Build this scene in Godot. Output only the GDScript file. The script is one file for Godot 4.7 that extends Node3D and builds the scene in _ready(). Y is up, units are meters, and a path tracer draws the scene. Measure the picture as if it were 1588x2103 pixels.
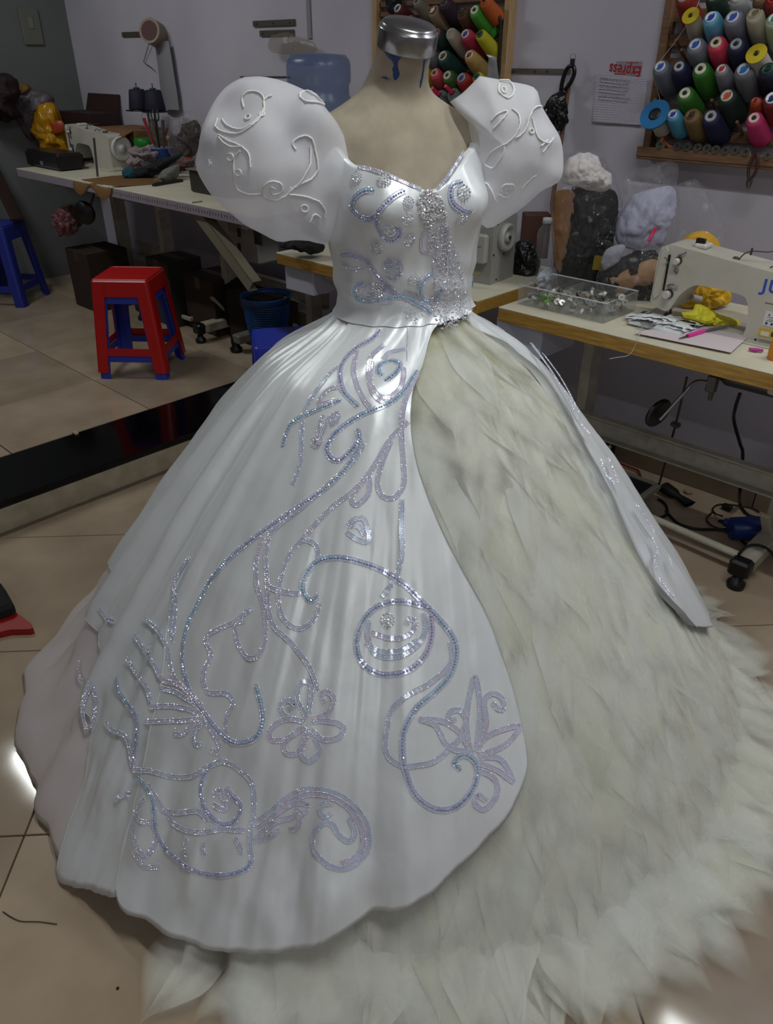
extends Node3D
# Tailor's workroom with a white satin and tulle ball gown on a dress form. World: x along the long back wall, z towards the room, y up.

const LENS := 1553.0
const EYE := Vector3(0, 1.43, 0)
const WALL := -2.69
const STEP := 0.12
const TOP := 0.76
var aim := Basis.from_euler(Vector3(deg_to_rad(-31.0), deg_to_rad(44.0), 0.0))
var rng := RandomNumberGenerator.new()
var taken := {}
var M := {}
var N := {}


func _ready() -> void:
	rng.seed = 41
	var cam := Camera3D.new()
	cam.name = "camera"
	cam.fov = 68.2
	cam.near = 0.05
	cam.far = 60.0
	add_child(cam)
	cam.transform = Transform3D(aim, EYE)
	cam.current = true
	var we := WorldEnvironment.new()
	we.name = "surroundings"
	var e := Environment.new()
	e.background_mode = Environment.BG_COLOR
	e.background_color = Color(0.02, 0.02, 0.022)
	e.tonemap_mode = Environment.TONE_MAPPER_LINEAR
	e.tonemap_exposure = 1.06
	e.sdfgi_enabled = true
	e.ssao_enabled = true
	e.ssil_enabled = true
	we.environment = e
	add_child(we)
	# four fluorescent battens: over the front of the room, over the gown, near the step and high by the back wall
	tube_lamp("ceiling_lamp", Vector3(0.9, 2.86, 1.45), 0.0, 1.2, 1.15, "long white fluorescent batten on the ceiling over the near floor")
	tube_lamp("ceiling_lamp", Vector3(-0.15, 2.86, -0.95), 0.0, 1.2, 1.75, "long white fluorescent batten on the ceiling above the right side of the gown")
	tube_lamp("ceiling_lamp", Vector3(-3.9, 2.86, -0.85), 0.0, 1.2, 1.9, "long white fluorescent batten on the ceiling above the raised floor")
	tube_lamp("wall_lamp", Vector3(0.24, 2.86, -2.45), 0.0, 1.2, 1.2, "long white fluorescent batten high up near the back wall")
	materials()
	setting()
	gown()
	right_bench()
	racks()
	left_bench()
	under_left()
	small_things()


func tube_lamp(called: String, at: Vector3, turn: float, length: float, power: float, label: String) -> void:
	var t := thing(called, label, "lamp", at, turn)
	var b := MB.new()
	b.box(Vector3(0, 0.05, 0), Vector3(length + 0.04, 0.05, 0.07), 0.006)
	put(t, "housing", b, mat("lamp_white", Color(0.8, 0.8, 0.8), 0.5))
	b = MB.new()
	b.tube([Vector3(-length / 2, 0, 0), Vector3(length / 2, 0, 0)], 0.014, 12)
	var m := mat("tube_glow", Color(0.9, 0.95, 1.0), 0.4)
	m.emission_enabled = true
	m.emission = Color(0.985, 1.0, 0.99)
	m.emission_energy_multiplier = 14.0
	put(t, "tube", b, m)
	var l := AreaLight3D.new()
	l.name = "tube_light"
	l.area_size = Vector2(length, 0.05)
	l.light_color = Color(0.985, 1.0, 0.99)
	l.light_energy = power
	l.light_size = 0.03
	l.area_range = 12.0
	l.area_attenuation = 2.0
	l.shadow_enabled = true
	t.add_child(l)
	l.position = Vector3(0, -0.02, 0)
	l.rotation = Vector3(-PI / 2, 0, 0)


# ---------------------------------------------------------------- helpers: places

func ray(x: float, y: float) -> Vector3:
	return aim * Vector3((x - 794.0) / LENS, (1051.5 - y) / LENS, -1.0)

func on_y(x: float, y: float, h: float) -> Vector3:
	var d := ray(x, y)
	return EYE + d * ((h - EYE.y) / d.y)

func on_z(x: float, y: float, z: float) -> Vector3:
	var d := ray(x, y)
	return EYE + d * ((z - EYE.z) / d.z)

func on_x(x: float, y: float, w: float) -> Vector3:
	var d := ray(x, y)
	return EYE + d * ((w - EYE.x) / d.x)

func pairs(a: Array) -> PackedVector2Array:
	var o := PackedVector2Array()
	for i in range(0, a.size() - 1, 2):
		o.append(Vector2(a[i], a[i + 1]))
	return o

func smooth2(p: PackedVector2Array, gap: float) -> PackedVector2Array:
	var o := PackedVector2Array()
	for i in p.size() - 1:
		var a: Vector2 = p[maxi(i - 1, 0)]
		var b: Vector2 = p[i]
		var c: Vector2 = p[i + 1]
		var d: Vector2 = p[mini(i + 2, p.size() - 1)]
		var n := maxi(1, int(ceil(b.distance_to(c) / gap)))
		for k in n:
			o.append(b.cubic_interpolate(c, a, d, float(k) / n))
	o.append(p[p.size() - 1])
	return o

func smooth3(p: Array, n: int) -> PackedVector3Array:
	var o := PackedVector3Array()
	for i in p.size() - 1:
		var a: Vector3 = p[maxi(i - 1, 0)]
		var b: Vector3 = p[i]
		var c: Vector3 = p[i + 1]
		var d: Vector3 = p[mini(i + 2, p.size() - 1)]
		for k in n:
			o.append(b.cubic_interpolate(c, a, d, float(k) / n))
	o.append(p[p.size() - 1])
	return o

func table(y: float, t: Array) -> float:
	# monotone list of [key, value], smooth between
	var n := t.size()
	if y <= t[0][0]:
		return t[0][1]
	if y >= t[n - 1][0]:
		return t[n - 1][1]
	var i := 0
	while y > t[i + 1][0]:
		i += 1
	var k: float = (y - t[i][0]) / (t[i + 1][0] - t[i][0])
	return cubic_interpolate_in_time(t[i][1], t[i + 1][1], t[maxi(i - 1, 0)][1], t[mini(i + 2, n - 1)][1], k, t[i + 1][0] - t[i][0], t[maxi(i - 1, 0)][0] - t[i][0] - (0.1 if i == 0 else 0.0), t[mini(i + 2, n - 1)][0] - t[i][0] + (0.1 if i + 2 > n - 1 else 0.0))


# ---------------------------------------------------------------- helpers: objects

func numbered(parent: Node, called: String) -> String:
	var key := str(parent.get_instance_id()) + called
	var n: int = taken.get(key, 0)
	taken[key] = n + 1
	return called if n == 0 else "%s_%03d" % [called, n]

func thing(called: String, label: String, category: String, at := Vector3.ZERO, turn := 0.0, group := "") -> Node3D:
	var o := Node3D.new()
	o.name = numbered(self, called)
	add_child(o)
	o.position = at
	o.rotation.y = turn
	tag(o, label, category, group)
	return o

func tag(o: Node, label: String, category: String, group := "") -> void:
	o.set_meta("label", label)
	o.set_meta("category", category)
	if group:
		o.set_meta("group", group)

func put(parent: Node, called: String, what, material: Material, at := Transform3D()) -> MeshInstance3D:
	var o := MeshInstance3D.new()
	o.name = numbered(parent, called)
	o.mesh = what.done() if what is MB else what
	o.material_override = material
	o.transform = at
	parent.add_child(o)
	return o

func lone(called: String, what, material: Material, label: String, category: String, group := "") -> MeshInstance3D:
	var o := put(self, called, what, material)
	tag(o, label, category, group)
	return o

func struct(called: String, what, material: Material) -> MeshInstance3D:
	var o := put(self, called, what, material)
	o.set_meta("kind", "structure")
	return o

func copy(o: Node3D, at: Vector3, turn: float, label: String) -> Node3D:
	var c: Node3D = o.duplicate()
	var base := str(o.get_meta("base", o.name))
	c.name = numbered(self, base)
	add_child(c)
	c.position = at
	c.rotation.y = turn
	c.set_meta("label", label)
	return c


# ---------------------------------------------------------------- helpers: materials

func mat(called: String, color: Color, rough := 0.6, metal := 0.0, spec := 0.5) -> StandardMaterial3D:
	if M.has(called):
		return M[called]
	var m := StandardMaterial3D.new()
	m.resource_name = called
	m.albedo_color = color
	m.roughness = rough
	m.metallic = metal
	m.metallic_specular = spec
	m.cull_mode = BaseMaterial3D.CULL_DISABLED
	M[called] = m
	return m

func hue(c: String, rough := 0.6, metal := 0.0, spec := 0.5) -> StandardMaterial3D:
	return mat("c_%s_%.2f_%.2f_%.2f" % [c, rough, metal, spec], Color(c), rough, metal, spec)

func clear(called: String, c: Color, alpha: float, rough := 0.08) -> StandardMaterial3D:
	if M.has(called):
		return M[called]
	var m := mat(called, Color(c.r, c.g, c.b, alpha), rough, 0.0, 0.6)
	m.transparency = BaseMaterial3D.TRANSPARENCY_ALPHA
	return m

func noise(called: String, freq: float, sd: int, lo: Color, hi: Color, oct := 4, size := 512) -> NoiseTexture2D:
	if N.has(called):
		return N[called]
	var f := FastNoiseLite.new()
	f.seed = sd
	f.frequency = freq
	f.fractal_octaves = oct
	var t := NoiseTexture2D.new()
	t.width = size
	t.height = size
	t.seamless = true
	t.noise = f
	var g := Gradient.new()
	g.set_color(0, lo)
	g.set_color(1, hi)
	t.color_ramp = g
	N[called] = t
	return t

func tri_tex(m: StandardMaterial3D, t: Texture2D, scale: Vector3, world := true) -> void:
	m.albedo_texture = t
	m.uv1_triplanar = true
	m.uv1_world_triplanar = world
	m.uv1_scale = scale

func relief(m: StandardMaterial3D, t: Texture2D, cm: float) -> void:
	m.heightmap_enabled = true
	m.heightmap_texture = t
	m.heightmap_scale = cm


# ---------------------------------------------------------------- helpers: shapes

class MB:
	var st := SurfaceTool.new()
	var xf := Transform3D()
	var col := Color.WHITE
	var paint := false
	var any := false

	func _init() -> void:
		st.begin(Mesh.PRIMITIVE_TRIANGLES)

	func v(p: Vector3, g: int) -> void:
		st.set_smooth_group(g)
		if paint:
			st.set_color(col)
		st.add_vertex(xf * p)
		any = true

	func tri(a: Vector3, b: Vector3, c: Vector3, g := -1) -> void:
		v(a, g)
		v(c, g)
		v(b, g)

	func quad(a: Vector3, b: Vector3, c: Vector3, d: Vector3, g := -1) -> void:
		tri(a, b, c, g)
		tri(a, c, d, g)

	func done() -> ArrayMesh:
		st.generate_normals()
		st.index()
		return st.commit()

	func box(c: Vector3, s: Vector3, bev := 0.0) -> void:
		var h := s / 2
		bev = minf(bev, minf(h.x, minf(h.y, h.z)) * 0.9)
		if bev <= 0.0:
			var p := []
			for i in 8:
				p.append(c + Vector3(h.x * (1 if i & 1 else -1), h.y * (1 if i & 2 else -1), h.z * (1 if i & 4 else -1)))
			for f in [[4, 5, 7, 6], [1, 0, 2, 3], [5, 1, 3, 7], [0, 4, 6, 2], [6, 7, 3, 2], [0, 1, 5, 4]]:
				quad(p[f[0]], p[f[1]], p[f[2]], p[f[3]])
			return
		# three rounded-rectangle loops each way: a chamfered box as stacked rings
		var ring := func(y: float, ix: float) -> Array:
			var o := []
			var x := h.x - ix
			var z := h.z - ix
			for q in [Vector2(x, z - bev + ix * 0.5), Vector2(x - bev + ix * 0.5, z), Vector2(-x + bev - ix * 0.5, z), Vector2(-x, z - bev + ix * 0.5), Vector2(-x, -z + bev - ix * 0.5), Vector2(-x + bev - ix * 0.5, -z), Vector2(x - bev + ix * 0.5, -z), Vector2(x, -z + bev - ix * 0.5)]:
				o.append(c + Vector3(q.x, y, q.y))
			return o
		var rings := [ring.call(-h.y, bev), ring.call(-h.y + bev, 0.0), ring.call(h.y - bev, 0.0), ring.call(h.y, bev)]
		for k in 3:
			for i in 8:
				var j := (i + 1) % 8
				quad(rings[k][j], rings[k][i], rings[k + 1][i], rings[k + 1][j])
		for i in range(1, 7):
			tri(rings[3][0], rings[3][i + 1], rings[3][i])
			tri(rings[0][0], rings[0][i], rings[0][i + 1])

	func grid(rows: Array, g := 0, loop := false) -> void:
		# rows of points; seen from outside, rows go up and points go to the right
		for i in rows.size() - 1:
			var a = rows[i]
			var b = rows[i + 1]
			var n: int = a.size()
			for j in (n if loop else n - 1):
				var k := (j + 1) % n
				quad(a[j], a[k], b[k], b[j], g)

	func tube(pts, r, sides := 8, loop := false, g := 1, caps := true) -> void:
		var n: int = pts.size()
		var rows := []
		var side := Vector3.ZERO
		for i in n:
			var p: Vector3 = pts[i]
			var t: Vector3
			if loop:
				t = pts[(i + 1) % n] - pts[(i + n - 1) % n]
			else:
				t = pts[mini(i + 1, n - 1)] - pts[maxi(i - 1, 0)]
			t = t.normalized()
			if side == Vector3.ZERO:
				side = t.cross(Vector3.UP if absf(t.y) < 0.9 else Vector3.RIGHT).normalized()
			else:
				side = (side - t * side.dot(t)).normalized()
			var up := t.cross(side)
			var rr: float = r[i] if r is Array or r is PackedFloat32Array else r
			var row := PackedVector3Array()
			for k in sides:
				var a := TAU * k / sides
				row.append(p + (side * cos(a) + up * sin(a)) * rr)
			rows.append(row)
		if loop:
			rows.append(rows[0])
		grid(rows, g, true)
		if caps and not loop:
			for k in range(1, sides - 1):
				tri(rows[0][0], rows[0][k + 1], rows[0][k])
				tri(rows[n - 1][0], rows[n - 1][k], rows[n - 1][k + 1])

	func lathe(prof: Array, seg := 24, g := 2, shade_flat := false) -> void:
		# [radius, height] from the bottom up, turned round y; a repeated point makes a crease
		var rows := []
		for q in prof:
			var row := PackedVector3Array()
			for k in seg:
				var a := TAU * k / seg
				row.append(Vector3(q[0] * sin(a), q[1], q[0] * cos(a)))
			rows.append(row)
		for i in rows.size() - 1:
			grid([rows[i], rows[i + 1]], (g + i * 3) if shade_flat else g, true)

	func prism(poly: PackedVector2Array, lo: float, hi: float, bev := 0.0) -> void:
		# outline in x and z (given as Vector2), risen along y
		if Geometry2D.is_polygon_clockwise(poly):
			poly = poly.duplicate()
			poly.reverse()
		var ins := poly
		if bev > 0.0:
			var off := Geometry2D.offset_polygon(poly, -bev)
			if off.size() == 1 and off[0].size() == poly.size():
				ins = off[0]
				var best := 0
				for i in ins.size():
					if ins[i].distance_to(poly[0]) < ins[best].distance_to(poly[0]):
						best = i
				var turned := PackedVector2Array()
				for i in ins.size():
					turned.append(ins[(i + best) % ins.size()])
				ins = turned
				if Geometry2D.is_polygon_clockwise(ins) != Geometry2D.is_polygon_clockwise(poly):
					ins.reverse()
			else:
				bev = 0.0
		var n := poly.size()
		for i in n:
			var j := (i + 1) % n
			var a := Vector3(poly[i].x, lo, poly[i].y)
			var b := Vector3(poly[j].x, lo, poly[j].y)
			quad(b, a, Vector3(a.x, hi - bev, a.z), Vector3(b.x, hi - bev, b.z))
			if bev > 0.0:
				quad(Vector3(b.x, hi - bev, b.z), Vector3(a.x, hi - bev, a.z), Vector3(ins[i].x, hi, ins[i].y), Vector3(ins[j].x, hi, ins[j].y))
		var t := Geometry2D.triangulate_polygon(ins)
		for i in range(0, t.size(), 3):
			tri(Vector3(ins[t[i]].x, hi, ins[t[i]].y), Vector3(ins[t[i + 2]].x, hi, ins[t[i + 2]].y), Vector3(ins[t[i + 1]].x, hi, ins[t[i + 1]].y))
		t = Geometry2D.triangulate_polygon(poly)
		for i in range(0, t.size(), 3):
			tri(Vector3(poly[t[i]].x, lo, poly[t[i]].y), Vector3(poly[t[i + 1]].x, lo, poly[t[i + 1]].y), Vector3(poly[t[i + 2]].x, lo, poly[t[i + 2]].y))

	func plate(poly: PackedVector2Array, lo: float, hi: float, bev := 0.0) -> void:
		# the same with the outline in x and y, risen along z
		var keep := xf
		xf = xf * Transform3D(Basis(Vector3(1, 0, 0), Vector3(0, 0, 1), Vector3(0, -1, 0)), Vector3.ZERO)
		var turned := PackedVector2Array()
		for q in poly:
			turned.append(Vector2(q.x, -q.y))
		prism(turned, lo, hi, bev)
		xf = keep

	func bead(p: Vector3, n: Vector3, r: float, flat := 0.7) -> void:
		# a cut bead: eight facets
		var s := n.cross(Vector3.UP if absf(n.y) < 0.9 else Vector3.RIGHT).normalized() * r
		var u := n.cross(s).normalized() * r
		var t := n * r * flat
		var q := [p + s, p + u, p - s, p - u]
		for i in 4:
			tri(q[i], q[(i + 1) % 4], p + t)

	func balloon(outline: PackedVector2Array, front: float, back: float, lumps: FastNoiseLite, lump := 0.0, seg := 40, lines := 12, pw := 0.5, facets := false) -> void:
		# a closed body with that outline in the xy plane and those depths along +z and -z
		var c := Vector2.ZERO
		for q in outline:
			c += q / outline.size()
		var reach := PackedFloat32Array()
		for k in seg:
			var d := Vector2.from_angle(TAU * k / seg)
			var far := 0.01
			for i in outline.size():
				var hit = Geometry2D.segment_intersects_segment(c, c + d * 9.0, outline[i], outline[(i + 1) % outline.size()])
				if hit != null:
					far = maxf(far, c.distance_to(hit))
			reach.append(far)
		var rows := []
		for i in lines * 2 + 1:
			var phi := PI * i / (lines * 2.0)
			var row := PackedVector3Array()
			for k in seg:
				var d := Vector2.from_angle(TAU * k / seg)
				var z := cos(phi)
				var s := sin(phi)
				var p := Vector3(c.x + d.x * reach[k] * s, c.y + d.y * reach[k] * s, signf(z) * pow(absf(z), pw * 2.0) * (front if z > 0 else back))
				if lumps:
					p += Vector3(d.x * s, d.y * s, z).normalized() * lumps.get_noise_3d(p.x * 100, p.y * 100, p.z * 100) * lump * minf(1.0, absf(z) * 2.0)
				row.append(p)
			rows.append(row)
		rows.reverse()
		grid(rows, -1 if facets else 0, true)


# ---------------------------------------------------------------- materials with a grain

func materials() -> void:
	var m := mat("wall", Color.WHITE, 0.85, 0.0, 0.2)
	tri_tex(m, noise("wall_tone", 0.006, 3, Color(0.70, 0.685, 0.735), Color(0.76, 0.745, 0.79), 5), Vector3(0.35, 0.35, 0.35))
	relief(m, noise("wall_grain", 0.05, 4, Color.BLACK, Color.WHITE, 3), 0.06)
	m = mat("wall_grey", Color.WHITE, 0.85, 0.0, 0.2)
	tri_tex(m, noise("grey_tone", 0.006, 5, Color(0.40, 0.41, 0.41), Color(0.44, 0.45, 0.45), 5), Vector3(0.35, 0.35, 0.35))
	mat("ceiling", Color(0.75, 0.75, 0.76), 0.9)
	for i in 3:
		m = mat("tile_%d" % i, Color(1, 1, 1).darkened(0.05 * i), 0.26, 0.0, 0.42)
		tri_tex(m, noise("tile_tone", 0.008, 9, Color(0.60, 0.53, 0.45), Color(0.70, 0.635, 0.55), 5), Vector3(0.7, 0.7, 0.7))
		m.roughness_texture = noise("tile_wear", 0.012, 10, Color(0.05, 0.05, 0.05), Color(0.11, 0.11, 0.11), 4)
		m.roughness = 1.0
	mat("grout", Color(0.30, 0.24, 0.18), 0.9)
	mat("granite", Color(0.012, 0.012, 0.013), 0.12, 0.0, 0.4)
	m = mat("riser", Color.WHITE, 0.5)
	tri_tex(m, noise("riser_tone", 0.02, 12, Color(0.52, 0.48, 0.41), Color(0.62, 0.585, 0.51), 4), Vector3(1, 1, 1))
	m = mat("laminate", Color.WHITE, 0.4)
	tri_tex(m, noise("laminate_tone", 0.01, 14, Color(0.77, 0.745, 0.66), Color(0.83, 0.81, 0.73), 4), Vector3(1, 1, 1))
	m = mat("bench_edge", Color.WHITE, 0.55)
	tri_tex(m, noise("edge_tone", 0.03, 15, Color(0.50, 0.36, 0.12), Color(0.70, 0.55, 0.24), 4), Vector3(0.6, 6, 6))
	m = mat("wood", Color.WHITE, 0.6)
	tri_tex(m, noise("wood_tone", 0.02, 17, Color(0.36, 0.26, 0.18), Color(0.52, 0.39, 0.27), 4), Vector3(1, 8, 8))
	m = mat("pine", Color.WHITE, 0.6)
	tri_tex(m, noise("pine_tone", 0.02, 18, Color(0.62, 0.50, 0.36), Color(0.74, 0.62, 0.46), 4), Vector3(8, 1, 8))
	m = mat("carton", Color.WHITE, 0.8)
	tri_tex(m, noise("carton_tone", 0.02, 19, Color(0.42, 0.29, 0.17), Color(0.52, 0.37, 0.22), 3), Vector3(2, 2, 2))
	m = mat("frame_paint", Color.WHITE, 0.45)
	tri_tex(m, noise("frame_tone", 0.015, 20, Color(0.60, 0.58, 0.52), Color(0.70, 0.68, 0.62), 5), Vector3(2, 2, 2))
	m = mat("machine_paint", Color.WHITE, 0.38)
	tri_tex(m, noise("machine_tone", 0.01, 21, Color(0.70, 0.68, 0.63), Color(0.75, 0.735, 0.69), 4), Vector3(1, 1, 1))
	mat("steel", Color(0.55, 0.55, 0.56), 0.3, 0.9)
	mat("dull_steel", Color(0.33, 0.31, 0.29), 0.45, 0.7)
	mat("black_plastic", Color(0.02, 0.02, 0.022), 0.4)
	mat("black_cloth", Color(0.016, 0.016, 0.02), 0.85)
	m = clear("film", Color(0.93, 0.94, 0.96), 0.015, 0.05)
	m.metallic_specular = 0.5
	m.heightmap_enabled = true
	m.heightmap_texture = noise("film_creases", 0.03, 23, Color.BLACK, Color.WHITE, 4)
	m.heightmap_scale = 0.5
	m.uv1_triplanar = true
	m.uv1_world_triplanar = true
	m.uv1_scale = Vector3(4, 4, 4)
	# satin, organza, tulle
	m = mat("satin", Color(0.91, 0.925, 0.935), 0.41, 0.22, 0.55)
	m.uv1_triplanar = true
	m.uv1_scale = Vector3(3, 3, 3)
	relief(m, noise("satin_slub", 0.012, 31, Color.BLACK, Color.WHITE, 3), 0.10)
	m = mat("satin_pink", Color(0.88, 0.85, 0.85), 0.42, 0.15, 0.6)
	m = mat("organza", Color(0.95, 0.95, 0.97, 0.6), 0.55, 0.0, 0.5)
	m.transparency = BaseMaterial3D.TRANSPARENCY_ALPHA
	m.backlight_enabled = true
	m.backlight = Color(0.35, 0.35, 0.38)
	mat("cord", Color(0.93, 0.93, 0.92), 0.6)
	m = mat("sequin", Color.WHITE, 0.2, 0.25, 0.9)
	m.vertex_color_use_as_albedo = true
	m = mat("under_tulle", Color(0.80, 0.795, 0.72), 0.95, 0.0, 0.1)
	m.uv1_triplanar = true
	m.uv1_scale = Vector3(2, 2, 2)
	m.albedo_texture = noise("under_tone", 0.02, 33, Color(0.78, 0.78, 0.70), Color(1, 1, 1), 4)
	var tone := [Color(0.94, 0.94, 0.90), Color(0.92, 0.92, 0.86), Color(0.93, 0.94, 0.92)]
	for i in 3:
		m = mat("tulle_%d" % i, Color(tone[i].r, tone[i].g, tone[i].b, 1.0), 0.9, 0.0, 0.1)
		m.vertex_color_use_as_albedo = true
		m.transparency = BaseMaterial3D.TRANSPARENCY_ALPHA
		m.backlight_enabled = true
		m.backlight = Color(0.3, 0.3, 0.28)
	m = mat("linen", Color.WHITE, 0.85, 0.0, 0.2)
	m.uv1_triplanar = true
	m.uv1_scale = Vector3(4, 4, 4)
	m.albedo_texture = noise("linen_tone", 0.008, 35, Color(0.58, 0.54, 0.475), Color(0.70, 0.66, 0.59), 5)


# ---------------------------------------------------------------- the room

func setting() -> void:
	var b := MB.new()
	b.box(Vector3(-1.45, 1.44, WALL - 0.07), Vector3(8.2, 3.2, 0.14))
	struct("wall_back", b, M.wall)
	b = MB.new()
	b.box(Vector3(-5.46, 1.44, 0.2), Vector3(0.14, 3.2, 5.8))
	struct("wall_left", b, M.wall_grey)
	b = MB.new()
	b.box(Vector3(2.57, 1.44, 0.2), Vector3(0.14, 3.2, 5.8))
	struct("wall_right", b, M.wall)
	b = MB.new()
	b.box(Vector3(-1.45, 1.44, 3.07), Vector3(8.2, 3.2, 0.14))
	struct("wall_front", b, M.wall)
	b = MB.new()
	b.box(Vector3(-1.45, 3.06, 0.2), Vector3(8.2, 0.12, 5.9))
	struct("ceiling", b, M.ceiling)
	# lower floor: square tiles laid askew to the walls
	b = MB.new()
	b.box(Vector3(0.03, -0.062, 0.2), Vector3(5.1, 0.1, 5.8))
	var lower := struct("floor", b, M.grout)
	var turn := deg_to_rad(44.0) + 0.0533
	var ax := Vector2(cos(turn), -sin(turn))
	var az := Vector2(sin(turn), cos(turn))
	var org := Vector2.ZERO
	# the corner where two joints cross in the near left of the floor
	var zero := on_y(50.0, 1715.0, 0.0)
	org = Vector2(zero.x, zero.z)
	var area := PackedVector2Array([Vector2(-2.518, WALL + 0.012), Vector2(2.5, WALL + 0.012), Vector2(2.5, 3.0), Vector2(-2.518, 3.0)])
	for i in range(-6, 10):
		for j in range(-7, 8):
			var o: Vector2 = org + ax * 0.6 * i + az * 0.6 * j
			var sq := PackedVector2Array()
			for q in [Vector2(0.002, 0.002), Vector2(0.598, 0.002), Vector2(0.598, 0.598), Vector2(0.002, 0.598)]:
				sq.append(o + ax * q.x + az * q.y)
			for piece in Geometry2D.intersect_polygons(sq, area):
				if piece.size() < 3:
					continue
				b = MB.new()
				b.prism(piece, -0.012, 0.0, 0.0012)
				put(lower, "tile", b, M["tile_%d" % (absi(i * 7 + j * 3) % 3)])
	# raised floor at the far left
	b = MB.new()
	b.box(Vector3(-4.1, STEP / 2 - 0.016, 0.2), Vector3(2.56, STEP - 0.02, 5.8))
	var upper := struct("floor_raised", b, M.grout)
	for i in 5:
		for j in 10:
			var x1 := -2.864 - 0.6 * i
			var z0 := -2.676 + 0.6 * j
			b = MB.new()
			var x0 := maxf(x1 - 0.596, -5.386)
			if i == 0:
				x0 = -3.357
			else:
				x1 = -2.757 - 0.6 * i
				x0 = maxf(x1 - 0.596, -5.386)
			if x1 - x0 < 0.03:
				continue
			b.prism(PackedVector2Array([Vector2(x0, z0), Vector2(x1, z0), Vector2(x1, z0 + 0.596), Vector2(x0, z0 + 0.596)]), STEP - 0.012, STEP, 0.0012)
			put(upper, "tile", b, M["tile_%d" % ((i + 2 * j) % 3)])
	b = MB.new()
	b.box(Vector3(-2.685, STEP - 0.0125, 0.2), Vector3(0.345, 0.027, 5.76), 0.004)
	struct("trim_1", b, M.granite).set_meta("label", "polished black granite edge strip of the step")
	b = MB.new()
	b.box(Vector3(-2.53, 0.046, 0.2), Vector3(0.03, 0.094, 5.76), 0.002)
	struct("trim_2", b, M.riser)
	# mortar smears along the foot of the step
	b = MB.new()
	for k in 26:
		var z := -1.9 + k * 0.1
		b.box(Vector3(-2.512 + rng.randf() * 0.004, 0.003, z), Vector3(0.012 + rng.randf() * 0.016, 0.006, 0.1), 0.002)
	struct("trim_3", b, hue("5a4f3f", 0.9))
	# skirting tiles along the back wall, lower floor
	b = MB.new()
	b.box(Vector3(0.0, 0.05, WALL + 0.006), Vector3(5.0, 0.1, 0.012))
	var sk := struct("baseboard_back", b, M.grout)
	for k in 9:
		b = MB.new()
		b.box(Vector3(-2.2 + k * 0.6, 0.05, WALL + 0.012), Vector3(0.596, 0.1, 0.012), 0.002)
		put(sk, "tile", b, M["tile_%d" % (k % 3)])
	b = MB.new()
	b.box(Vector3(-4.1, STEP + 0.05, WALL + 0.008), Vector3(2.5, 0.1, 0.016), 0.002)
	struct("baseboard_raised", b, M.tile_1)


# ---------------------------------------------------------------- the gown
# Own frame: base on the floor, z towards the near side of the room. Angles are in degrees round the upright axis, 0 towards z, positive to x.

const FORM_TURN := 25.0
var gown_at := Vector3(-1.0654, 0, -1.1537)
var pitch := Basis(Vector3.RIGHT, deg_to_rad(-31.0))
var skirt_r := PackedFloat32Array()
var form_w := PackedFloat32Array()
var form_d := PackedFloat32Array()
var form_z := PackedFloat32Array()
var soft := FastNoiseLite.new()
var gown_node: Node3D
const SATIN := 0
const BODICE := 1

func profiles() -> void:
	var sk := [[0.0, 0.925], [0.13, 0.835], [0.28, 0.738], [0.42, 0.643], [0.55, 0.545], [0.69, 0.438], [0.79, 0.355], [0.86, 0.29], [0.92, 0.228], [0.96, 0.188], [1.0, 0.155], [1.05, 0.14], [1.6, 0.13]]
	var w := [[0.85, 0.16], [0.92, 0.152], [1.0, 0.132], [1.08, 0.137], [1.15, 0.146], [1.22, 0.155], [1.28, 0.163], [1.31, 0.162], [1.335, 0.146], [1.355, 0.104], [1.375, 0.071], [1.40, 0.056], [1.43, 0.05], [1.47, 0.048]]
	var d := [[0.85, 0.125], [0.92, 0.118], [1.0, 0.098], [1.08, 0.10], [1.15, 0.106], [1.22, 0.112], [1.28, 0.106], [1.31, 0.098], [1.335, 0.086], [1.355, 0.073], [1.375, 0.063], [1.40, 0.057], [1.43, 0.052], [1.47, 0.05]]
	var z := [[0.85, 0.0], [1.18, 0.0], [1.24, -0.008], [1.30, -0.026], [1.335, -0.04], [1.36, -0.046], [1.39, -0.04], [1.42, -0.022], [1.45, 0.0], [1.48, 0.018]]
	for i in 320:
		var y := i * 0.005
		skirt_r.append(table(y, sk))
		form_w.append(table(y, w))
		form_d.append(table(y, d))
		form_z.append(table(y, z))
	soft.seed = 77
	soft.frequency = 0.05
	soft.fractal_octaves = 3

func look(a: PackedFloat32Array, y: float) -> float:
	var k := clampf(y / 0.005, 0.0, 318.0)
	var i := int(k)
	return lerpf(a[i], a[i + 1], k - i)

func axis(y: float) -> Vector3:
	var z := look(form_z, y)
	var a := deg_to_rad(FORM_TURN)
	return Vector3(sin(a) * z, 0, cos(a) * z)

func form_r(deg: float, y: float) -> float:
	var p := deg_to_rad(deg - FORM_TURN)
	var w := look(form_w, y)
	var d := look(form_d, y)
	var r := w * d / sqrt(pow(d * sin(p), 2) + pow(w * cos(p), 2))
	if y > 1.08 and y < 1.32:
		var q := wrapf(deg - FORM_TURN, -180, 180)
		var h := exp(-pow((y - 1.195) / 0.048, 2))
		r += 0.034 * h * (exp(-pow((q - 33) / 22, 2)) + exp(-pow((q + 33) / 22, 2)))
	return r

func body_r(deg: float, y: float) -> float:
	var s := look(skirt_r, y)
	var k := smoothstep(0.88, 1.02, y)
	if k <= 0.0:
		return s
	return lerpf(s, form_r(deg, y) + 0.006, k)

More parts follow.
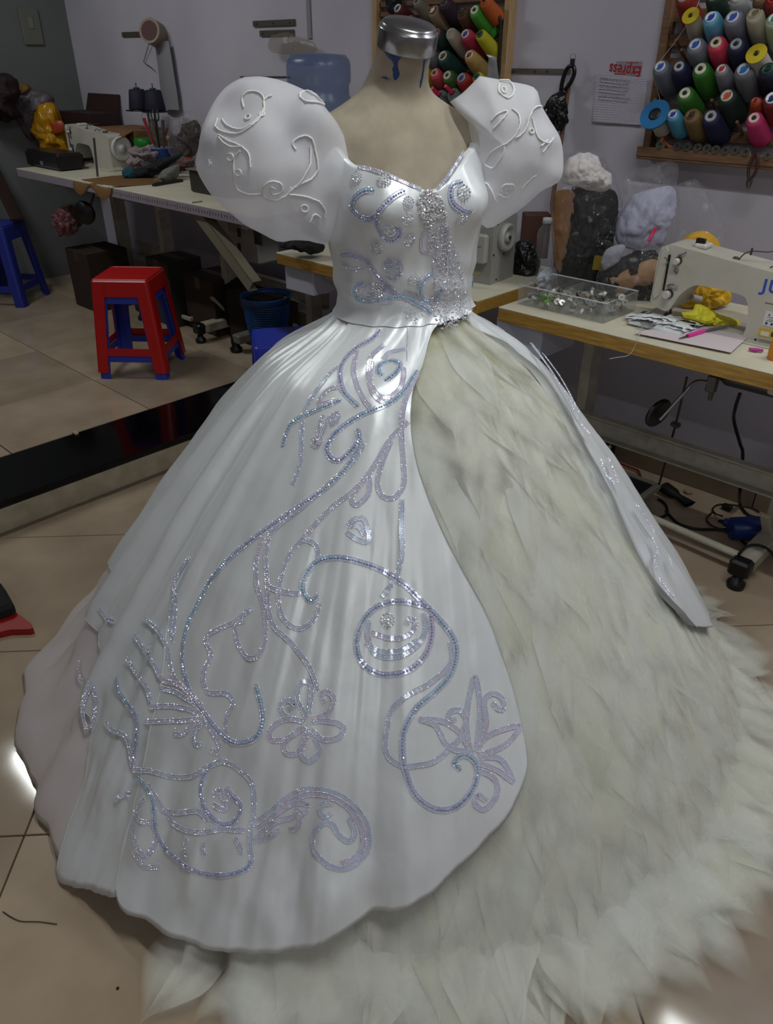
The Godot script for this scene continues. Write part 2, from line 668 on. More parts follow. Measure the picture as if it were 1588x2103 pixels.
func fold(deg: float, y: float) -> float:
	var a := smoothstep(-41.0, -54.0, deg) * smoothstep(1.0, 0.75, y) * (0.4 + 0.6 * smoothstep(0.02, 0.3, y))
	var f := a * (0.006 * sin(deg * 0.93 + 1.2 * sin(y * 3.1)) + 0.013 * sin(deg * 0.41 + y * 2.0))
	f += 0.010 * soft.get_noise_2d(deg * 0.9, y * 55.0) * smoothstep(1.02, 0.9, y)
	f += 0.0035 * sin(deg * 0.50 + 0.8) * smoothstep(0.95, 0.55, y) + 0.0045 * soft.get_noise_2d(deg * 4.5, y * 14.0 + 90.0) * smoothstep(0.85, 0.5, y)
	# crumpled towards the hem
	var low := smoothstep(0.42, 0.15, y) * smoothstep(12.0, -12.0, deg)
	var rim := 0.35 + 0.65 * smoothstep(0.10, 0.2, y)
	f += low * rim * (0.008 * sin(deg * 0.62 + 3.0 * y) + 0.022 * soft.get_noise_2d(deg * 2.6, y * 70.0 + 50.0))
	# gathers drawn up towards the hip
	var hip := exp(-pow((y - 0.935) / 0.06, 2)) * smoothstep(-45.0, -15.0, deg)
	f += hip * 0.0075 * sin(y * 95.0 - deg * 0.30)
	return f

func shell(kind: int, deg: float, y: float) -> float:
	if kind == SATIN:
		return body_r(deg, y) + lerpf(0.03, 0.003, smoothstep(0.9, 1.0, y)) + fold(deg, y)
	var g := 0.0035 * sin(y * 95.0 + deg * 0.06) * exp(-pow((y - 1.03) / 0.055, 2)) + 0.004 * soft.get_noise_2d(deg * 1.1, y * 90.0)
	var r := form_r(deg, y) + 0.013 + g
	if y < 1.05:
		return lerpf(r, shell(SATIN, deg, y) + 0.003, smoothstep(1.05, 0.99, y))
	return r

func around(deg: float, y: float, r: float) -> Vector3:
	var a := deg_to_rad(deg)
	return axis(y) + Vector3(sin(a) * r, y, cos(a) * r)

func skin(kind: int, deg: float, y: float, off := 0.0) -> Vector3:
	return around(deg, y, shell(kind, deg, y) + off)

func lray(x: float, y: float) -> Vector3:
	return pitch * Vector3((x - 794.0) / LENS, (1051.5 - y) / LENS, -1.0)

const L_EYE := Vector3(-0.035, 1.43, 1.57)

func upright(x: float, y: float, z: float) -> Vector3:
	var d := lray(x, y)
	return L_EYE + d * ((z - L_EYE.z) / d.z)

func gap_to(kind: int, p: Vector3) -> float:
	var q := p - axis(p.y)
	return Vector2(q.x, q.z).length() - shell(kind, rad_to_deg(atan2(q.x, q.z)), p.y)

func hit(kind: int, x: float, y: float) -> Vector2:
	# (degrees, height) where the line of sight meets the gown; (999, 0) for a miss
	var d := lray(x, y)
	var t := 0.45
	var last := t
	while t < 2.7:
		var p := L_EYE + d * t
		if p.y < 0.0 and kind == SATIN:
			break
		var g := gap_to(kind, p)
		if g < 0.0:
			for k in 9:
				var m := (t + last) / 2
				if gap_to(kind, L_EYE + d * m) < 0.0:
					t = m
				else:
					last = m
			p = L_EYE + d * t
			var q := p - axis(p.y)
			return Vector2(rad_to_deg(atan2(q.x, q.z)), p.y)
		last = t
		t += clampf(g * 0.6, 0.006, 0.2)
	return Vector2(999, 0)

func out_of(kind: int, deg: float, y: float) -> Vector3:
	var a := skin(kind, deg + 1.2, y) - skin(kind, deg - 1.2, y)
	var b := skin(kind, deg, y + 0.008) - skin(kind, deg, y - 0.008)
	return a.cross(b).normalized()


func along(line: Array, n: int) -> PackedVector2Array:
	var p := PackedVector2Array()
	for q in line:
		p.append(Vector2(q[0] * 0.012, q[1]))
	p = smooth2(p, 0.004)
	var len := 0.0
	var at := [0.0]
	for i in p.size() - 1:
		len += p[i].distance_to(p[i + 1])
		at.append(len)
	var o := PackedVector2Array()
	var j := 0
	for i in n:
		var s := len * i / (n - 1)
		while j < p.size() - 2 and at[j + 1] < s:
			j += 1
		var k: float = clampf((s - at[j]) / maxf(at[j + 1] - at[j], 1e-6), 0.0, 1.0)
		var q := p[j].lerp(p[j + 1], k)
		o.append(Vector2(q.x / 0.012, q.y))
	return o

func panel(top: Array, bottom: Array, left: Array, right: Array, nu: int, nv: int, off: float, flare := 0.0) -> MB:
	var t := along(top, nu)
	var bo := along(bottom, nu)
	var l := along(left, nv)
	var r := along(right, nv)
	var b := MB.new()
	var rows := []
	for j in nv:
		var v := 1.0 - float(j) / (nv - 1)
		var jj := nv - 1 - j
		var row := PackedVector3Array()
		for i in nu:
			var u := float(i) / (nu - 1)
			var q: Vector2 = l[jj].lerp(r[jj], u) + t[i].lerp(bo[i], v) - (t[0].lerp(t[nu - 1], u)).lerp(bo[0].lerp(bo[nu - 1], u), v)
			row.append(skin(SATIN, q.x, q.y, off + flare * pow(smoothstep(0.3, 0.0, q.y), 1.5) * (1.0 + 0.22 * sin(q.x * 0.13 + 0.6)) * smoothstep(-60.0, -78.0, q.x)))
		rows.append(row)
	b.grid(rows)
	# turned-in edges
	var n: int = rows.size()
	var lip := PackedVector3Array()
	for p in rows[0]:
		lip.append(p - Vector3(p.x, 0, p.z).normalized() * 0.022 + Vector3(0, 0.004, 0))
	b.grid([lip, rows[0]])
	for e in [0, nu - 1]:
		var outer := PackedVector3Array()
		var inner := PackedVector3Array()
		for j in n:
			var p: Vector3 = rows[j][e]
			outer.append(p)
			inner.append(p - Vector3(p.x, 0, p.z).normalized() * 0.022)
		b.grid([inner, outer] if e == 0 else [outer, inner])
	return b


# beadwork: kind 0 a row of large cut beads between two fine rows, 1 a ribbon with glitter rows, 2 a fine single row
func scroll(parent: Node3D, called: String, surface: int, kind: int, wide: float, line: Array) -> void:
	var p := smooth2(pairs(line), 3.0)
	var spots := []
	for q in p:
		var h := hit(surface, q.x, q.y)
		if h.x < 900.0:
			if spots.size() and (skin(surface, h.x, h.y) - spots[-1][0]).length() > 0.05:
				continue
			spots.append([skin(surface, h.x, h.y, 0.0012), out_of(surface, h.x, h.y)])
	if spots.size() < 2:
		return
	var b := MB.new()
	b.paint = true
	var n := spots.size()
	var lat := []
	var run := [0.0]
	for i in n:
		var t: Vector3 = (spots[mini(i + 1, n - 1)][0] - spots[maxi(i - 1, 0)][0]).normalized()
		lat.append(spots[i][1].cross(t).normalized())
		if i:
			run.append(run[i - 1] + spots[i][0].distance_to(spots[i - 1][0]))
	var tone := rng.randf()
	if kind < 2:
		b.col = Color(0.62, 0.71, 0.87).lerp(Color(0.70, 0.67, 0.86), tone * 0.8)
		var a := PackedVector3Array()
		var c := PackedVector3Array()
		for i in n:
			var taper := minf(1.0, 0.3 + minf(i, n - 1 - i) * 0.12)
			a.append(spots[i][0] + lat[i] * wide * 0.5 * taper)
			c.append(spots[i][0] - lat[i] * wide * 0.5 * taper)
		b.grid([a, c])
	var rows := []
	if kind == 0:
		rows = [[0.0, 0.0027, 0.0053, 0], [0.5, 0.0012, 0.0027, 1], [-0.5, 0.0012, 0.0027, 1]]
	elif kind == 1:
		rows = [[0.42, 0.0014, 0.0027, 1], [-0.42, 0.0014, 0.0027, 1], [0.1, 0.0011, 0.0036, 2], [-0.12, 0.0010, 0.0040, 2]]
	else:
		rows = [[0.0, 0.0014, 0.0030, 1]]
	for row in rows:
		var s := 0.0
		var i := 0
		while s < run[n - 1]:
			while i < n - 2 and run[i + 1] < s:
				i += 1
			var k: float = clampf((s - run[i]) / maxf(run[i + 1] - run[i], 1e-6), 0.0, 1.0)
			var pos: Vector3 = spots[i][0].lerp(spots[i + 1][0], k) + lat[i] * row[0] * wide
			var nor: Vector3 = (spots[i][1] + Vector3(rng.randf() - 0.5, rng.randf() - 0.5, rng.randf() - 0.5) * 0.9).normalized()
			b.col = bead_colour(row[3], s, tone)
			b.bead(pos + spots[i][1] * row[1] * 0.3, nor, row[1] * (0.85 + 0.3 * rng.randf()))
			s += row[2] * (0.85 + 0.3 * rng.randf())
	put(parent, called, b, M.sequin)

func bead_colour(which: int, s: float, tone: float) -> Color:
	var w := sin(s * 14.0 + tone * 6.28)
	if which == 0:
		return Color(0.25, 0.36, 0.66).lerp(Color(0.26, 0.54, 0.70) if w > 0 else Color(0.42, 0.36, 0.66), absf(w)).lightened(0.3 * rng.randf())
	if rng.randf() < 0.10:
		return Color(0.95, 0.62, 0.60)
	if rng.randf() < 0.25:
		return Color(0.92, 0.93, 0.97)
	return Color(0.74, 0.82, 0.94).lerp(Color(0.82, 0.78, 0.93), tone)

func blossom(parent: Node3D, surface: int, x: float, y: float, r: float) -> void:
	# a small flower of cut stones
	var h := hit(surface, x, y)
	if h.x > 900:
		return
	var c := skin(surface, h.x, h.y, 0.003)
	var n := out_of(surface, h.x, h.y)
	var s := n.cross(Vector3.UP).normalized()
	var u := s.cross(n)
	var b := MB.new()
	b.paint = true
	b.col = Color(0.9, 0.9, 0.88)
	b.bead(c + n * 0.003, n, r * 0.3)
	for ring in 2:
		var k: int = 7 + ring * 6
		for i in k:
			var a := TAU * i / k + ring * 0.3
			b.col = Color(0.80, 0.80, 0.84) if ring == 0 else (Color(0.45, 0.48, 0.68) if rng.randf() < 0.4 else Color(0.78, 0.79, 0.80))
			b.bead(c + (s * cos(a) + u * sin(a)) * r * (0.5 + 0.42 * ring) + n * 0.001, (n + Vector3(rng.randf() - 0.5, rng.randf() - 0.5, rng.randf() - 0.5) * 0.7).normalized(), r * 0.22)
	put(parent, "stone_flower", b, M.sequin)

func encrusted(parent: Node3D, called: String, surface: int, outline: Array, count: int, r: float, tint: Color) -> void:
	# a patch thickly sewn with small beads
	var poly := pairs(outline)
	var lo := poly[0]
	var hi := poly[0]
	for q in poly:
		lo = lo.min(q)
		hi = hi.max(q)
	var b := MB.new()
	b.paint = true
	var done := 0
	var tries := 0
	while done < count and tries < count * 6:
		tries += 1
		var q := Vector2(rng.randf_range(lo.x, hi.x), rng.randf_range(lo.y, hi.y))
		if not Geometry2D.is_point_in_polygon(q, poly):
			continue
		var h := hit(surface, q.x, q.y)
		if h.x > 900:
			continue
		done += 1
		var n := out_of(surface, h.x, h.y)
		b.col = tint.lerp(Color(0.9, 0.9, 0.93), rng.randf() * 0.7)
		if rng.randf() < 0.05:
			b.col = Color(0.95, 0.66, 0.66)
		b.bead(skin(surface, h.x, h.y, 0.001 + rng.randf() * 0.004), (n + Vector3(rng.randf() - 0.5, rng.randf() - 0.5, rng.randf() - 0.5) * 1.2).normalized(), r * rng.randf_range(0.7, 1.35))
	put(parent, called, b, M.sequin)


# ---------------------------------------------------------------- tulle

func petal_shape(sd: int, crisp: bool) -> ArrayMesh:
	# hangs down -y from its root, one unit long, rises along z towards its tip
	var g := RandomNumberGenerator.new()
	g.seed = 900 + sd
	var b := MB.new()
	var nu := 7
	var nv := 9
	var lean := g.randf_range(-0.5, 0.5)
	var f1 := g.randf_range(0, 6.28)
	var ridge := g.randf_range(0.015, 0.045)
	var rows := []
	for j in nv:
		var v := float(j) / (nv - 1)
		var row := PackedVector3Array()
		for i in nu:
			var u := float(i) / (nu - 1) * 2 - 1
			var w := (0.12 if crisp else 0.16) + (0.10 if crisp else 0.15) * sin(minf(v * 1.5, 1.0) * PI / 2)
			var from := 0.45 if crisp else 0.62
			var tip := 1.0 - maxf(0.0, v - from) / (1.0 - from)
			w *= (0.02 + 0.98 * pow(tip, 1.0)) if crisp else (0.12 + 0.88 * pow(tip, 0.8))
			var x := u * w + lean * 0.22 * v * v
			var drop := v + 0.05 * sin(u * 3.0 + f1) * v
			var z := 0.09 * v * v - 0.04 * v + ridge * cos(u * 2.6 + f1 + v) * (0.4 + v) - 0.05 * u * u
			row.append(Vector3(x, -drop, z))
		rows.append(row)
	# sheer: the net is thick in the middle and frays out to nothing at its edges
	var fade := func(i: int, j: int) -> Color:
		var u := absf(float(i) / (nu - 1) * 2 - 1)
		var v := float(j) / (nv - 1)
		if crisp:
			return Color(1, 1, 1, (0.30 + 0.16 * u) * smoothstep(0.0, 0.4, v) * (1.0 - 0.6 * smoothstep(0.6, 1.0, v)))
		return Color(1, 1, 1, (0.46 - 0.44 * u * u) * smoothstep(0.0, 0.3, v) * (1.0 - 0.96 * smoothstep(0.6, 1.0, v)))
	b.paint = true
	for j in nv - 1:
		for i in nu - 1:
			for q in [[0, 0], [1, 1], [0, 1], [0, 0], [1, 0], [1, 1]]:
				b.col = fade.call(i + q[0], j + q[1])
				b.v(rows[j + q[1]][i + q[0]], 0)
	return b.done()

func tulle(parent: Node3D, edge_l: Array, edge_r: Array, hem: Array) -> void:
	var b := MB.new()
	var rows := []
	for j in 41:
		var y := 1.0 * j / 40.0
		var row := PackedVector3Array()
		for i in 97:
			var deg := -360.0 * i / 96.0 + 180.0
			var low := lerpf(0.014, 0.14, smoothstep(-16.0, -30.0, -deg) * smoothstep(-150.0, -100.0, -deg))
			var yy := maxf(y, low)
			row.append(around(-deg, yy, body_r(-deg, yy) - 0.02 - 0.05 * smoothstep(0.16, 0.0, yy) + 0.006 * sin(deg * 0.5)))
		rows.append(row)
	b.grid(rows)
	var under := put(parent, "tulle_underskirt", b, M.under_tulle)
	var shapes := []
	for k in 12:
		shapes.append(petal_shape(k, k >= 8))
	var g := RandomNumberGenerator.new()
	g.seed = 5
	var spots := []
	var covered := func(deg: float, y: float, slack: float) -> bool:
		if deg > 62.0 - 4.0 and y > 0.3:
			return deg > table(y, edge_r) + slack
		if y > 0.385:
			return deg < table(y, edge_l) + slack * -1.0 and deg > -110
		return deg < 18.0 and y > table(deg, hem) and deg > -110
	var y := 0.985
	while y > 0.03:
		var r := body_r(20, y)
		var step := 0.034 if y > 0.4 else 0.038
		var a := -60.0
		while a < 112.0:
			var deg := a + g.randf_range(-0.5, 0.5) * rad_to_deg(step / r)
			a += rad_to_deg(step / r)
			if deg < -27.0 or deg < -16.0 and g.randf() < 0.4:
				continue
			if deg < -18.0 and y > 0.14:
				continue
			if covered.call(deg, y, 1.0):
				# roots a little way under the satin edge, so that no bare foundation shows
				if not (y < 0.385 and not covered.call(deg, y - 0.09, 0.0)):
					continue
			var long := g.randf_range(0.15, 0.27) * (0.85 if y > 0.8 else 1.0)
			var slope := 0.8
			var tip_y := y - long * 0.72
			var tucked: bool = covered.call(deg, tip_y, 0.0) or covered.call(deg, y - 0.04, 0.0) or covered.call(deg - 3, tip_y, 0.0)
			spots.append([deg, y + g.randf_range(-0.012, 0.012), long, (g.randi() % 8) if g.randf() < 0.78 else 8 + g.randi() % 4, g.randf_range(-0.5, 0.5), 0.15 if tucked else g.randf_range(0.4, 0.95) * lerpf(1.0, 0.35, smoothstep(0.45, 0.9, y)), g.randi() % 3, g.randf_range(0.8, 1.25)])
		y -= 0.025 if y > 0.3 else 0.022
	# a ragged fringe of longer points spread on the floor
	var fringe := 2.0
	while fringe < 112.0:
		fringe += g.randf_range(1.6, 3.2)
		spots.append([fringe, g.randf_range(0.05, 0.12), g.randf_range(0.12, 0.18), 8 + g.randi() % 4, g.randf_range(-0.45, 0.45), g.randf_range(0.3, 0.7), g.randi() % 3, g.randf_range(0.8, 1.3)])
	var near := []
	for s in spots:
		var d: float = 0.0022 * (s[2] / (around(s[0], s[1], body_r(s[0], s[1])) - L_EYE).length())
		near.append([-d if s[0] > -20 and s[0] < 75 else 1.0, s])
	near.sort_custom(func(p, q): return p[0] < q[0])
	var merged := []
	for k in 12:
		merged.append([])
	for i in near.size():
		var s: Array = near[i][1]
		var place := petal_place(s)
		if i < 300:
			put(under, "tulle_petal", shapes[s[3]], M["tulle_%d" % s[6]], place)
		else:
			merged[s[3]].append(place)
	# the rest of the petals, joined
	var st := SurfaceTool.new()
	st.begin(Mesh.PRIMITIVE_TRIANGLES)
	for k in 12:
		for place in merged[k]:
			st.append_from(shapes[k], 0, place)
	var o := put(under, "tulle_petals", st.commit(), M.tulle_0)
	o.set_meta("kind", "stuff")

func petal_place(s: Array) -> Transform3D:
	var deg: float = s[0]
	var y: float = s[1]
	var r := body_r(deg, y)
	var p := around(deg, y, r - 0.012)
	var low := maxf(y - 0.06, 0.0)
	var down := (around(deg, low, body_r(deg, low)) - around(deg, low + 0.06, body_r(deg, low + 0.06))).normalized()
	var a := deg_to_rad(deg)
	var side := Vector3(cos(a), 0, -sin(a))
	var outw := side.cross(-down).normalized()
	var long: float = s[2]
	if y - long * -down.y < 0.008:
		# the lowest ones spread out along the floor instead of sinking into it
		var fall := (y - 0.008) / long
		down = Vector3(sin(a), 0, cos(a)) * sqrt(maxf(1.0 - fall * fall, 0.05)) - Vector3(0, fall, 0)
		outw = side.cross(-down).normalized()
		long *= 0.72
		p = around(deg, y, r - 0.045)
	var basis := Basis(side * long * s[7], -down * long, outw * long * s[5])
	return Transform3D(basis.rotated(outw, s[4] * (0.35 if s[5] < 0.3 else 0.8)), p)


# ---------------------------------------------------------------- puffed sleeve

func sleeve(parent: Node3D, outline: Array, depth: float, front: float, back: float, cords: Array, rings: Array) -> void:
	var poly := PackedVector2Array()
	for q in smooth2(pairs(outline), 14.0):
		var p := upright(q.x, q.y, depth)
		poly.append(Vector2(p.x, p.y))
	var lumps := FastNoiseLite.new()
	lumps.seed = int(outline[0])
	lumps.frequency = 0.06
	lumps.fractal_octaves = 2
	var c := Vector2.ZERO
	for q in poly:
		c += q / poly.size()
	var surf := func(q: Vector2) -> Vector3:
		var d := (q - c)
		var reach := 0.01
		var dn := d.normalized()
		for i in poly.size():
			var hitp = Geometry2D.segment_intersects_segment(c, c + dn * 2.0, poly[i], poly[(i + 1) % poly.size()])
			if hitp != null:
				reach = maxf(reach, c.distance_to(hitp))
		var s := clampf(d.length() / reach, 0.0, 0.985)
		var z := sqrt(1.0 - s * s)
		var p := Vector3(q.x, q.y, z * front)
		var n := Vector3(dn.x * s, dn.y * s, z).normalized()
		return Vector3(p.x, p.y, p.z + depth) + n * (lumps.get_noise_3d(p.x * 100, p.y * 100, p.z * 100) * 0.02 * minf(1.0, z * 2.0) + 0.002)
	var b := MB.new()
	b.balloon(poly, front, back, lumps, 0.02, 72, 18)
	var sl := put(parent, "puff_sleeve", b, M.organza, Transform3D(Basis(), Vector3(0, 0, depth)))
	var inv := Vector3(0, 0, -depth)
	for line in cords:
		var pts := PackedVector3Array()
		for q in smooth2(pairs(line), 5.0):
			var p := upright(q.x, q.y, depth + front * 0.8)
			pts.append(surf.call(Vector2(p.x, p.y)) + inv + Vector3(rng.randf() - 0.5, rng.randf() - 0.5, rng.randf() - 0.5) * 0.0012)
		b = MB.new()
		b.tube(pts, 0.0017, 6)
		put(sl, "embroidered_cord", b, M.cord)
	for q in rings:
		var pts := PackedVector3Array()
		for k in 14:
			var p := upright(q[0] + q[2] * cos(TAU * k / 14), q[1] + q[2] * sin(TAU * k / 14), depth + front * 0.8)
			pts.append(surf.call(Vector2(p.x, p.y)) + inv)
		b = MB.new()
		b.tube(pts, 0.0015, 6, true)
		put(sl, "embroidered_cord", b, M.cord)


func gown() -> void:
	profiles()
	# ---- the dress form that wears it
	var form := thing("dress_form", "beige linen dress form with a steel neck cap and blue paint drips on its neck", "dress form", gown_at, deg_to_rad(44.0))
	var b := MB.new()
	var rows := []
	for j in 61:
		var y := 0.86 + (1.452 - 0.86) * j / 60.0
		var row := PackedVector3Array()
		for i in 64:
			row.append(around(360.0 * i / 64, y, form_r(360.0 * i / 64, y)))
		rows.append(row)
	b.grid(rows, 0, true)
	put(form, "torso", b, M.linen)
	var top := axis(1.452) + Vector3(0, 1.452, 0)
	var tip := deg_to_rad(17.0)
	var lean := Vector3(sin(tip) * 0.5, cos(tip), sin(tip) * 0.87).normalized()
	var cs := lean.cross(Vector3.BACK).normalized()
	var cap := Transform3D(Basis(-cs, lean, (-cs).cross(lean)), top - lean * 0.006)
	b = MB.new()
	b.xf = cap
	b.lathe([[0.0, -0.004], [0.0515, -0.004], [0.053, -0.002], [0.053, 0.026], [0.052, 0.029], [0.049, 0.0305], [0.048, 0.034], [0.045, 0.037], [0.03, 0.040], [0.012, 0.0418], [0.0, 0.042]], 48, 4)
	put(form, "neck_cap", b, hue("9a9a9c", 0.24, 0.95))
	# paint drips that run down from the cap
	for drip in [[[796, 102], [806, 118], [812, 128], [814, 150], [812, 165], 0.0125], [[818, 103], [818, 115], [815, 125], [812, 140], [810, 150], 0.011], [[788, 158], [797, 163], [803, 163], 0.008], [[872, 105], [871, 130], [868, 150], [862, 180], 0.006]]:
		b = MB.new()
		var w: float = drip[-1]
		var n: int = drip.size() - 1
		var left := PackedVector3Array()
		var right := PackedVector3Array()
		var way := PackedVector2Array()
		for i in n:
			way.append(Vector2(drip[i][0], drip[i][1]))
		way = smooth2(way, 3.0)
		var mid := PackedVector3Array()
		n = way.size()
		for i in n:
			var q := neck_hit(way[i].x, way[i].y)
			var e: float = float(i) / (n - 1)
			var k: float = w * (1.0 - 0.6 * e + 0.25 * sin(e * 9.0)) * 0.62 * minf(1.0, 0.25 + (1.0 - e) * 4.0)
			left.append(around(q.x - rad_to_deg(k / 0.05), q.y, form_r(q.x, q.y) + 0.0005))
			mid.append(around(q.x, q.y, form_r(q.x, q.y) + 0.0022))
			right.append(around(q.x + rad_to_deg(k / 0.05), q.y, form_r(q.x, q.y) + 0.0005))
		b.grid([left, mid, right])
		put(form, "paint_drip", b, hue("1d3f78", 0.4))
	b = MB.new()
	b.tube([Vector3(0, 0.03, 0), Vector3(0, 0.9, 0)], 0.018, 12)
	put(form, "pole", b, M.steel)
	b = MB.new()
	b.lathe([[0.0, 0.0], [0.17, 0.0], [0.17, 0.012], [0.05, 0.03], [0.02, 0.05], [0.0, 0.05]], 32)
	put(form, "foot", b, M.black_plastic)

	# ---- the gown itself
	var g := thing("ball_gown", "white satin ball gown with puffed organza sleeves, beaded scrollwork and a feathery tulle skirt", "dress", gown_at, deg_to_rad(44.0))
	gown_node = g
	var edge := [[36.6, 0.99], [20.0, 0.968], [8.3, 0.943], [3.5, 0.912], [1.8, 0.886], [1.8, 0.853], [3.0, 0.812], [4.7, 0.778], [7.2, 0.733], [9.9, 0.687], [12.7, 0.640], [14.9, 0.596], [16.2, 0.549], [17.2, 0.499], [17.7, 0.458], [17.8, 0.418], [17.5, 0.381]]
	var seam := [[-48.5, 1.0], [-48.2, 0.922], [-49.1, 0.854], [-50.1, 0.803], [-50.4, 0.744], [-50.4, 0.668], [-49.6, 0.602], [-48.3, 0.538], [-46.0, 0.479], [-43.3, 0.40], [-41.5, 0.307], [-39.8, 0.215], [-38.6, 0.135], [-37.1, 0.094]]
	var hem := [[-37.1, 0.094], [-35.2, 0.074], [-32.2, 0.072], [-28.5, 0.078], [-24.3, 0.082], [-20.4, 0.092], [-15.7, 0.112], [-12.3, 0.128], [-8.4, 0.157], [-4.4, 0.176], [-0.4, 0.20], [3.9, 0.23], [7.8, 0.261], [11.4, 0.298], [14.7, 0.333], [16.8, 0.363], [17.5, 0.381]]
	var front := put(g, "satin_front_panel", panel([[-48.5, 1.0], [-20, 1.0], [10, 0.998], [36.6, 0.99]], hem, seam, edge, 110, 120, 0.0), M.satin)
	var seam_in := []
	for q in seam:
		seam_in.append([q[0] + 1.6, q[1]])
	var side := put(g, "satin_side_panel", panel([[-105, 1.0], [-46.9, 1.0]], [[-48, 0.004], [-45, 0.02], [-41.4, 0.045], [-37.5, 0.075], [-35.5, 0.094]], [[-105, 1.0], [-105, 0.7], [-105, 0.5], [-100, 0.39], [-74, 0.335], [-64, 0.29], [-57, 0.234], [-52.6, 0.166], [-50, 0.081], [-48, 0.004]], seam_in, 80, 100, -0.005), M.satin)
	put(g, "satin_back_panel", panel([[-205, 1.0], [-60, 1.0]], [[-205, 0.008], [-150, 0.008], [-100, 0.008], [-72, 0.01], [-46, 0.02]], [[-205, 1.0], [-205, 0.008]], [[-60, 1.0], [-62, 0.5], [-55, 0.25], [-46, 0.02]], 110, 70, -0.014, 0.05), M.satin_pink)
	var rim := [[70, 0.985], [78, 0.93], [78, 0.875], [73.5, 0.812], [69.5, 0.753], [66.5, 0.698], [63, 0.629], [62, 0.561], [62, 0.493], [64.6, 0.415], [69, 0.339]]
	var far := put(g, "satin_far_panel", panel([[70, 0.985], [110, 1.0], [158, 1.0]], [[69, 0.339], [80, 0.25], [100, 0.12], [125, 0.05], [158, 0.03]], rim, [[158, 1.0], [158, 0.03]], 70, 80, -0.021), M.satin)
	var el := edge.duplicate()
	el.reverse()
	var lower := []
	for q in el:
		lower.append([q[1], q[0]])
	var er := rim.duplicate()
	er.reverse()
	var upper := []
	for q in er:
		upper.append([q[1], q[0]])
	tulle(g, lower, upper, hem)

	# ---- bodice, cut to a sweetheart neckline
	var neck := []
	for q in pairs([700, 300, 715, 322, 730, 338, 765, 346, 801, 358, 837, 374, 867, 388, 880, 391, 898, 384, 916, 364, 934, 338, 955, 306, 962, 290]):
		var h := neck_hit(q.x, q.y)
		neck.append([h.x, h.y])
	neck.sort_custom(func(p, q): return p[0] < q[0])
	var first: Array = neck[0]
	var last: Array = neck[-1]
	neck.push_front([first[0] - 25, 1.235])
	neck.push_back([last[0] + 22, 1.235])
	b = MB.new()
	rows = []
	for j in 57:
		var k := j / 56.0
		var row := PackedVector3Array()
		for i in 145:
			var deg := 25.0 - 180.0 + 360.0 * i / 144.0
			var lim := 1.235
			if deg > neck[0][0] and deg < neck[-1][0]:
				lim = lerp_list(deg, neck)
			var y := lerpf(0.984, lim, k)
			row.append(skin(BODICE, deg, y))
		rows.append(row)
	var lip := PackedVector3Array()
	for p in rows[-1]:
		lip.append(p - (p - axis(p.y) - Vector3(0, p.y, 0)).normalized() * 0.011)
	rows.append(lip)
	b.grid(rows)
	var bodice := put(g, "bodice", b, M.satin)

	sleeve(g, [500, 158, 545, 158, 592, 170, 628, 187, 645, 187, 662, 214, 698, 262, 716, 300, 731, 338, 724, 385, 706, 425, 690, 465, 672, 500, 640, 494, 604, 493, 572, 497, 540, 480, 500, 458, 458, 416, 428, 388, 403, 342, 412, 300, 420, 255, 440, 208, 468, 175, 500, 158], 0.07, 0.10, 0.10, [
		[493, 214, 488, 196, 508, 187, 533, 194, 540, 216, 528, 246, 498, 265, 469, 260, 452, 246],
		[555, 196, 538, 204, 540, 226, 523, 255, 488, 275, 449, 268, 444, 246],
		[609, 201, 621, 196, 641, 211, 655, 226, 626, 223, 611, 211, 609, 201],
		[454, 280, 474, 290, 501, 300, 474, 300, 456, 285],
		[501, 300, 518, 314, 523, 339],
		[501, 309, 488, 324, 488, 354, 493, 383, 518, 393, 542, 393],
		[611, 305, 604, 290, 621, 278, 641, 285, 653, 314, 658, 349, 641, 368, 616, 378, 596, 393],
		[641, 300, 641, 334, 628, 359, 611, 383],
		[569, 383, 560, 378, 562, 393, 577, 393, 582, 376, 562, 366, 547, 378, 547, 398, 567, 408, 592, 398, 599, 383],
		[596, 398, 626, 403, 655, 417, 670, 442, 668, 457],
		[636, 457, 645, 442, 658, 452], [430, 330, 427, 346, 432, 336]], [[479, 322, 7], [498, 351, 6], [626, 427, 7], [537, 232, 5], [507, 238, 6]])
	sleeve(g, [985, 156, 1040, 166, 1098, 180, 1110, 212, 1128, 244, 1150, 282, 1155, 330, 1146, 368, 1110, 392, 1062, 432, 1030, 452, 1000, 466, 978, 440, 972, 390, 965, 335, 960, 290, 962, 250, 945, 232, 921, 216, 945, 196, 962, 180, 985, 156], -0.03, 0.085, 0.09, [
		[1031, 172, 1029, 187, 1048, 196, 1063, 182, 1053, 167, 1034, 167],
		[1053, 219, 1068, 236, 1063, 265, 1043, 290, 1009, 309, 994, 339, 1009, 349, 1029, 319, 1034, 295],
		[1058, 282, 1078, 265, 1088, 241, 1102, 221, 1122, 221],
		[1097, 241, 1107, 280, 1132, 295, 1142, 285], [1122, 314, 1137, 290], [1115, 300, 1130, 288],
		[1009, 246, 1024, 231, 1043, 226, 1030, 244, 1012, 262],
		[975, 368, 1004, 388, 1019, 417],
		[1029, 398, 1034, 383, 1053, 383, 1058, 398, 1043, 413, 1024, 403], [1078, 398, 1094, 384, 1112, 368]], [[1040, 182, 5], [1093, 268, 5], [1042, 398, 6]])
	beading(front, side, far, bodice)

func lerp_list(x: float, t: Array) -> float:
	for i in t.size() - 1:
		if x <= t[i + 1][0]:
			return lerpf(t[i][1], t[i + 1][1], clampf((x - t[i][0]) / maxf(t[i + 1][0] - t[i][0], 1e-5), 0, 1))
	return t[-1][1]

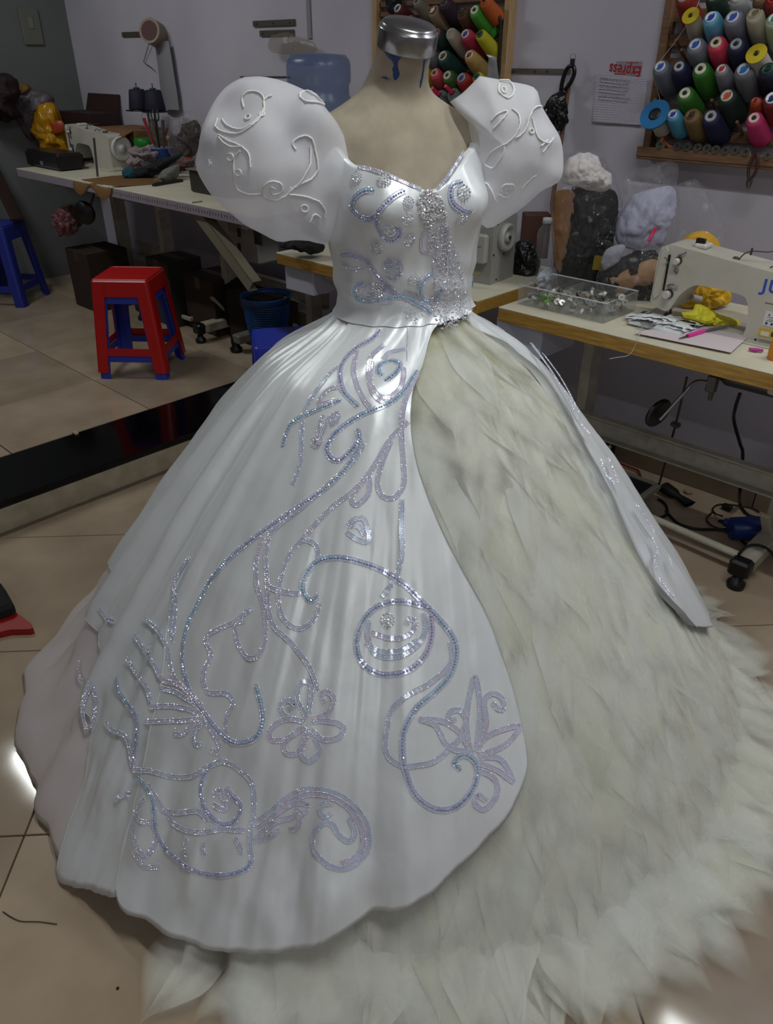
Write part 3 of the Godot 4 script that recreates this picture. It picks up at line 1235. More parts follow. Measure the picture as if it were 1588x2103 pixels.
func neck_hit(x: float, y: float) -> Vector2:
	# on the bare form
	var d := lray(x, y)
	var t := 0.9
	while t < 2.2:
		var p := L_EYE + d * t
		var q := p - axis(p.y)
		if Vector2(q.x, q.z).length() < form_r(rad_to_deg(atan2(q.x, q.z)), p.y):
			return Vector2(rad_to_deg(atan2(q.x, q.z)), p.y)
		t += 0.002
	var m := L_EYE + d * 1.6
	return Vector2(rad_to_deg(atan2(m.x, m.z)), m.y)

func beading(front: Node3D, side: Node3D, far: Node3D, bodice: Node3D) -> void:
	var big := "beaded_scroll"
	var rib := "sequin_ribbon"
	for l in [
		[780, 678, 764, 696, 734, 713, 712, 734, 700, 757, 700, 783, 708, 806, 727, 825, 738, 834],
		[700, 821, 662, 836, 632, 849, 602, 866, 591, 885, 581, 916],
		[855, 761, 836, 795, 810, 821, 780, 836, 749, 848, 719, 865, 693, 885, 676, 908, 672, 923, 681, 940, 700, 944, 723, 923, 738, 900, 734, 878],
		[742, 900, 734, 927, 703, 970, 663, 1006, 612, 1041, 562, 1076, 512, 1112, 471, 1147, 436, 1187, 408, 1237, 386, 1283, 376, 1328, 378, 1378, 396, 1429, 421, 1464, 450, 1502, 487, 1525, 525, 1514, 540, 1480, 536, 1442, 525, 1404],
		[653, 1222, 637, 1232, 622, 1212, 627, 1182, 653, 1152, 693, 1144, 743, 1154, 789, 1172, 834, 1202, 869, 1237, 904, 1273, 930, 1308, 937, 1343, 925, 1384, 894, 1419, 859, 1449, 839, 1479, 829, 1505, 827, 1546, 832, 1578, 848, 1623, 877, 1652, 909, 1662, 942, 1652, 971, 1619, 981, 1578, 967, 1554, 946, 1550, 934, 1566, 946, 1578],
		[884, 1248, 834, 1235, 794, 1237, 758, 1258, 738, 1293, 733, 1328, 743, 1358, 768, 1379, 804, 1384, 844, 1373, 874, 1343, 887, 1303, 884, 1263],
		[793, 780, 814, 764, 821, 746, 802, 740, 781, 749, 778, 764, 788, 772]]:
		scroll(front, big, SATIN, 0, 0.0100, l)
	for l in [
		[700, 749, 681, 764, 659, 791, 640, 817, 625, 848, 621, 882, 621, 916, 617, 953, 602, 995],
		[700, 795, 678, 798, 659, 817, 659, 829, 689, 821], [666, 851, 655, 878, 659, 897, 674, 863, 693, 848, 693, 863, 678, 872],
		[641, 905, 650, 899, 658, 907, 650, 917, 641, 909], [734, 719, 727, 757, 734, 791, 749, 821, 761, 836],
		[789, 708, 764, 730, 757, 761, 761, 791, 772, 814, 791, 829], [832, 717, 802, 723, 787, 738],
		[764, 742, 761, 783, 776, 810, 798, 815, 821, 798, 829, 772, 829, 753],
		[748, 910, 723, 950, 673, 996, 627, 1036, 582, 1071, 557, 1096, 547, 1137, 549, 1182, 552, 1202, 572, 1212, 602, 1217, 622, 1217],
		[542, 1102, 527, 1152, 529, 1202, 542, 1243, 547, 1283, 542, 1323, 527, 1348, 507, 1348, 491, 1323, 484, 1283, 502, 1273],
		[549, 1190, 552, 1240, 562, 1283, 592, 1313, 622, 1348, 643, 1384, 653, 1419],
		[838, 865, 812, 890, 799, 905, 763, 965, 728, 1006, 688, 1036, 653, 1071, 622, 1107, 597, 1137, 580, 1177, 572, 1222, 582, 1268, 612, 1290, 643, 1273, 658, 1237],
		[859, 761, 848, 787, 832, 825, 825, 878, 829, 953, 829, 996, 809, 1021, 784, 1016, 776, 986, 789, 940, 804, 905],
		[758, 976, 758, 1011, 733, 1036, 723, 1021, 743, 991], [713, 1081, 728, 1066, 748, 1066, 758, 1102, 756, 1117], [713, 1091, 733, 1107, 756, 1114], [722, 1078, 738, 1082, 750, 1100], [622, 1107, 640, 1112, 652, 1124, 655, 1146],
		[826, 1026, 824, 1091, 826, 1132, 814, 1182, 784, 1227],
		[925, 1318, 925, 1363, 879, 1404, 834, 1429, 804, 1459, 795, 1496, 791, 1529, 799, 1554, 827, 1572, 860, 1570, 893, 1562, 922, 1537, 946, 1513, 954, 1488],
		[763, 1298, 804, 1310, 839, 1303, 854, 1278, 841, 1270, 834, 1283], [758, 1273, 756, 1308, 773, 1343, 814, 1348, 854, 1328, 874, 1293, 869, 1258], [753, 1318, 778, 1336, 824, 1334, 859, 1312],
		[631, 1472, 611, 1435, 619, 1402, 639, 1402, 639, 1427, 635, 1464], [623, 1480, 586, 1468, 578, 1447, 594, 1437, 606, 1447, 592, 1456], [643, 1476, 672, 1464, 686, 1435, 672, 1419, 660, 1427, 668, 1443],
		[627, 1480, 586, 1476, 557, 1496, 557, 1517, 586, 1517, 623, 1492], [639, 1480, 676, 1480, 705, 1492, 696, 1513, 664, 1517, 639, 1496], [627, 1492, 586, 1521, 590, 1546, 615, 1542, 635, 1501], [635, 1496, 619, 1542, 635, 1562, 656, 1542, 643, 1505],
		[967, 1546, 958, 1476, 975, 1390, 987, 1464, 977, 1542], [987, 1529, 999, 1484, 995, 1439, 1012, 1423, 1032, 1435, 1032, 1456, 1018, 1451, 1012, 1439], [979, 1542, 1003, 1509, 1066, 1490, 1036, 1529, 983, 1550], [983, 1554, 1028, 1558, 1053, 1603, 1024, 1582, 985, 1566],
		[987, 1582, 1016, 1599, 1020, 1632, 995, 1660, 975, 1648, 983, 1632, 999, 1644], [963, 1542, 922, 1533, 893, 1488, 864, 1476, 909, 1480, 942, 1501, 963, 1533], [958, 1476, 946, 1458, 926, 1460, 922, 1476, 938, 1476],
		[520, 1693, 553, 1668, 586, 1640, 623, 1621, 664, 1621, 705, 1636, 737, 1664, 756, 1701, 756, 1742, 733, 1771, 701, 1783, 668, 1771, 645, 1742, 647, 1709, 664, 1689, 684, 1693, 696, 1713, 717, 1726, 729, 1709, 717, 1677],
		[530, 1700, 560, 1676, 592, 1650, 625, 1632, 664, 1631, 699, 1645, 727, 1670, 744, 1703, 745, 1738, 727, 1761, 701, 1772],
		[525, 1697, 570, 1668, 606, 1648, 631, 1652, 623, 1668, 606, 1660], [520, 1728, 561, 1689, 598, 1677, 619, 1668, 611, 1697, 594, 1701], [530, 1728, 560, 1712, 575, 1700], [684, 1648, 664, 1650, 658, 1664, 668, 1677, 680, 1668],
		[484, 1276, 442, 1294, 423, 1313, 434, 1344, 419, 1381, 427, 1419, 465, 1423, 480, 1442, 465, 1472, 465, 1502], [518, 1249, 500, 1262, 484, 1276],
		[408, 1446, 363, 1396, 351, 1366], [423, 1472, 393, 1457, 351, 1449, 308, 1451], [423, 1474, 378, 1478, 340, 1480, 298, 1481],
		[423, 1476, 397, 1487, 378, 1506, 359, 1506, 363, 1498], [423, 1480, 400, 1502, 400, 1525, 416, 1529], [427, 1487, 450, 1525, 446, 1544, 434, 1540],
		[416, 1449, 374, 1408, 336, 1396, 321, 1370], [404, 1446, 378, 1430, 359, 1419, 329, 1412],
		[274, 1580, 310, 1582, 348, 1593, 393, 1593, 427, 1574, 461, 1563, 495, 1582, 518, 1608, 523, 1653, 518, 1687, 514, 1729, 518, 1767],
		[438, 1631, 453, 1623, 461, 1646, 468, 1619, 476, 1642, 461, 1661, 438, 1650], [306, 1608, 329, 1650, 351, 1684, 378, 1702, 412, 1708, 453, 1702, 506, 1704], [332, 1661, 363, 1668, 408, 1665, 427, 1687],
		[298, 1638, 280, 1661, 274, 1699, 282, 1740, 302, 1755, 321, 1725, 314, 1691, 287, 1684, 280, 1661], [275, 1748, 297, 1778, 329, 1778],
		[385, 1721, 378, 1748, 385, 1753], [419, 1729, 416, 1748, 423, 1755], [484, 1718, 495, 1744, 495, 1755], [344, 1328, 351, 1366]]:
		scroll(front, rib, SATIN, 1, 0.0095, l)
	for l in [[434, 1570, 416, 1600, 414, 1638, 431, 1672, 461, 1693, 487, 1680, 495, 1653, 480, 1634, 465, 1619], [283, 1597, 306, 1623, 317, 1661, 321, 1706, 336, 1736, 363, 1763, 397, 1786, 434, 1795, 472, 1795, 506, 1782, 519, 1763]]:
		scroll(front, big, SATIN, 0, 0.0088, l)
	scroll(front, "bead_row", SATIN, 2, 0.004, [836, 670, 838, 690, 836, 712, 836, 742])
	for l in [[240, 1389, 242, 1415, 264, 1446, 280, 1472, 280, 1521, 274, 1563, 272, 1578], [223, 1270, 246, 1283, 261, 1313, 268, 1332]]:
		scroll(side, big, SATIN, 0, 0.0088, l)
	for l in [[391, 1142, 360, 1192, 362, 1240, 355, 1318], [359, 1200, 352, 1260, 350, 1306], [295, 1268, 325, 1294, 344, 1328], [276, 1302, 298, 1336, 321, 1370], [261, 1351, 280, 1381, 302, 1412, 310, 1442],
		[217, 1480, 230, 1498, 257, 1510, 268, 1540, 272, 1574], [238, 1642, 255, 1631, 270, 1629], [204, 1249, 214, 1262, 223, 1276], [162, 1359, 166, 1396, 189, 1389, 200, 1362, 223, 1359], [185, 1400, 170, 1449, 178, 1495],
		[190, 1404, 172, 1446, 176, 1487, 190, 1487, 198, 1442, 190, 1408]]:
		scroll(side, rib, SATIN, 1, 0.0088, l)
	for l in [[1233, 940, 1241, 968, 1263, 995], [1247, 937, 1260, 968, 1269, 992], [1304, 1034, 1321, 1056, 1343, 1092], [1340, 1105, 1349, 1133, 1343, 1147, 1349, 1174], [1373, 1141, 1379, 1166], [1354, 1188, 1371, 1216, 1384, 1227],
		[1090, 705, 1130, 760, 1165, 815, 1185, 860], [1105, 715, 1150, 775, 1190, 850], [1180, 850, 1192, 872, 1210, 890]]:
		scroll(far, rib, SATIN, 1, 0.008, l)
	for q in [[797, 1271, 0.012], [657, 903, 0.008]]:
		blossom(front, SATIN, q[0], q[1], q[2])
	blossom(side, SATIN, 312, 1330, 0.009)
	# bodice
	for l in [[769, 390, 746, 392, 728, 407, 723, 425, 734, 441, 753, 450, 769, 446, 779, 433, 793, 417, 813, 401, 831, 392], [779, 433, 774, 455, 779, 475, 791, 491, 809, 494, 821, 483, 821, 473, 811, 469], [948, 374, 930, 380, 925, 397, 930, 417, 944, 429, 960, 437, 970, 430],
		[702, 525, 718, 523, 749, 534, 761, 544, 771, 560, 787, 578, 801, 592, 817, 606], [746, 580, 732, 586, 728, 598, 736, 614, 757, 618, 781, 616, 801, 612, 817, 608, 837, 612, 853, 620, 869, 628, 886, 642], [910, 586, 900, 606, 882, 618, 867, 612, 863, 592, 873, 572, 892, 558]]:
		scroll(bodice, big, BODICE, 0, 0.0100, l)
	for l in [[898, 386, 916, 366, 934, 340, 952, 312], [865, 388, 837, 377, 801, 361, 765, 349, 735, 342], [702, 540, 724, 554, 746, 550, 761, 544], [761, 618, 793, 620, 810, 616], [871, 473, 865, 497, 869, 515, 884, 517], [920, 461, 918, 491, 920, 521, 916, 552], [785, 546, 801, 534, 821, 538, 825, 556, 809, 572, 793, 566], [829, 600, 850, 606, 866, 612]]:
		scroll(bodice, rib, BODICE, 1, 0.0062, l)
	for q in [[791, 367, 0.012], [774, 509, 0.012], [841, 493, 0.011], [950, 394, 0.013], [851, 572, 0.011], [779, 596, 0.012], [799, 471, 0.011], [946, 449, 0.010], [839, 415, 0.010], [837, 449, 0.011], [735, 362, 0.009]]:
		blossom(bodice, BODICE, q[0], q[1], q[2])
	encrusted(bodice, "stone_brooch", BODICE, [862, 395, 880, 387, 898, 395, 912, 418, 916, 445, 892, 452, 884, 470, 872, 466, 862, 440, 856, 415], 420, 0.0021, Color(0.66, 0.66, 0.70))
	encrusted(bodice, "bead_lace", BODICE, [878, 470, 916, 455, 930, 500, 948, 541, 952, 575, 956, 608, 930, 610, 906, 612, 884, 600, 892, 560, 880, 520], 750, 0.0017, Color(0.58, 0.58, 0.72))
	encrusted(bodice, "sequin_patch", BODICE, [785, 545, 803, 533, 822, 540, 826, 558, 818, 575, 800, 574], 170, 0.0014, Color(0.50, 0.60, 0.76))
	encrusted(bodice, "sequin_patch", BODICE, [736, 588, 760, 578, 792, 590, 800, 608, 760, 614, 738, 608], 170, 0.0014, Color(0.56, 0.56, 0.74))
	encrusted(front, "bead_lace", SATIN, [880, 612, 962, 612, 968, 640, 940, 668, 905, 676, 890, 650], 420, 0.0018, Color(0.62, 0.63, 0.74))
	encrusted(front, "sequin_patch", SATIN, [818, 615, 862, 622, 880, 640, 850, 664, 826, 645], 200, 0.0014, Color(0.56, 0.58, 0.74))


# ---------------------------------------------------------------- shared builders for the workroom

func words(parent: Node3D, called: String, what: String, size: float, at: Transform3D, m: Material, bold := false, slant := false) -> MeshInstance3D:
	var f := SystemFont.new()
	f.font_names = PackedStringArray(["Droid Sans"])
	f.font_weight = 700 if bold else 400
	f.font_italic = slant
	var t := TextMesh.new()
	t.font = f
	t.text = what
	t.font_size = 48
	t.pixel_size = size / 48.0
	t.depth = 0.0008
	t.curve_step = 2.0
	return put(parent, called, t, m, at)

func blob(parent: Node3D, called: String, outline: Array, front: float, back: float, m: Material, lump := 0.012, shift := 0.0, sd := 1, freq := 0.16) -> MeshInstance3D:
	# a soft body with that outline, standing upright where its thing stands; the thing is turned towards the aisle
	var poly := PackedVector2Array()
	var base: Transform3D = parent.transform
	var n := base.basis.z
	var o := base.origin + n * shift
	for q in smooth2(pairs(outline), 9.0):
		var d := ray(q.x, q.y)
		var p := EYE + d * (n.dot(o - EYE) / n.dot(d))
		p = base.affine_inverse() * p
		poly.append(Vector2(p.x, p.y))
	var lumps := FastNoiseLite.new()
	lumps.seed = sd + 50
	lumps.frequency = freq
	lumps.fractal_octaves = 5
	var b := MB.new()
	var filmy := called == "clear_film"
	b.balloon(poly, front, back, lumps, lump * (1.3 if filmy else 1.5), 44 if filmy else 72, 14 if filmy else 22, 0.5, filmy)
	return put(parent, called, b, m, Transform3D(Basis(), Vector3(0, 0, shift)))

func soft_thing(called: String, label: String, category: String, at: Vector3, group := "") -> Node3D:
	return thing(called, label, category, at, deg_to_rad(44.0), group)

func machine(label: String, at: Vector3, lettered: bool) -> Node3D:
	# an industrial lockstitch machine: needle head at x = 0, wheel at the far end; base on the bench top
	var t := thing("sewing_machine", label, "sewing machine", at)
	var paint: Material = M.machine_paint
	var b := MB.new()
	b.plate(smooth2(pairs([0, 0.06, 0.004, 0.048, 0.05, 0.032, 0.068, 0.05, 0.085, 0.085, 0.11, 0.112, 0.14, 0.122, 0.245, 0.118, 0.272, 0.105, 0.283, 0.07, 0.287, 0.03, 0.283, 0.004, 0.30, 0.003, 0.49, 0.003, 0.497, 0.02, 0.497, 0.15, 0.49, 0.178, 0.46, 0.185, 0.33, 0.188, 0.28, 0.192, 0.08, 0.213, 0.03, 0.216, 0.006, 0.205, 0, 0.18, 0, 0.12]), 0.012), -0.065, 0.05, 0.010)
	put(t, "body", b, paint)
	b = MB.new()
	b.box(Vector3(0.235, 0.002, -0.005), Vector3(0.53, 0.005, 0.178), 0.0015)
	put(t, "bed", b, paint)
	b = MB.new()
	b.box(Vector3(0.045, 0.0055, 0.03), Vector3(0.16, 0.002, 0.05), 0.0005)
	put(t, "slide_plate", b, M.steel)
	# side face plate with the take-up slot
	b = MB.new()
	b.plate(pairs([0.004, 0.075, 0.012, 0.06, 0.026, 0.075, 0.03, 0.20, 0.022, 0.214, 0.008, 0.205]), 0.05, 0.056, 0.002)
	put(t, "face_plate", b, paint)
	b = MB.new()
	b.box(Vector3(0.034, 0.14, 0.0505), Vector3(0.006, 0.10, 0.003))
	put(t, "take_up_slot", b, M.black_plastic)
	b = MB.new()
	b.tube([Vector3(0.034, 0.165, 0.05), Vector3(0.034, 0.18, 0.066), Vector3(0.03, 0.185, 0.072)], 0.002, 6)
	put(t, "take_up_lever", b, M.steel)
	# tension knobs
	for q in [[0.052, 0.083, 0.0115], [0.062, 0.178, 0.009]]:
		b = MB.new()
		b.xf = Transform3D(Basis(Vector3.RIGHT, PI / 2), Vector3(q[0], q[1], 0.05))
		b.lathe([[0.0, 0.0], [q[2] * 1.25, 0.0], [q[2] * 1.25, 0.004], [q[2] * 0.5, 0.005], [q[2] * 0.5, 0.009]], 20, 4, true)
		var k := put(t, "tension_disc", b, M.dull_steel)
		b = MB.new()
		b.xf = Transform3D(Basis(Vector3.RIGHT, PI / 2), Vector3(q[0], q[1], 0.059))
		b.lathe([[0.0, 0.0], [q[2], 0.0], [q[2], 0.010], [q[2] * 0.8, 0.013], [0.0, 0.013]], 20, 4, true)
		put(k, "knob", b, hue("bdbab4", 0.4))
	b = MB.new()
	b.tube(smooth3([Vector3(0.045, 0.105, 0.052), Vector3(0.06, 0.112, 0.058), Vector3(0.078, 0.108, 0.056)], 5), 0.0025, 6)
	b.tube(smooth3([Vector3(0.06, 0.192, 0.052), Vector3(0.075, 0.20, 0.056), Vector3(0.082, 0.205, 0.054)], 5), 0.002, 6)
	b.tube(smooth3([Vector3(0.056, 0.150, 0.052), Vector3(0.062, 0.158, 0.056), Vector3(0.068, 0.150, 0.054), Vector3(0.062, 0.142, 0.052)], 5), 0.0016, 6, true)
	put(t, "thread_guide", b, M.steel)
	# needle bar and presser foot
	b = MB.new()
	b.tube([Vector3(0.032, 0.045, 0.0), Vector3(0.032, 0.028, 0.0)], 0.004, 8)
	b.tube([Vector3(0.032, 0.03, 0.0), Vector3(0.032, 0.004, 0.0)], 0.0013, 6)
	put(t, "needle_bar", b, M.steel)
	b = MB.new()
	b.tube([Vector3(0.044, 0.05, -0.004), Vector3(0.044, 0.014, -0.004)], 0.0035, 8)
	b.box(Vector3(0.04, 0.0125, 0.004), Vector3(0.014, 0.004, 0.03), 0.001)
	put(t, "presser_foot", b, M.dull_steel)
	b = MB.new()
	b.tube([Vector3(0.075, 0.055, -0.062), Vector3(0.095, 0.048, -0.085)], 0.010, 10)
	put(t, "lifter_knob", b, hue("c9c2bd", 0.4))
	# on top: oil cap, thread guides
	b = MB.new()
	b.box(Vector3(0.10, 0.216, -0.01), Vector3(0.036, 0.014, 0.05), 0.004)
	put(t, "top_lid", b, hue("c4c0b8", 0.4))
	b = MB.new()
	b.box(Vector3(0.094, 0.224, 0.0), Vector3(0.026, 0.024, 0.012), 0.002)
	put(t, "lid_catch", b, M.black_plastic)
	b = MB.new()
	b.tube(smooth3([Vector3(0.215, 0.198, 0.02), Vector3(0.225, 0.215, 0.02), Vector3(0.24, 0.224, 0.01), Vector3(0.275, 0.224, -0.01), Vector3(0.29, 0.228, -0.02)], 5), 0.0018, 6)
	b.tube([Vector3(0.24, 0.232, 0.01), Vector3(0.24, 0.214, 0.01)], 0.003, 6)
	b.tube(smooth3([Vector3(0.30, 0.192, 0.02), Vector3(0.32, 0.203, 0.015), Vector3(0.335, 0.197, 0.01), Vector3(0.35, 0.203, 0.0)], 5), 0.0018, 6)
	put(t, "thread_guide", b, M.dull_steel)
	b = MB.new()
	b.xf = Transform3D(Basis(), Vector3(0.205, 0.200, 0.015))
	b.lathe([[0.0, 0.0], [0.008, 0.0], [0.008, 0.003], [0.005, 0.005], [0.0, 0.005]], 14)
	b.xf = Transform3D(Basis(), Vector3(0.385, 0.186, 0.0))
	b.lathe([[0.0, 0.0], [0.014, 0.0], [0.013, 0.010], [0.0, 0.012]], 18)
	put(t, "oil_cap", b, M.dull_steel)
	# hand wheel
	b = MB.new()
	b.xf = Transform3D(Basis(Vector3.FORWARD, PI / 2), Vector3(0.497, 0.115, -0.008))
	b.lathe([[0.0, 0.0], [0.03, 0.0], [0.03, 0.012], [0.058, 0.014], [0.062, 0.02], [0.062, 0.034], [0.055, 0.04], [0.045, 0.034], [0.022, 0.032], [0.02, 0.042], [0.0, 0.043]], 36, 4)
	put(t, "hand_wheel", b, hue("b9b6b2", 0.35))
	if lettered:
		words(t, "lettering", "JUKI", 0.045, Transform3D(Basis(), Vector3(0.348, 0.152, 0.0505)), hue("1c4fb4", 0.5), true)
		words(t, "model_lettering", "Dl", 0.026, Transform3D(Basis(), Vector3(0.352, 0.119, 0.0505)), hue("5a5c66", 0.5), false, true)
		b = MB.new()
		b.box(Vector3(0.37, 0.109, 0.0503), Vector3(0.10, 0.0022, 0.0012))
		put(t, "model_line", b, hue("5a5c66", 0.5))
		b = MB.new()
		b.box(Vector3(0.345, 0.070, 0.0505), Vector3(0.034, 0.040, 0.0012))
		var lab := put(t, "threading_label", b, hue("cfd0d4", 0.5))
		b = MB.new()
		for q in [[-0.006, 0.010, 0.004, 0.004], [0.004, 0.016, 0.003, 0.003], [-0.008, -0.013, 0.006, 0.006], [0.006, -0.013, 0.006, 0.006], [0.0, 0.004, 0.02, 0.001], [0.003, -0.002, 0.016, 0.001], [-0.002, -0.006, 0.018, 0.001]]:
			b.box(Vector3(0.345 + q[0], 0.070 + q[1], 0.0514), Vector3(q[2], q[3], 0.0006))
		put(lab, "print", b, hue("3c3c46", 0.6))
		b = MB.new()
		b.box(Vector3(0.352, 0.031, 0.0505), Vector3(0.058, 0.022, 0.0012))
		lab = put(t, "warning_label", b, hue("c8a92c", 0.5))
		b = MB.new()
		b.box(Vector3(0.34, 0.029, 0.0514), Vector3(0.022, 0.012, 0.0006))
		put(lab, "print", b, hue("d8d4c4", 0.6))
		b = MB.new()
		b.box(Vector3(0.362, 0.031, 0.0514), Vector3(0.012, 0.012, 0.0006))
		put(lab, "print", b, hue("4a3a14", 0.6))
		b = MB.new()
		for k in 3:
			b.box(Vector3(0.352, 0.012 - k * 0.004, 0.0506), Vector3(0.05, 0.0018, 0.0008))
		put(t, "plate_print", b, hue("8c8a84", 0.5))
		for q in [[0.32, 0.008], [0.385, 0.006]]:
			b = MB.new()
			b.xf = Transform3D(Basis(Vector3.RIGHT, PI / 2), Vector3(q[0], q[1], 0.05))
			b.lathe([[0.0, 0.0], [0.003, 0.0], [0.003, 0.002], [0.0, 0.002]], 10)
			put(t, "screw", b, M.black_plastic)
	return t

func bench(called: String, label: String, x0: float, x1: float, z0: float, z1: float, floor_y: float, legs: Array, dark_edge := false) -> Node3D:
	var rail := -0.12 if floor_y == 0.0 else -0.25
	var t := thing(called, label, "table", Vector3((x0 + x1) / 2, floor_y, (z0 + z1) / 2))
	var w := x1 - x0
	var d := z1 - z0
	var back := -0.15
	var b := MB.new()
	b.box(Vector3(0, TOP - 0.002, 0), Vector3(w, 0.004, d), 0.001)
	var top := put(t, "worktop", b, M.laminate)
	b = MB.new()
	b.box(Vector3(0, TOP - 0.024, 0), Vector3(w, 0.040, d), 0.002)
	put(top, "edge", b, hue("8d8590", 0.5) if dark_edge else M.bench_edge)
	for x in legs:
		var lx: float = x - (x0 + x1) / 2
		b = MB.new()
		b.box(Vector3(lx, 0.39, back), Vector3(0.04, 0.62, 0.075), 0.004)
		b.box(Vector3(lx, TOP - 0.06, 0.0), Vector3(0.045, 0.032, d * 0.8), 0.004)
		b.xf = Transform3D(Basis(Vector3.RIGHT, 0.7), Vector3(lx, 0.16, back + 0.075))
		b.box(Vector3.ZERO, Vector3(0.03, 0.16, 0.014), 0.003)
		b.xf = Transform3D()
		var g := put(t, "leg", b, M.frame_paint)
		b = MB.new()
		b.box(Vector3(lx, 0.075, back), Vector3(0.06, 0.05, 0.46), 0.006)
		put(g, "foot_bar", b, M.frame_paint)
		for s in [-1, 1]:
			b = MB.new()
			b.box(Vector3(lx, 0.075, back + s * 0.225), Vector3(0.064, 0.056, 0.05), 0.008)
			b.xf = Transform3D(Basis(), Vector3(lx, 0, back + s * 0.225))
			b.lathe([[0.0, 0.0], [0.027, 0.0], [0.028, 0.018], [0.018, 0.026], [0.012, 0.05], [0.0, 0.05]], 20)
			put(g, "rubber_foot", b, M.black_plastic)
	if legs.size() > 1:
		b = MB.new()
		var a: float = legs[0] - (x0 + x1) / 2
		var c: float = legs[1] - (x0 + x1) / 2
		b.box(Vector3((a + c) / 2, 0.288, rail), Vector3(c - a, 0.07, 0.003))
		b.box(Vector3((a + c) / 2, 0.325, rail + 0.015), Vector3(c - a, 0.006, 0.032), 0.001)
		b.box(Vector3((a + c) / 2, 0.25, rail + 0.015), Vector3(c - a, 0.006, 0.032), 0.001)
		put(t, "cross_rail", b, M.frame_paint)
	return t


# ---------------------------------------------------------------- benches on the right

func right_bench() -> void:
	var t := bench("sewing_bench", "sewing bench with cream top and yellow edge under the large machine with blue lettering", -1.39, -0.17, -2.50, -1.945, 0.0, [-1.275, -0.545])
	t.position.z = -2.2225
	# embossed letters on the rail, knee lifter, oil pan, pedal
	var rail: Node3D = t.get_node("cross_rail")
	var b := MB.new()
	for k in 5:
		var x := -0.22 + k * 0.075
		var y := 0.288
		var h := 0.018
		match k:
			0:
				b.box(Vector3(x, y, -0.1175), Vector3(0.003, h * 2, 0.002))
			1:
				for s in [-1, 1]:
					b.box(Vector3(x + s * 0.018, y, -0.1175), Vector3(0.003, h * 2, 0.002))
				b.box(Vector3(x, y + h, -0.1175), Vector3(0.036, 0.003, 0.002))
			2:
				for s in [-1, 1]:
					b.box(Vector3(x + s * 0.018, y, -0.1175), Vector3(0.003, h * 2, 0.002))
				b.box(Vector3(x, y - h, -0.1175), Vector3(0.036, 0.003, 0.002))
			3:
				for s in [-1, 1]:
					b.box(Vector3(x, y + s * h, -0.1175), Vector3(0.036, 0.003, 0.002))
					b.box(Vector3(x + s * 0.018, y, -0.1175), Vector3(0.003, h * 2, 0.002))
			4:
				b.box(Vector3(x, y + h, -0.1175), Vector3(0.036, 0.003, 0.002))
				b.box(Vector3(x, y, -0.1175), Vector3(0.036, 0.003, 0.002))
				b.box(Vector3(x + 0.018, y - h / 2, -0.1175), Vector3(0.003, h, 0.002))
				b.box(Vector3(x - 0.018, y + h / 2, -0.1175), Vector3(0.003, h, 0.002))
	put(rail, "embossed_letters", b, M.frame_paint)
	var o := t.position
	b = MB.new()
	var pan := on_z(1535, 800, -2.25) - o
	b.box(Vector3(pan.x + 0.10, TOP - 0.095, -0.03), Vector3(0.34, 0.10, 0.20), 0.02)
	put(t, "oil_pan", b, hue("3c3e3c", 0.4, 0.3))
	b = MB.new()
	var thin := on_z(1320, 728, -2.1) - o
	b.box(Vector3(thin.x, TOP - 0.06, 0.08), Vector3(0.10, 0.03, 0.10), 0.008)
	put(t, "pan_lip", b, hue("34322f", 0.4, 0.3))
	var clamp_at := on_z(1463, 788, -2.12) - o
	b = MB.new()
	b.box(clamp_at, Vector3(0.028, 0.05, 0.022), 0.003)
	b.box(clamp_at + Vector3(0.004, -0.035, 0), Vector3(0.012, 0.03, 0.012), 0.003)
	put(t, "lifter_clamp", b, M.dull_steel)
	b = MB.new()
	var k0 := on_z(1356, 862, -2.04) - o
	var k1 := on_z(1405, 808, -2.07) - o
	var k2 := on_z(1424, 787, -2.09) - o
	b.tube(smooth3([k0, k1, k2, on_z(1440, 783, -2.105) - o, clamp_at], 6), 0.0055, 8)
	put(t, "knee_lifter_rod", b, M.steel)
	b = MB.new()
	var pc := on_z(1352, 848, -2.05) - o
	b.xf = Transform3D(Basis(Vector3.UP, deg_to_rad(60)) * Basis(Vector3.BACK, deg_to_rad(-38)) * Basis(Vector3.RIGHT, PI / 2), pc).scaled_local(Vector3(1.0, 1, 1.45))
	b.lathe([[0.0, -0.010], [0.026, -0.010], [0.032, -0.004], [0.032, 0.004], [0.027, 0.009], [0.02, 0.004], [0.0, 0.004]], 32)
	put(t, "knee_pad", b, M.black_plastic)
	b = MB.new()
	var r0 := on_z(1354, 995, -2.42) - o
	var r1 := on_z(1388, 872, -2.36) - o
	var r2 := on_z(1411, 775, -2.30) - o
	b.tube([r0, r1, r2], 0.004, 8)
	b.box(r1, Vector3(0.03, 0.016, 0.02), 0.003)
	put(t, "treadle_rod", b, M.dull_steel)
	# the treadle, hung between the legs
	var ta := on_y(1357, 1001, 0.05)
	b = MB.new()
	b.box(Vector3(ta.x - 0.17, 0.06, -2.33) - o, Vector3(0.31, 0.012, 0.27), 0.003)
	var tr := put(t, "treadle", b, M.black_plastic)
	b = MB.new()
	for s in [-1, 1]:
		b.box(Vector3(ta.x - 0.17 + s * 0.165, 0.06, -2.33) - o, Vector3(0.022, 0.024, 0.31), 0.004)
		b.box(Vector3(ta.x - 0.17, 0.06, -2.33 + s * 0.148) - o, Vector3(0.33, 0.022, 0.014), 0.003)
	put(tr, "treadle_frame", b, M.frame_paint)
	b = MB.new()
	var b0 := on_y(1326, 1058, 0.075)
	var b1 := on_y(1522, 1142, 0.075)
	b.tube([b0 - o, b1 - o], 0.0125, 12)
	put(t, "floor_bar", b, M.frame_paint)

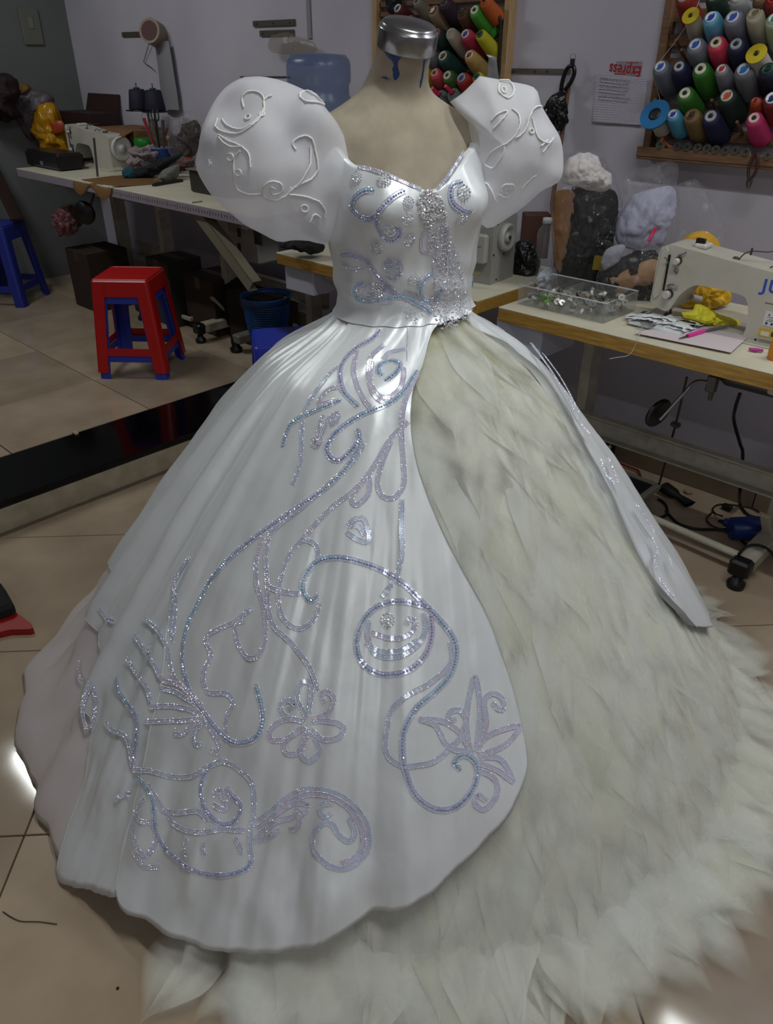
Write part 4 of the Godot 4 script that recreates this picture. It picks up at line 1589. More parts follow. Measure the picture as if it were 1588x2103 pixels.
	t = bench("sewing_bench", "bench with cream top carrying the grey machine with a red display", -2.50, -1.478, -2.50, -1.95, 0.0, [-2.25, -1.62])
	t.position.z = -2.225
	for q in [[-2.40, 0.26], [-1.33, 0.26]]:
		b = MB.new()
		var w := 0.17
		for s in [-1, 1]:
			b.box(Vector3(s * w / 2, -0.05, 0), Vector3(0.006, 0.10, 0.20), 0.002)
			b.box(Vector3(0, -0.05, s * 0.10), Vector3(w, 0.10, 0.006), 0.002)
		b.box(Vector3(0, -0.098, 0), Vector3(w, 0.006, 0.20), 0.002)
		var par: Node3D = t if q[0] < -2.0 else get_node("sewing_bench")
		put(par, "drawer", b, hue("a9abb8", 0.5), Transform3D(Basis(), Vector3(q[0], 0.714, -2.08) - par.position))

	machine("large cream sewing machine with blue lettering on the bench under the cone rack", Vector3(-0.995, TOP, -2.205), true)
	serger()
	# things on these benches
	var at := on_y(963, 590, TOP)
	t = thing("drop_bottle", "small clear drop bottle with a white nozzle and blue band beside the grey machine head", "bottle", at)
	b = MB.new()
	b.lathe([[0.0, 0.0], [0.012, 0.0], [0.0135, 0.003], [0.0135, 0.036], [0.010, 0.043], [0.006, 0.046], [0.0, 0.046]], 20)
	put(t, "body", b, hue("b7bcc4", 0.25))
	b = MB.new()
	b.lathe([[0.0138, 0.004], [0.0138, 0.008], [0.0138, 0.016], [0.0138, 0.02]], 20)
	put(t, "label", b, hue("2c6ea6", 0.4))
	b = MB.new()
	b.lathe([[0.0, 0.043], [0.0085, 0.043], [0.0085, 0.053], [0.004, 0.057], [0.003, 0.066], [0.0, 0.067]], 16)
	put(t, "nozzle", b, hue("e2e2e4", 0.4))
	at = on_y(1113, 566, TOP)
	t = thing("water_bottle", "empty clear plastic bottle with a white cap beside the leaning brown stick", "bottle", at)
	b = MB.new()
	var prof := [[0.0, 0.0], [0.026, 0.0], [0.03, 0.006]]
	for k in 8:
		prof.append([0.031, 0.015 + k * 0.015])
		prof.append([0.0285, 0.022 + k * 0.015])
	prof.append_array([[0.031, 0.135], [0.027, 0.155], [0.014, 0.175], [0.013, 0.182]])
	b.lathe(prof, 24)
	put(t, "body", b, clear("clear_pet", Color(0.86, 0.9, 0.92), 0.06, 0.08))
	b = MB.new()
	b.lathe([[0.0, 0.178], [0.016, 0.178], [0.016, 0.196], [0.0, 0.198]], 18)
	put(t, "cap", b, hue("b9bcc4", 0.4))
	t = soft_thing("waste_bag", "small black plastic bag stuffed behind the grey machine head", "bag", on_y(1085, 560, TOP))
	blob(t, "bag", [1058, 500, 1072, 492, 1095, 505, 1108, 535, 1100, 565, 1070, 575, 1050, 560], 0.05, 0.05, M.black_plastic, 0.02, 0.0, 3)
	t = soft_thing("dark_box", "dark brown carton standing against the wall behind the machine head", "box", on_y(1092, 530, TOP))
	b = MB.new()
	b.box(Vector3(0.01, 0.08, -0.03), Vector3(0.10, 0.16, 0.08), 0.003)
	put(t, "carton", b, hue("4a2a20", 0.7))
	t = soft_thing("tissue", "crumpled white tissue at the foot of the black wrapped garments", "tissue", on_y(1130, 582, TOP))
	blob(t, "paper", [1098, 580, 1108, 562, 1126, 558, 1134, 548, 1142, 560, 1162, 578, 1150, 588, 1120, 590], 0.03, 0.03, hue("cdd3e4", 0.9), 0.02, 0.0, 4, 0.3)
	wrapped()
	button_box()
	bench_litter()


func serger() -> void:
	# the grey head, seen from its right-hand corner
	var c := on_y(1006, 586, TOP)
	var e := on_y(1058, 566, TOP)
	var ang := atan2(-(e.z - c.z), e.x - c.x)
	var t := thing("overlock_machine", "grey overlock machine with a red display, hand wheel and warning triangle", "sewing machine", c, ang)
	# local x runs back along the long side, -z... the short front runs to the left
	var w := 0.155
	var d := 0.13
	var h := 0.215
	var b := MB.new()
	b.plate(pairs([0.0, 0.0, w, 0.0, w, 0.03, w, h * 0.95, w - 0.006, h, 0.012, h * 0.965, 0.0, h * 0.93]), -d, 0.0, 0.005)
	put(t, "casing", b, hue("93928e", 0.42))
	b = MB.new()
	b.xf = Transform3D(Basis(Vector3.RIGHT, PI / 2), Vector3(0.075, 0.148, 0.0))
	b.lathe([[0.0, 0.0], [0.046, 0.0], [0.046, 0.014], [0.042, 0.022], [0.036, 0.022], [0.028, 0.012], [0.016, 0.010], [0.016, 0.02], [0.009, 0.022], [0.0, 0.018]], 40, 4)
	var wheel := put(t, "hand_wheel", b, hue("a3a29f", 0.35))
	b = MB.new()
	b.xf = Transform3D(Basis(Vector3.RIGHT, PI / 2), Vector3(0.075, 0.148, 0.022))
	b.lathe([[0.0, 0.0], [0.006, 0.0], [0.006, 0.002], [0.0, 0.002]], 14)
	put(wheel, "hub", b, M.black_plastic)
	for q in [[0.024, 0.196], [0.012, 0.098], [0.078, 0.092], [0.04, 0.012]]:
		b = MB.new()
		b.xf = Transform3D(Basis(Vector3.RIGHT, PI / 2), Vector3(q[0], q[1], 0.0))
		b.lathe([[0.0, 0.0], [0.0035, 0.0], [0.0035, 0.002], [0.0, 0.002]], 10)
		put(t, "screw", b, M.black_plastic)
	# control panel on the short side (at x = 0, facing -x)
	b = MB.new()
	b.box(Vector3(-0.012, 0.118, -d * 0.5 + 0.004), Vector3(0.024, 0.095, 0.098), 0.006)
	var p := put(t, "control_panel", b, hue("a5a29d", 0.42))
	b = MB.new()
	b.box(Vector3(-0.0245, 0.15, -0.068), Vector3(0.002, 0.018, 0.032))
	var scr := put(p, "display", b, hue("3c0a0c", 0.2))
	b = MB.new()
	for k in 4:
		b.box(Vector3(-0.0258, 0.15, -0.078 + k * 0.0065), Vector3(0.001, 0.006, 0.003))
	var m := mat("led_red", Color(0.8, 0.05, 0.05), 0.4)
	m.emission_enabled = true
	m.emission = Color(1, 0.05, 0.05)
	m.emission_energy_multiplier = 0.4
	put(scr, "screen_digits", b, m)
	b = MB.new()
	for k in 7:
		b.box(Vector3(-0.0245, 0.128 - (k / 4) * 0.018, -0.09 + (k % 4) * 0.018), Vector3(0.002, 0.009 if k > 3 else 0.004, 0.011))
	put(p, "buttons", b, hue("7f8480", 0.5))
	b = MB.new()
	b.xf = Transform3D(Basis(Vector3.UP, -PI / 2), Vector3(-0.001, 0.03, -0.045))
	b.plate(pairs([-0.008, 0.0, 0.008, 0.0, 0.0, 0.014]), 0.0, 0.001)
	put(t, "warning_triangle", b, hue("b89b2a", 0.5))


func wrapped() -> void:
	var film: Material = M.film
	# black garments in clear film, white stuffing on top
	var t := soft_thing("wrapped_garment", "tall black garments wrapped in clear film with a gold label, below the hanging black bag", "garment", on_y(1195, 592, TOP))
	blob(t, "black_cloth", [1168, 388, 1200, 380, 1262, 392, 1268, 440, 1258, 500, 1246, 560, 1236, 598, 1180, 602, 1148, 588, 1150, 520, 1160, 450], 0.055, 0.05, hue("050609", 0.6, 0.0, 0.2), 0.018, 0.0, 7, 0.22)
	blob(t, "brown_card", [1140, 392, 1178, 392, 1182, 430, 1172, 480, 1160, 540, 1152, 560, 1142, 548, 1138, 460], 0.012, 0.02, M.carton, 0.004, 0.02, 8)
	var b := MB.new()
	var p := t.transform.affine_inverse() * (on_z(1215, 526, -2.36))
	b.xf = Transform3D(Basis(Vector3.BACK, deg_to_rad(-5)) * Basis(Vector3.RIGHT, deg_to_rad(-6)), Vector3(p.x, p.y, 0.070))
	b.box(Vector3.ZERO, Vector3(0.034, 0.044, 0.002))
	put(t, "gold_label", b, hue("8a7420", 0.3, 0.4))
	blob(t, "clear_film", [1145, 380, 1200, 360, 1268, 378, 1276, 440, 1262, 510, 1250, 570, 1240, 604, 1178, 606, 1140, 592, 1138, 500, 1140, 430], 0.075, 0.05, film, 0.016, 0.0, 9, 0.22)
	t = soft_thing("stuffing_bag", "puffy white wadding bag lying on top of the black wrapped garments", "bag", on_y(1205, 592, TOP))
	blob(t, "wadding", [1168, 324, 1196, 315, 1222, 318, 1236, 342, 1254, 360, 1252, 384, 1226, 393, 1192, 384, 1160, 376, 1156, 348], 0.06, 0.045, hue("d2cccb", 0.95), 0.011, 0.0, 11, 0.3)
	blob(t, "clear_film", [1160, 318, 1196, 308, 1232, 312, 1246, 340, 1260, 358, 1258, 390, 1226, 398, 1190, 390, 1154, 382, 1150, 346], 0.068, 0.05, film, 0.012, 0.0, 12, 0.25)
	t = soft_thing("wrapped_lace", "white eyelet fabric in crackly clear film between the black garments and the machine", "fabric", on_y(1330, 596, TOP))
	blob(t, "white_cloth", [1300, 400, 1340, 388, 1378, 382, 1388, 400, 1384, 440, 1370, 480, 1352, 510, 1330, 520, 1290, 510, 1268, 500, 1266, 460, 1280, 430], 0.05, 0.04, hue("a6a6bc", 0.8), 0.010, 0.0, 14, 0.16)
	b = MB.new()
	b.box(Vector3.ZERO, Vector3(0.012, 0.045, 0.006), 0.002)
	var q := t.transform.affine_inverse() * on_z(1352, 490, -2.34)
	put(t, "pink_tag", b, hue("d42a62", 0.5), Transform3D(Basis(Vector3.BACK, deg_to_rad(-22)), Vector3(q.x, q.y, 0.058)))
	blob(t, "clear_film", [1282, 360, 1320, 348, 1366, 332, 1392, 336, 1386, 380, 1396, 420, 1386, 460, 1362, 506, 1340, 526, 1290, 520, 1262, 508, 1256, 470, 1272, 420], 0.068, 0.05, film, 0.022, 0.0, 15, 0.25)
	t = soft_thing("wrapped_bundle", "low bundle of black and tan cloth in clear film behind the box of buttons", "bundle", on_y(1310, 612, TOP))
	blob(t, "black_cloth", [1246, 545, 1290, 524, 1350, 520, 1362, 560, 1350, 600, 1322, 622, 1270, 622, 1236, 604, 1230, 580], 0.06, 0.05, hue("0b0b0f", 0.6, 0.0, 0.2), 0.018, 0.0, 17)
	blob(t, "tan_cloth", [1252, 572, 1290, 552, 1346, 532, 1352, 560, 1340, 582, 1300, 592, 1276, 604, 1262, 600], 0.03, 0.03, hue("8c6a48", 0.85), 0.003, 0.04, 18)
	blob(t, "white_cloth", [1234, 540, 1246, 512, 1280, 502, 1284, 512, 1270, 536, 1240, 556], 0.02, 0.02, hue("8b8b96", 0.85), 0.004, 0.03, 19)
	blob(t, "clear_film", [1236, 530, 1280, 500, 1352, 506, 1368, 556, 1356, 606, 1322, 628, 1266, 628, 1230, 610, 1224, 576], 0.085, 0.05, film, 0.014, 0.0, 20, 0.25)
	t = soft_thing("yellow_bag", "yellow bag in clear film standing behind the arm of the large machine", "bag", on_y(1440, 600, TOP))
	blob(t, "yellow_cloth", [1398, 500, 1412, 484, 1440, 474, 1464, 482, 1482, 510, 1480, 560, 1470, 600, 1410, 600, 1396, 560], 0.035, 0.03, hue("d8a41a", 0.6), 0.008, -0.02, 22)
	blob(t, "clear_film", [1390, 380, 1420, 368, 1442, 372, 1460, 410, 1484, 450, 1488, 520, 1486, 596, 1400, 600, 1388, 520, 1392, 440], 0.045, 0.035, film, 0.016, -0.02, 23, 0.2)
	t = soft_thing("yellow_bag", "crumpled yellow bag lying under the arm of the large machine", "bag", on_y(1440, 632, TOP))
	blob(t, "bag", [1392, 618, 1408, 590, 1424, 578, 1468, 586, 1500, 598, 1502, 614, 1490, 626, 1440, 634, 1406, 632], 0.03, 0.03, hue("dcae1c", 0.5), 0.014, 0.0, 25, 0.3)


func button_box() -> void:
	var a := on_y(1068, 622, TOP)
	var c := on_y(1245, 663, TOP)
	var t := thing("bobbin_box", "clear open plastic box holding metal bobbins on the bench edge", "box", Vector3((a.x + c.x) / 2, TOP, -2.11))
	var w := c.x - a.x
	var d := 0.19
	var pane := clear("clear_box", Color(0.82, 0.85, 0.86), 0.06, 0.08)
	var b := MB.new()
	b.box(Vector3(0, 0.0015, 0), Vector3(w, 0.003, d), 0.001)
	put(t, "base", b, pane)
	for s in [-1, 1]:
		b = MB.new()
		b.box(Vector3(0, 0.03, s * d / 2), Vector3(w, 0.06, 0.003), 0.001)
		put(t, "wall", b, pane)
		b = MB.new()
		b.box(Vector3(s * w / 2, 0.03, 0), Vector3(0.003, 0.06, d), 0.001)
		put(t, "wall", b, pane)
	b = MB.new()
	b.tube([Vector3(-w / 2, 0.06, -d / 2), Vector3(w / 2, 0.06, -d / 2), Vector3(w / 2, 0.06, d / 2), Vector3(-w / 2, 0.06, d / 2)], 0.0022, 6, true)
	put(t, "rim", b, clear("clear_rim", Color(0.9, 0.92, 0.93), 0.4, 0.1))
	b = MB.new()
	b.box(Vector3(-w * 0.1, 0.03, -0.03), Vector3(0.003, 0.056, d * 0.6), 0.001)
	put(t, "divider", b, pane)
	var proto: Node3D = null
	var g := RandomNumberGenerator.new()
	g.seed = 12
	var tints := ["8d8c88", "a29f98", "6c6a66", "9a8f86"]
	for k in 64:
		var o := thing("bobbin", "small metal bobbin lying loose in the clear box", "bobbin", Vector3.ZERO, 0.0, "metal bobbins in the clear box") if proto == null else null
		if proto == null:
			proto = o
			o.set_meta("base", "bobbin")
			b = MB.new()
			b.lathe([[0.003, -0.005], [0.0105, -0.005], [0.0105, -0.004], [0.005, -0.004], [0.005, 0.004], [0.0105, 0.004], [0.0105, 0.005], [0.003, 0.005]], 16, 4, true)
			put(o, "reel", b, hue("a8a6a0", 0.32, 0.75))
			b = MB.new()
			b.lathe([[0.005, -0.0038], [0.009, -0.0038], [0.009, 0.0038], [0.005, 0.0038]], 14, 4, true)
			put(o, "thread", b, hue("c8c4c0", 0.8))
		else:
			o = copy(proto, Vector3.ZERO, 0.0, "small metal bobbin lying loose in the clear box")
			(o.get_node("thread") as MeshInstance3D).material_override = hue(["c8c4c0", "3a3a40", "8a8478", "d8d8da", "6d5a48", "4d6a58"][k % 6], 0.8)
		o.position = t.position + Vector3(g.randf_range(-w / 2 + 0.014, w / 2 - 0.014), 0.013 + 0.014 * int(k / 24), g.randf_range(-d / 2 + 0.014, d / 2 - 0.014))
		o.rotation = Vector3(g.randf_range(-1.2, 1.2), g.randf_range(0, 6), g.randf_range(-1.2, 1.2))
	for k in 2:
		var q := on_y(1112 + k * 14, 612 + k * 4, TOP + 0.035)
		b = MB.new()
		b.xf = Transform3D(Basis.from_euler(Vector3(0.3, k * 1.1, 0.5)), q)
		b.box(Vector3.ZERO, Vector3(0.03, 0.006, 0.012), 0.002)
		b.box(Vector3(0.01, 0.006, 0), Vector3(0.012, 0.008, 0.010), 0.002)
		lone("clip", b, hue("5d8a3a", 0.5), ["bright green clip lying among the bobbins, the left one", "bright green clip lying among the bobbins, the right one"][k], "clip")


func bench_litter() -> void:
	# lace, yellow cloth, pen, paper and scraps round the large machine
	var b := MB.new()
	var p := on_y(1455, 700, TOP)
	b.xf = Transform3D(Basis(Vector3.UP, 0.06), Vector3(-0.80, TOP + 0.006, -2.075))
	b.prism(pairs([-0.15, 0.085, 0.115, 0.075, 0.105, -0.09, -0.09, -0.10]), 0.0, 0.0012)
	lone("paper_sheet", b, hue("c9bcc0", 0.8), "pale pink paper sheet under the pen and yellow cloth", "paper")
	var t := soft_thing("yellow_cloth", "bright yellow cloth scrap crumpled beside the needle of the large machine", "cloth", on_y(1470, 668, TOP))
	blob(t, "cloth", [1398, 636, 1420, 640, 1432, 626, 1448, 628, 1470, 644, 1498, 652, 1522, 660, 1520, 668, 1500, 674, 1470, 668, 1440, 662, 1404, 652], 0.03, 0.03, hue("e4da38", 0.7), 0.012, 0.0, 31, 0.4)
	# lace heap: wavy narrow trims over one another
	t = thing("lace_heap", "heap of white lace trim piled on the bench below the needle", "lace", on_y(1360, 668, TOP))
	var g := RandomNumberGenerator.new()
	g.seed = 8
	for k in 9:
		b = MB.new()
		var pts := []
		var a := g.randf_range(-0.1, 0.1)
		for i in 9:
			var u := i / 8.0 - 0.5
			pts.append(Vector3(u * 0.17 + 0.02 * sin(i * 1.7 + k), 0.006 + 0.004 * k * (0.6 - absf(u)) + 0.006 * absf(sin(i * 2.1 + k)), (k - 4) * 0.010 + 0.02 * sin(i * 1.1 + k * 2.0) + a * 0.2))
		var c := smooth3(pts, 6)
		var e0 := PackedVector3Array()
		var e1 := PackedVector3Array()
		for i in c.size():
			var tilt := 0.25 + 0.35 * sin(i * 0.3 + k)
			e0.append(c[i] + Vector3(0, 0.010 * tilt, 0.017 + 0.004 * sin(i * 1.6)))
			e1.append(c[i] - Vector3(0, 0.0, 0.015 + 0.003 * sin(i * 1.6)))
		b.grid([e0, e1])
		put(t, "lace_trim", b, hue("dcdee0", 0.9))
	b = MB.new()
	var under := FastNoiseLite.new()
	under.frequency = 0.5
	b.xf = Transform3D(Basis(Vector3.RIGHT, -PI / 2), Vector3(0.01, 0.006, 0.03))
	b.balloon(pairs([-0.11, 0.01, -0.06, 0.045, 0.0, 0.03, 0.06, 0.05, 0.10, 0.02, 0.09, -0.04, 0.03, -0.055, -0.03, -0.04, -0.08, -0.045]), 0.016, 0.005, under, 0.012, 40, 8)
	put(t, "lace_cloth", b, hue("c9cdd0", 0.95))
	b = MB.new()
	var p0 := on_y(1412, 690, TOP + 0.012)
	var p1 := on_y(1445, 680, TOP + 0.012)
	var p2 := on_y(1496, 669, TOP + 0.014)
	b.tube([p0.lerp(p1, -0.5), p0], PackedFloat32Array([0.0012, 0.003]), 8)
	t = thing("pen", "pen with a bright pink cap and grey barrel lying on the paper", "pen", (p0 + p2) / 2 - Vector3(0, 0.012, 0))
	put(t, "tip", b, M.dull_steel, Transform3D(Basis(), -t.position))
	b = MB.new()
	b.tube([p0, p1], 0.0062, 10)
	put(t, "cap", b, hue("e0349c", 0.4), Transform3D(Basis(), -t.position))
	b = MB.new()
	b.tube([p1, p2], 0.0045, 10)
	put(t, "barrel", b, hue("6b6870", 0.4), Transform3D(Basis(), -t.position))
	b = MB.new()
	b.xf = Transform3D(Basis(Vector3.UP, 0.4), on_y(1552, 720, TOP + 0.004))
	b.prism(pairs([-0.017, -0.005, 0.004, -0.008, 0.012, -0.004, 0.018, -0.006, 0.018, 0.006, 0.01, 0.004, 0.0, 0.009, -0.016, 0.004]), 0.0, 0.005, 0.001)
	lone("clip", b, hue("b83a98", 0.5), "small magenta clip lying near the right front of the bench", "clip")
	t = thing("orange_bottle", "orange plastic bottle cut by the right edge beside the large machine", "bottle", on_y(1590, 738, TOP))
	b = MB.new()
	b.lathe([[0.0, 0.0], [0.016, 0.0], [0.018, 0.004], [0.018, 0.045], [0.012, 0.055], [0.008, 0.06], [0.0, 0.062]], 20)
	put(t, "body", b, hue("c8791a", 0.35))
	b = MB.new()
	b.lathe([[0.0, 0.06], [0.009, 0.06], [0.009, 0.072], [0.0, 0.073]], 16)
	put(t, "cap", b, hue("d8d4cc", 0.4))
	# thread end hanging over the bench edge
	b = MB.new()
	b.tube(smooth3([on_y(1322, 668, TOP + 0.003), on_z(1312, 690, -1.938), on_z(1302, 716, -1.936), on_z(1290, 730, -1.934), on_z(1268, 734, -1.93), on_z(1252, 737, -1.925)], 6), 0.0009, 6)
	lone("thread_end", b, hue("c9c8c4", 0.8), "loose white thread hanging over the front edge of the bench", "thread")
	# leaning stick and the cords under the bench
	b = MB.new()
	b.tube([on_y(1143, 572, TOP) + Vector3(0, 0.006, 0), on_z(1134, 420, -2.62), on_z(1169, 170, -2.672)], 0.008, 10)
	lone("wooden_stick", b, hue("6a4a36", 0.6), "thin brown stick leaning on the wall beside the black garments", "stick")
	under_right()


func cable(called: String, pts: Array, r: float, col: String, label: String) -> void:
	var b := MB.new()
	b.tube(smooth3(pts, 7), r, 8)
	lone(called, b, hue(col, 0.45), label, "cable")

func under_right() -> void:
	var f := 0.0055
	cable("power_cable", [on_y(1352, 1025, f), on_y(1366, 1035, f), on_y(1371, 1052, f), on_y(1360, 1062, f), on_y(1340, 1064, f)], 0.005, "0c0c0d", "black cable loop on the floor by the corner of the treadle")
	cable("power_cable", [on_y(1368, 1050, f), on_y(1392, 1074, f), on_y(1430, 1086, f), on_y(1475, 1088, f), on_y(1508, 1098, f), on_y(1530, 1116, f), on_y(1537, 1124, f)], 0.005, "0c0c0d", "long black cable running across the floor to the bench foot")
	cable("motor_cable", [on_z(1520, 808, -2.3), on_z(1510, 840, -2.32), on_z(1508, 865, -2.40), on_z(1520, 910, -2.45), on_z(1526, 935, -2.46), on_y(1520, 1008, 0.15), on_y(1520, 1035, 0.02), on_y(1535, 1056, f), on_y(1556, 1064, f)], 0.0055, "0a0a0b", "thick black cable hanging from the oil pan down behind the rail")
	cable("foot_cable", [on_y(1518, 1138, 0.11), on_y(1535, 1122, 0.112), on_y(1560, 1120, 0.11), on_y(1580, 1130, 0.09), on_y(1592, 1145, 0.05)], 0.005, "0c0c0d", "black cable lying over the white bench foot")
	cable("red_cable", [on_y(1262, 908, 0.01), on_y(1274, 930, 0.01), on_y(1262, 945, 0.01), on_y(1290, 958, 0.01), on_y(1310, 966, 0.01), on_y(1316, 978, 0.01)], 0.004, "7a1c12", "red cable on the floor by the wall behind the treadle")
	cable("black_string", [on_y(1384, 1162, 0.003), on_y(1400, 1178, 0.003), on_y(1412, 1200, 0.003), on_y(1416, 1216, 0.003), on_y(1418, 1234, 0.003)], 0.0022, "141214", "thin black string on the tiles beside the beaded hem")
	# blue hair dryer lying on its side
	var a := on_y(1488, 1072, 0.03)
	var c := on_y(1545, 1085, 0.04)
	var t := thing("hair_dryer", "blue hair dryer lying on the floor behind the white bench foot", "hair dryer", Vector3(c.x, 0, c.z))
	var o := t.position
	var b := MB.new()
	b.tube([a - o, a.lerp(c, 0.4) - o, c - o], PackedFloat32Array([0.014, 0.019, 0.021]), 14)
	put(t, "handle", b, hue("16307c", 0.35))
	var ax := Vector3(0.75, 0.05, -0.66).normalized()
	b = MB.new()
	b.tube([c - o - ax * 0.075, c - o - ax * 0.07, c - o + ax * 0.02, c - o + ax * 0.09], PackedFloat32Array([0.030, 0.040, 0.042, 0.028]), 18)
	put(t, "barrel", b, hue("16307c", 0.35))
	b = MB.new()
	b.tube([a - o + (a - c).normalized() * 0.02, a - o], PackedFloat32Array([0.005, 0.009]), 10)
	put(t, "cord_guard", b, M.black_plastic)
	for pts in [[on_y(1484, 1060, 0.03), on_y(1470, 1055, f), on_y(1464, 1046, f), on_y(1474, 1037, f), on_y(1500, 1036, f), on_y(1540, 1042, f), on_y(1560, 1052, f)], [on_y(1466, 1050, f), on_y(1452, 1064, f), on_y(1460, 1078, f), on_y(1482, 1086, f), on_y(1504, 1084, f)]]:
		b = MB.new()
		b.tube(smooth3(pts, 7), 0.003, 8)
		put(t, "cord", b, hue("0c0c0d", 0.45), Transform3D(Basis(), -o))
	# its nozzle, lying apart
	var n0 := on_y(1372, 1006, 0.02)
	var n1 := on_y(1405, 1028, 0.014)
	b = MB.new()
	var rows := []
	var dir := (n1 - n0).normalized()
	var sd := dir.cross(Vector3.UP).normalized()
	for q in [[-0.02, 0.030, 0.019], [0.03, 0.026, 0.017], [0.05, 0.014, 0.010], [0.11, 0.030, 0.006]]:
		var row := PackedVector3Array()
		for k in 16:
			var an := TAU * k / 16
			row.append(Vector3(n0.x, 0.021, n0.z) + dir * q[0] + sd * cos(an) * q[1] + Vector3.UP * sin(an) * q[2])
		rows.append(row)
	b.grid(rows, 0, true)
	lone("dryer_nozzle", b, M.black_plastic, "black flat dryer nozzle lying on the floor by the treadle corner", "nozzle")
	b = MB.new()
	b.box(on_y(1358, 1098, 0.008), Vector3(0.03, 0.014, 0.018), 0.004)
	b.xf = Transform3D()
	lone("cord_plug", b, M.black_plastic, "small black plug on the tiles in front of the floor bar", "plug")
	t = thing("dryer_plug", "black two-pin plug on the floor behind the blue dryer handle", "plug", on_y(1492, 1048, 0.0))
	b = MB.new()
	b.box(Vector3(0, 0.013, 0), Vector3(0.035, 0.024, 0.022), 0.005)
	put(t, "body", b, M.black_plastic)
	b = MB.new()
	for s in [-1, 1]:
		b.tube([Vector3(0.017, 0.013, s * 0.006), Vector3(0.036, 0.013, s * 0.006)], 0.002, 6)
	put(t, "pins", b, M.steel)
	b = MB.new()
	b.xf = Transform3D(Basis(Vector3.UP, 0.4), on_y(1415, 1012, 0.003))
	b.prism(pairs([-0.018, -0.01, 0.0, -0.014, 0.016, -0.006, 0.014, 0.008, -0.004, 0.014, -0.016, 0.006]), 0.0, 0.008, 0.002)
	lone("paper_scrap", b, hue("9a8466", 0.9), "small tan scrap on the floor near the wall under the rail", "scrap")


# ---------------------------------------------------------------- cone racks on the back wall

func cone(tip: Vector2, body: String, core: String, centre: String, r: float, long: float, label: String, group: String, style := 0) -> void:
	var up := deg_to_rad(31.0)
	var dir := Vector3(0, sin(up), cos(up))
	var at := on_z(tip.x, tip.y, -2.56) - dir * long
	var t := thing("thread_cone", label, "thread cone", at, 0.0, group)
	var frame := Transform3D(Basis(Vector3.RIGHT, PI / 2 - up), Vector3.ZERO)
	var b := MB.new()
	b.xf = frame
	var prof := [[r * 0.5, 0.0], [r * 1.02, 0.004]]
	var n := 9
	for k in n:
		var u := float(k) / n
		var q := lerpf(r * 1.05, r * 0.76, u * u * 0.6 + u * 0.4)
		prof.append([q, 0.008 + (long - 0.016) * u])
		prof.append([q * 0.982, 0.008 + (long - 0.016) * (u + 0.5 / n)])
	prof.append_array([[r * 0.74, long - 0.007], [r * 0.66, long - 0.002], [r * 0.44, long]])
	b.lathe(prof, 28)
	put(t, "thread", b, hue(body, 0.75))
	b = MB.new()
	b.xf = frame
	if style == 1:
		b.lathe([[0.0, long], [r * 0.92, long], [r * 0.92, long + 0.003], [r * 0.3, long + 0.004], [r * 0.26, long + 0.001], [0.0, long + 0.001]], 28, 4, true)
	elif style == 2:
		b.lathe([[0.0, long - 0.004], [r * 1.75, long - 0.004], [r * 1.75, long + 0.002], [r * 0.75, long + 0.002], [r * 0.7, long - 0.003], [0.0, long - 0.003]], 36, 4, true)
	else:
		b.lathe([[r * 0.5, long - 0.006], [r * 0.48, long + 0.004], [r * 0.40, long + 0.005], [r * 0.20, long + 0.003], [r * 0.18, long - 0.004]], 24, 4)
	var c := put(t, "core", b, hue(core, 0.45))
	b = MB.new()
	b.xf = frame
	if style == 2:
		b.lathe([[0.0, long], [r * 0.7, long], [r * 0.7, long + 0.001], [r * 0.25, long + 0.0012], [0.0, long + 0.0005]], 24)
	else:
		b.lathe([[0.0, long + 0.0015], [r * 0.19, long + 0.0015], [r * 0.19, long + 0.0048], [r * 0.12, long + 0.0046], [0.0, long + 0.001]], 16)
	put(c, "hub", b, hue(centre, 0.45))
	if centre != "141312" and style == 0:
		# half of the core's paper label is tinted
		b = MB.new()
		b.xf = frame
		var row0 := PackedVector3Array()
		var row1 := PackedVector3Array()
		for k in 11:
			var a := PI * k / 10.0 - 0.6
			row0.append(Vector3(sin(a) * r * 0.2, long + 0.0049, cos(a) * r * 0.2))
			row1.append(Vector3(sin(a) * r * 0.40, long + 0.0056, cos(a) * r * 0.40))
		b.grid([row0, row1])
		put(c, "core_label", b, hue(centre, 0.45))
	pegs.append([at - dir * 0.01, at + dir * long * 0.8])

var pegs := []

func rack(label: String, x0: float, x1: float, y0: float, y1: float, slat_gap: float, slat_y: float, post_left: bool, post_m: Material) -> Node3D:
	var t := thing("cone_rack", label, "rack", Vector3((x0 + x1) / 2, y0, WALL + 0.012))
	var o := t.position
	var b := MB.new()
	for s in [x0, x1]:
		b = MB.new()
		b.box(Vector3(s, (y0 + y1) / 2, WALL + 0.021) - o, Vector3(0.028, y1 - y0, 0.042), 0.003)
		put(t, "side_post", b, post_m)
	var y := slat_y
	while y < y1:
		b = MB.new()
		b.box(Vector3((x0 + x1) / 2, y, WALL + 0.018) - o, Vector3(x1 - x0, slat_gap * 0.52, 0.014), 0.002)
		put(t, "slat", b, M.wood)
		y += slat_gap
	return t

func add_pegs(t: Node3D) -> void:
	for q in pegs:
		var b := MB.new()
		b.tube([q[0] - t.position + (q[0] - q[1]).normalized() * 0.02, q[1] - t.position], 0.0045, 8)
		put(t, "peg", b, M.wood)
	pegs.clear()

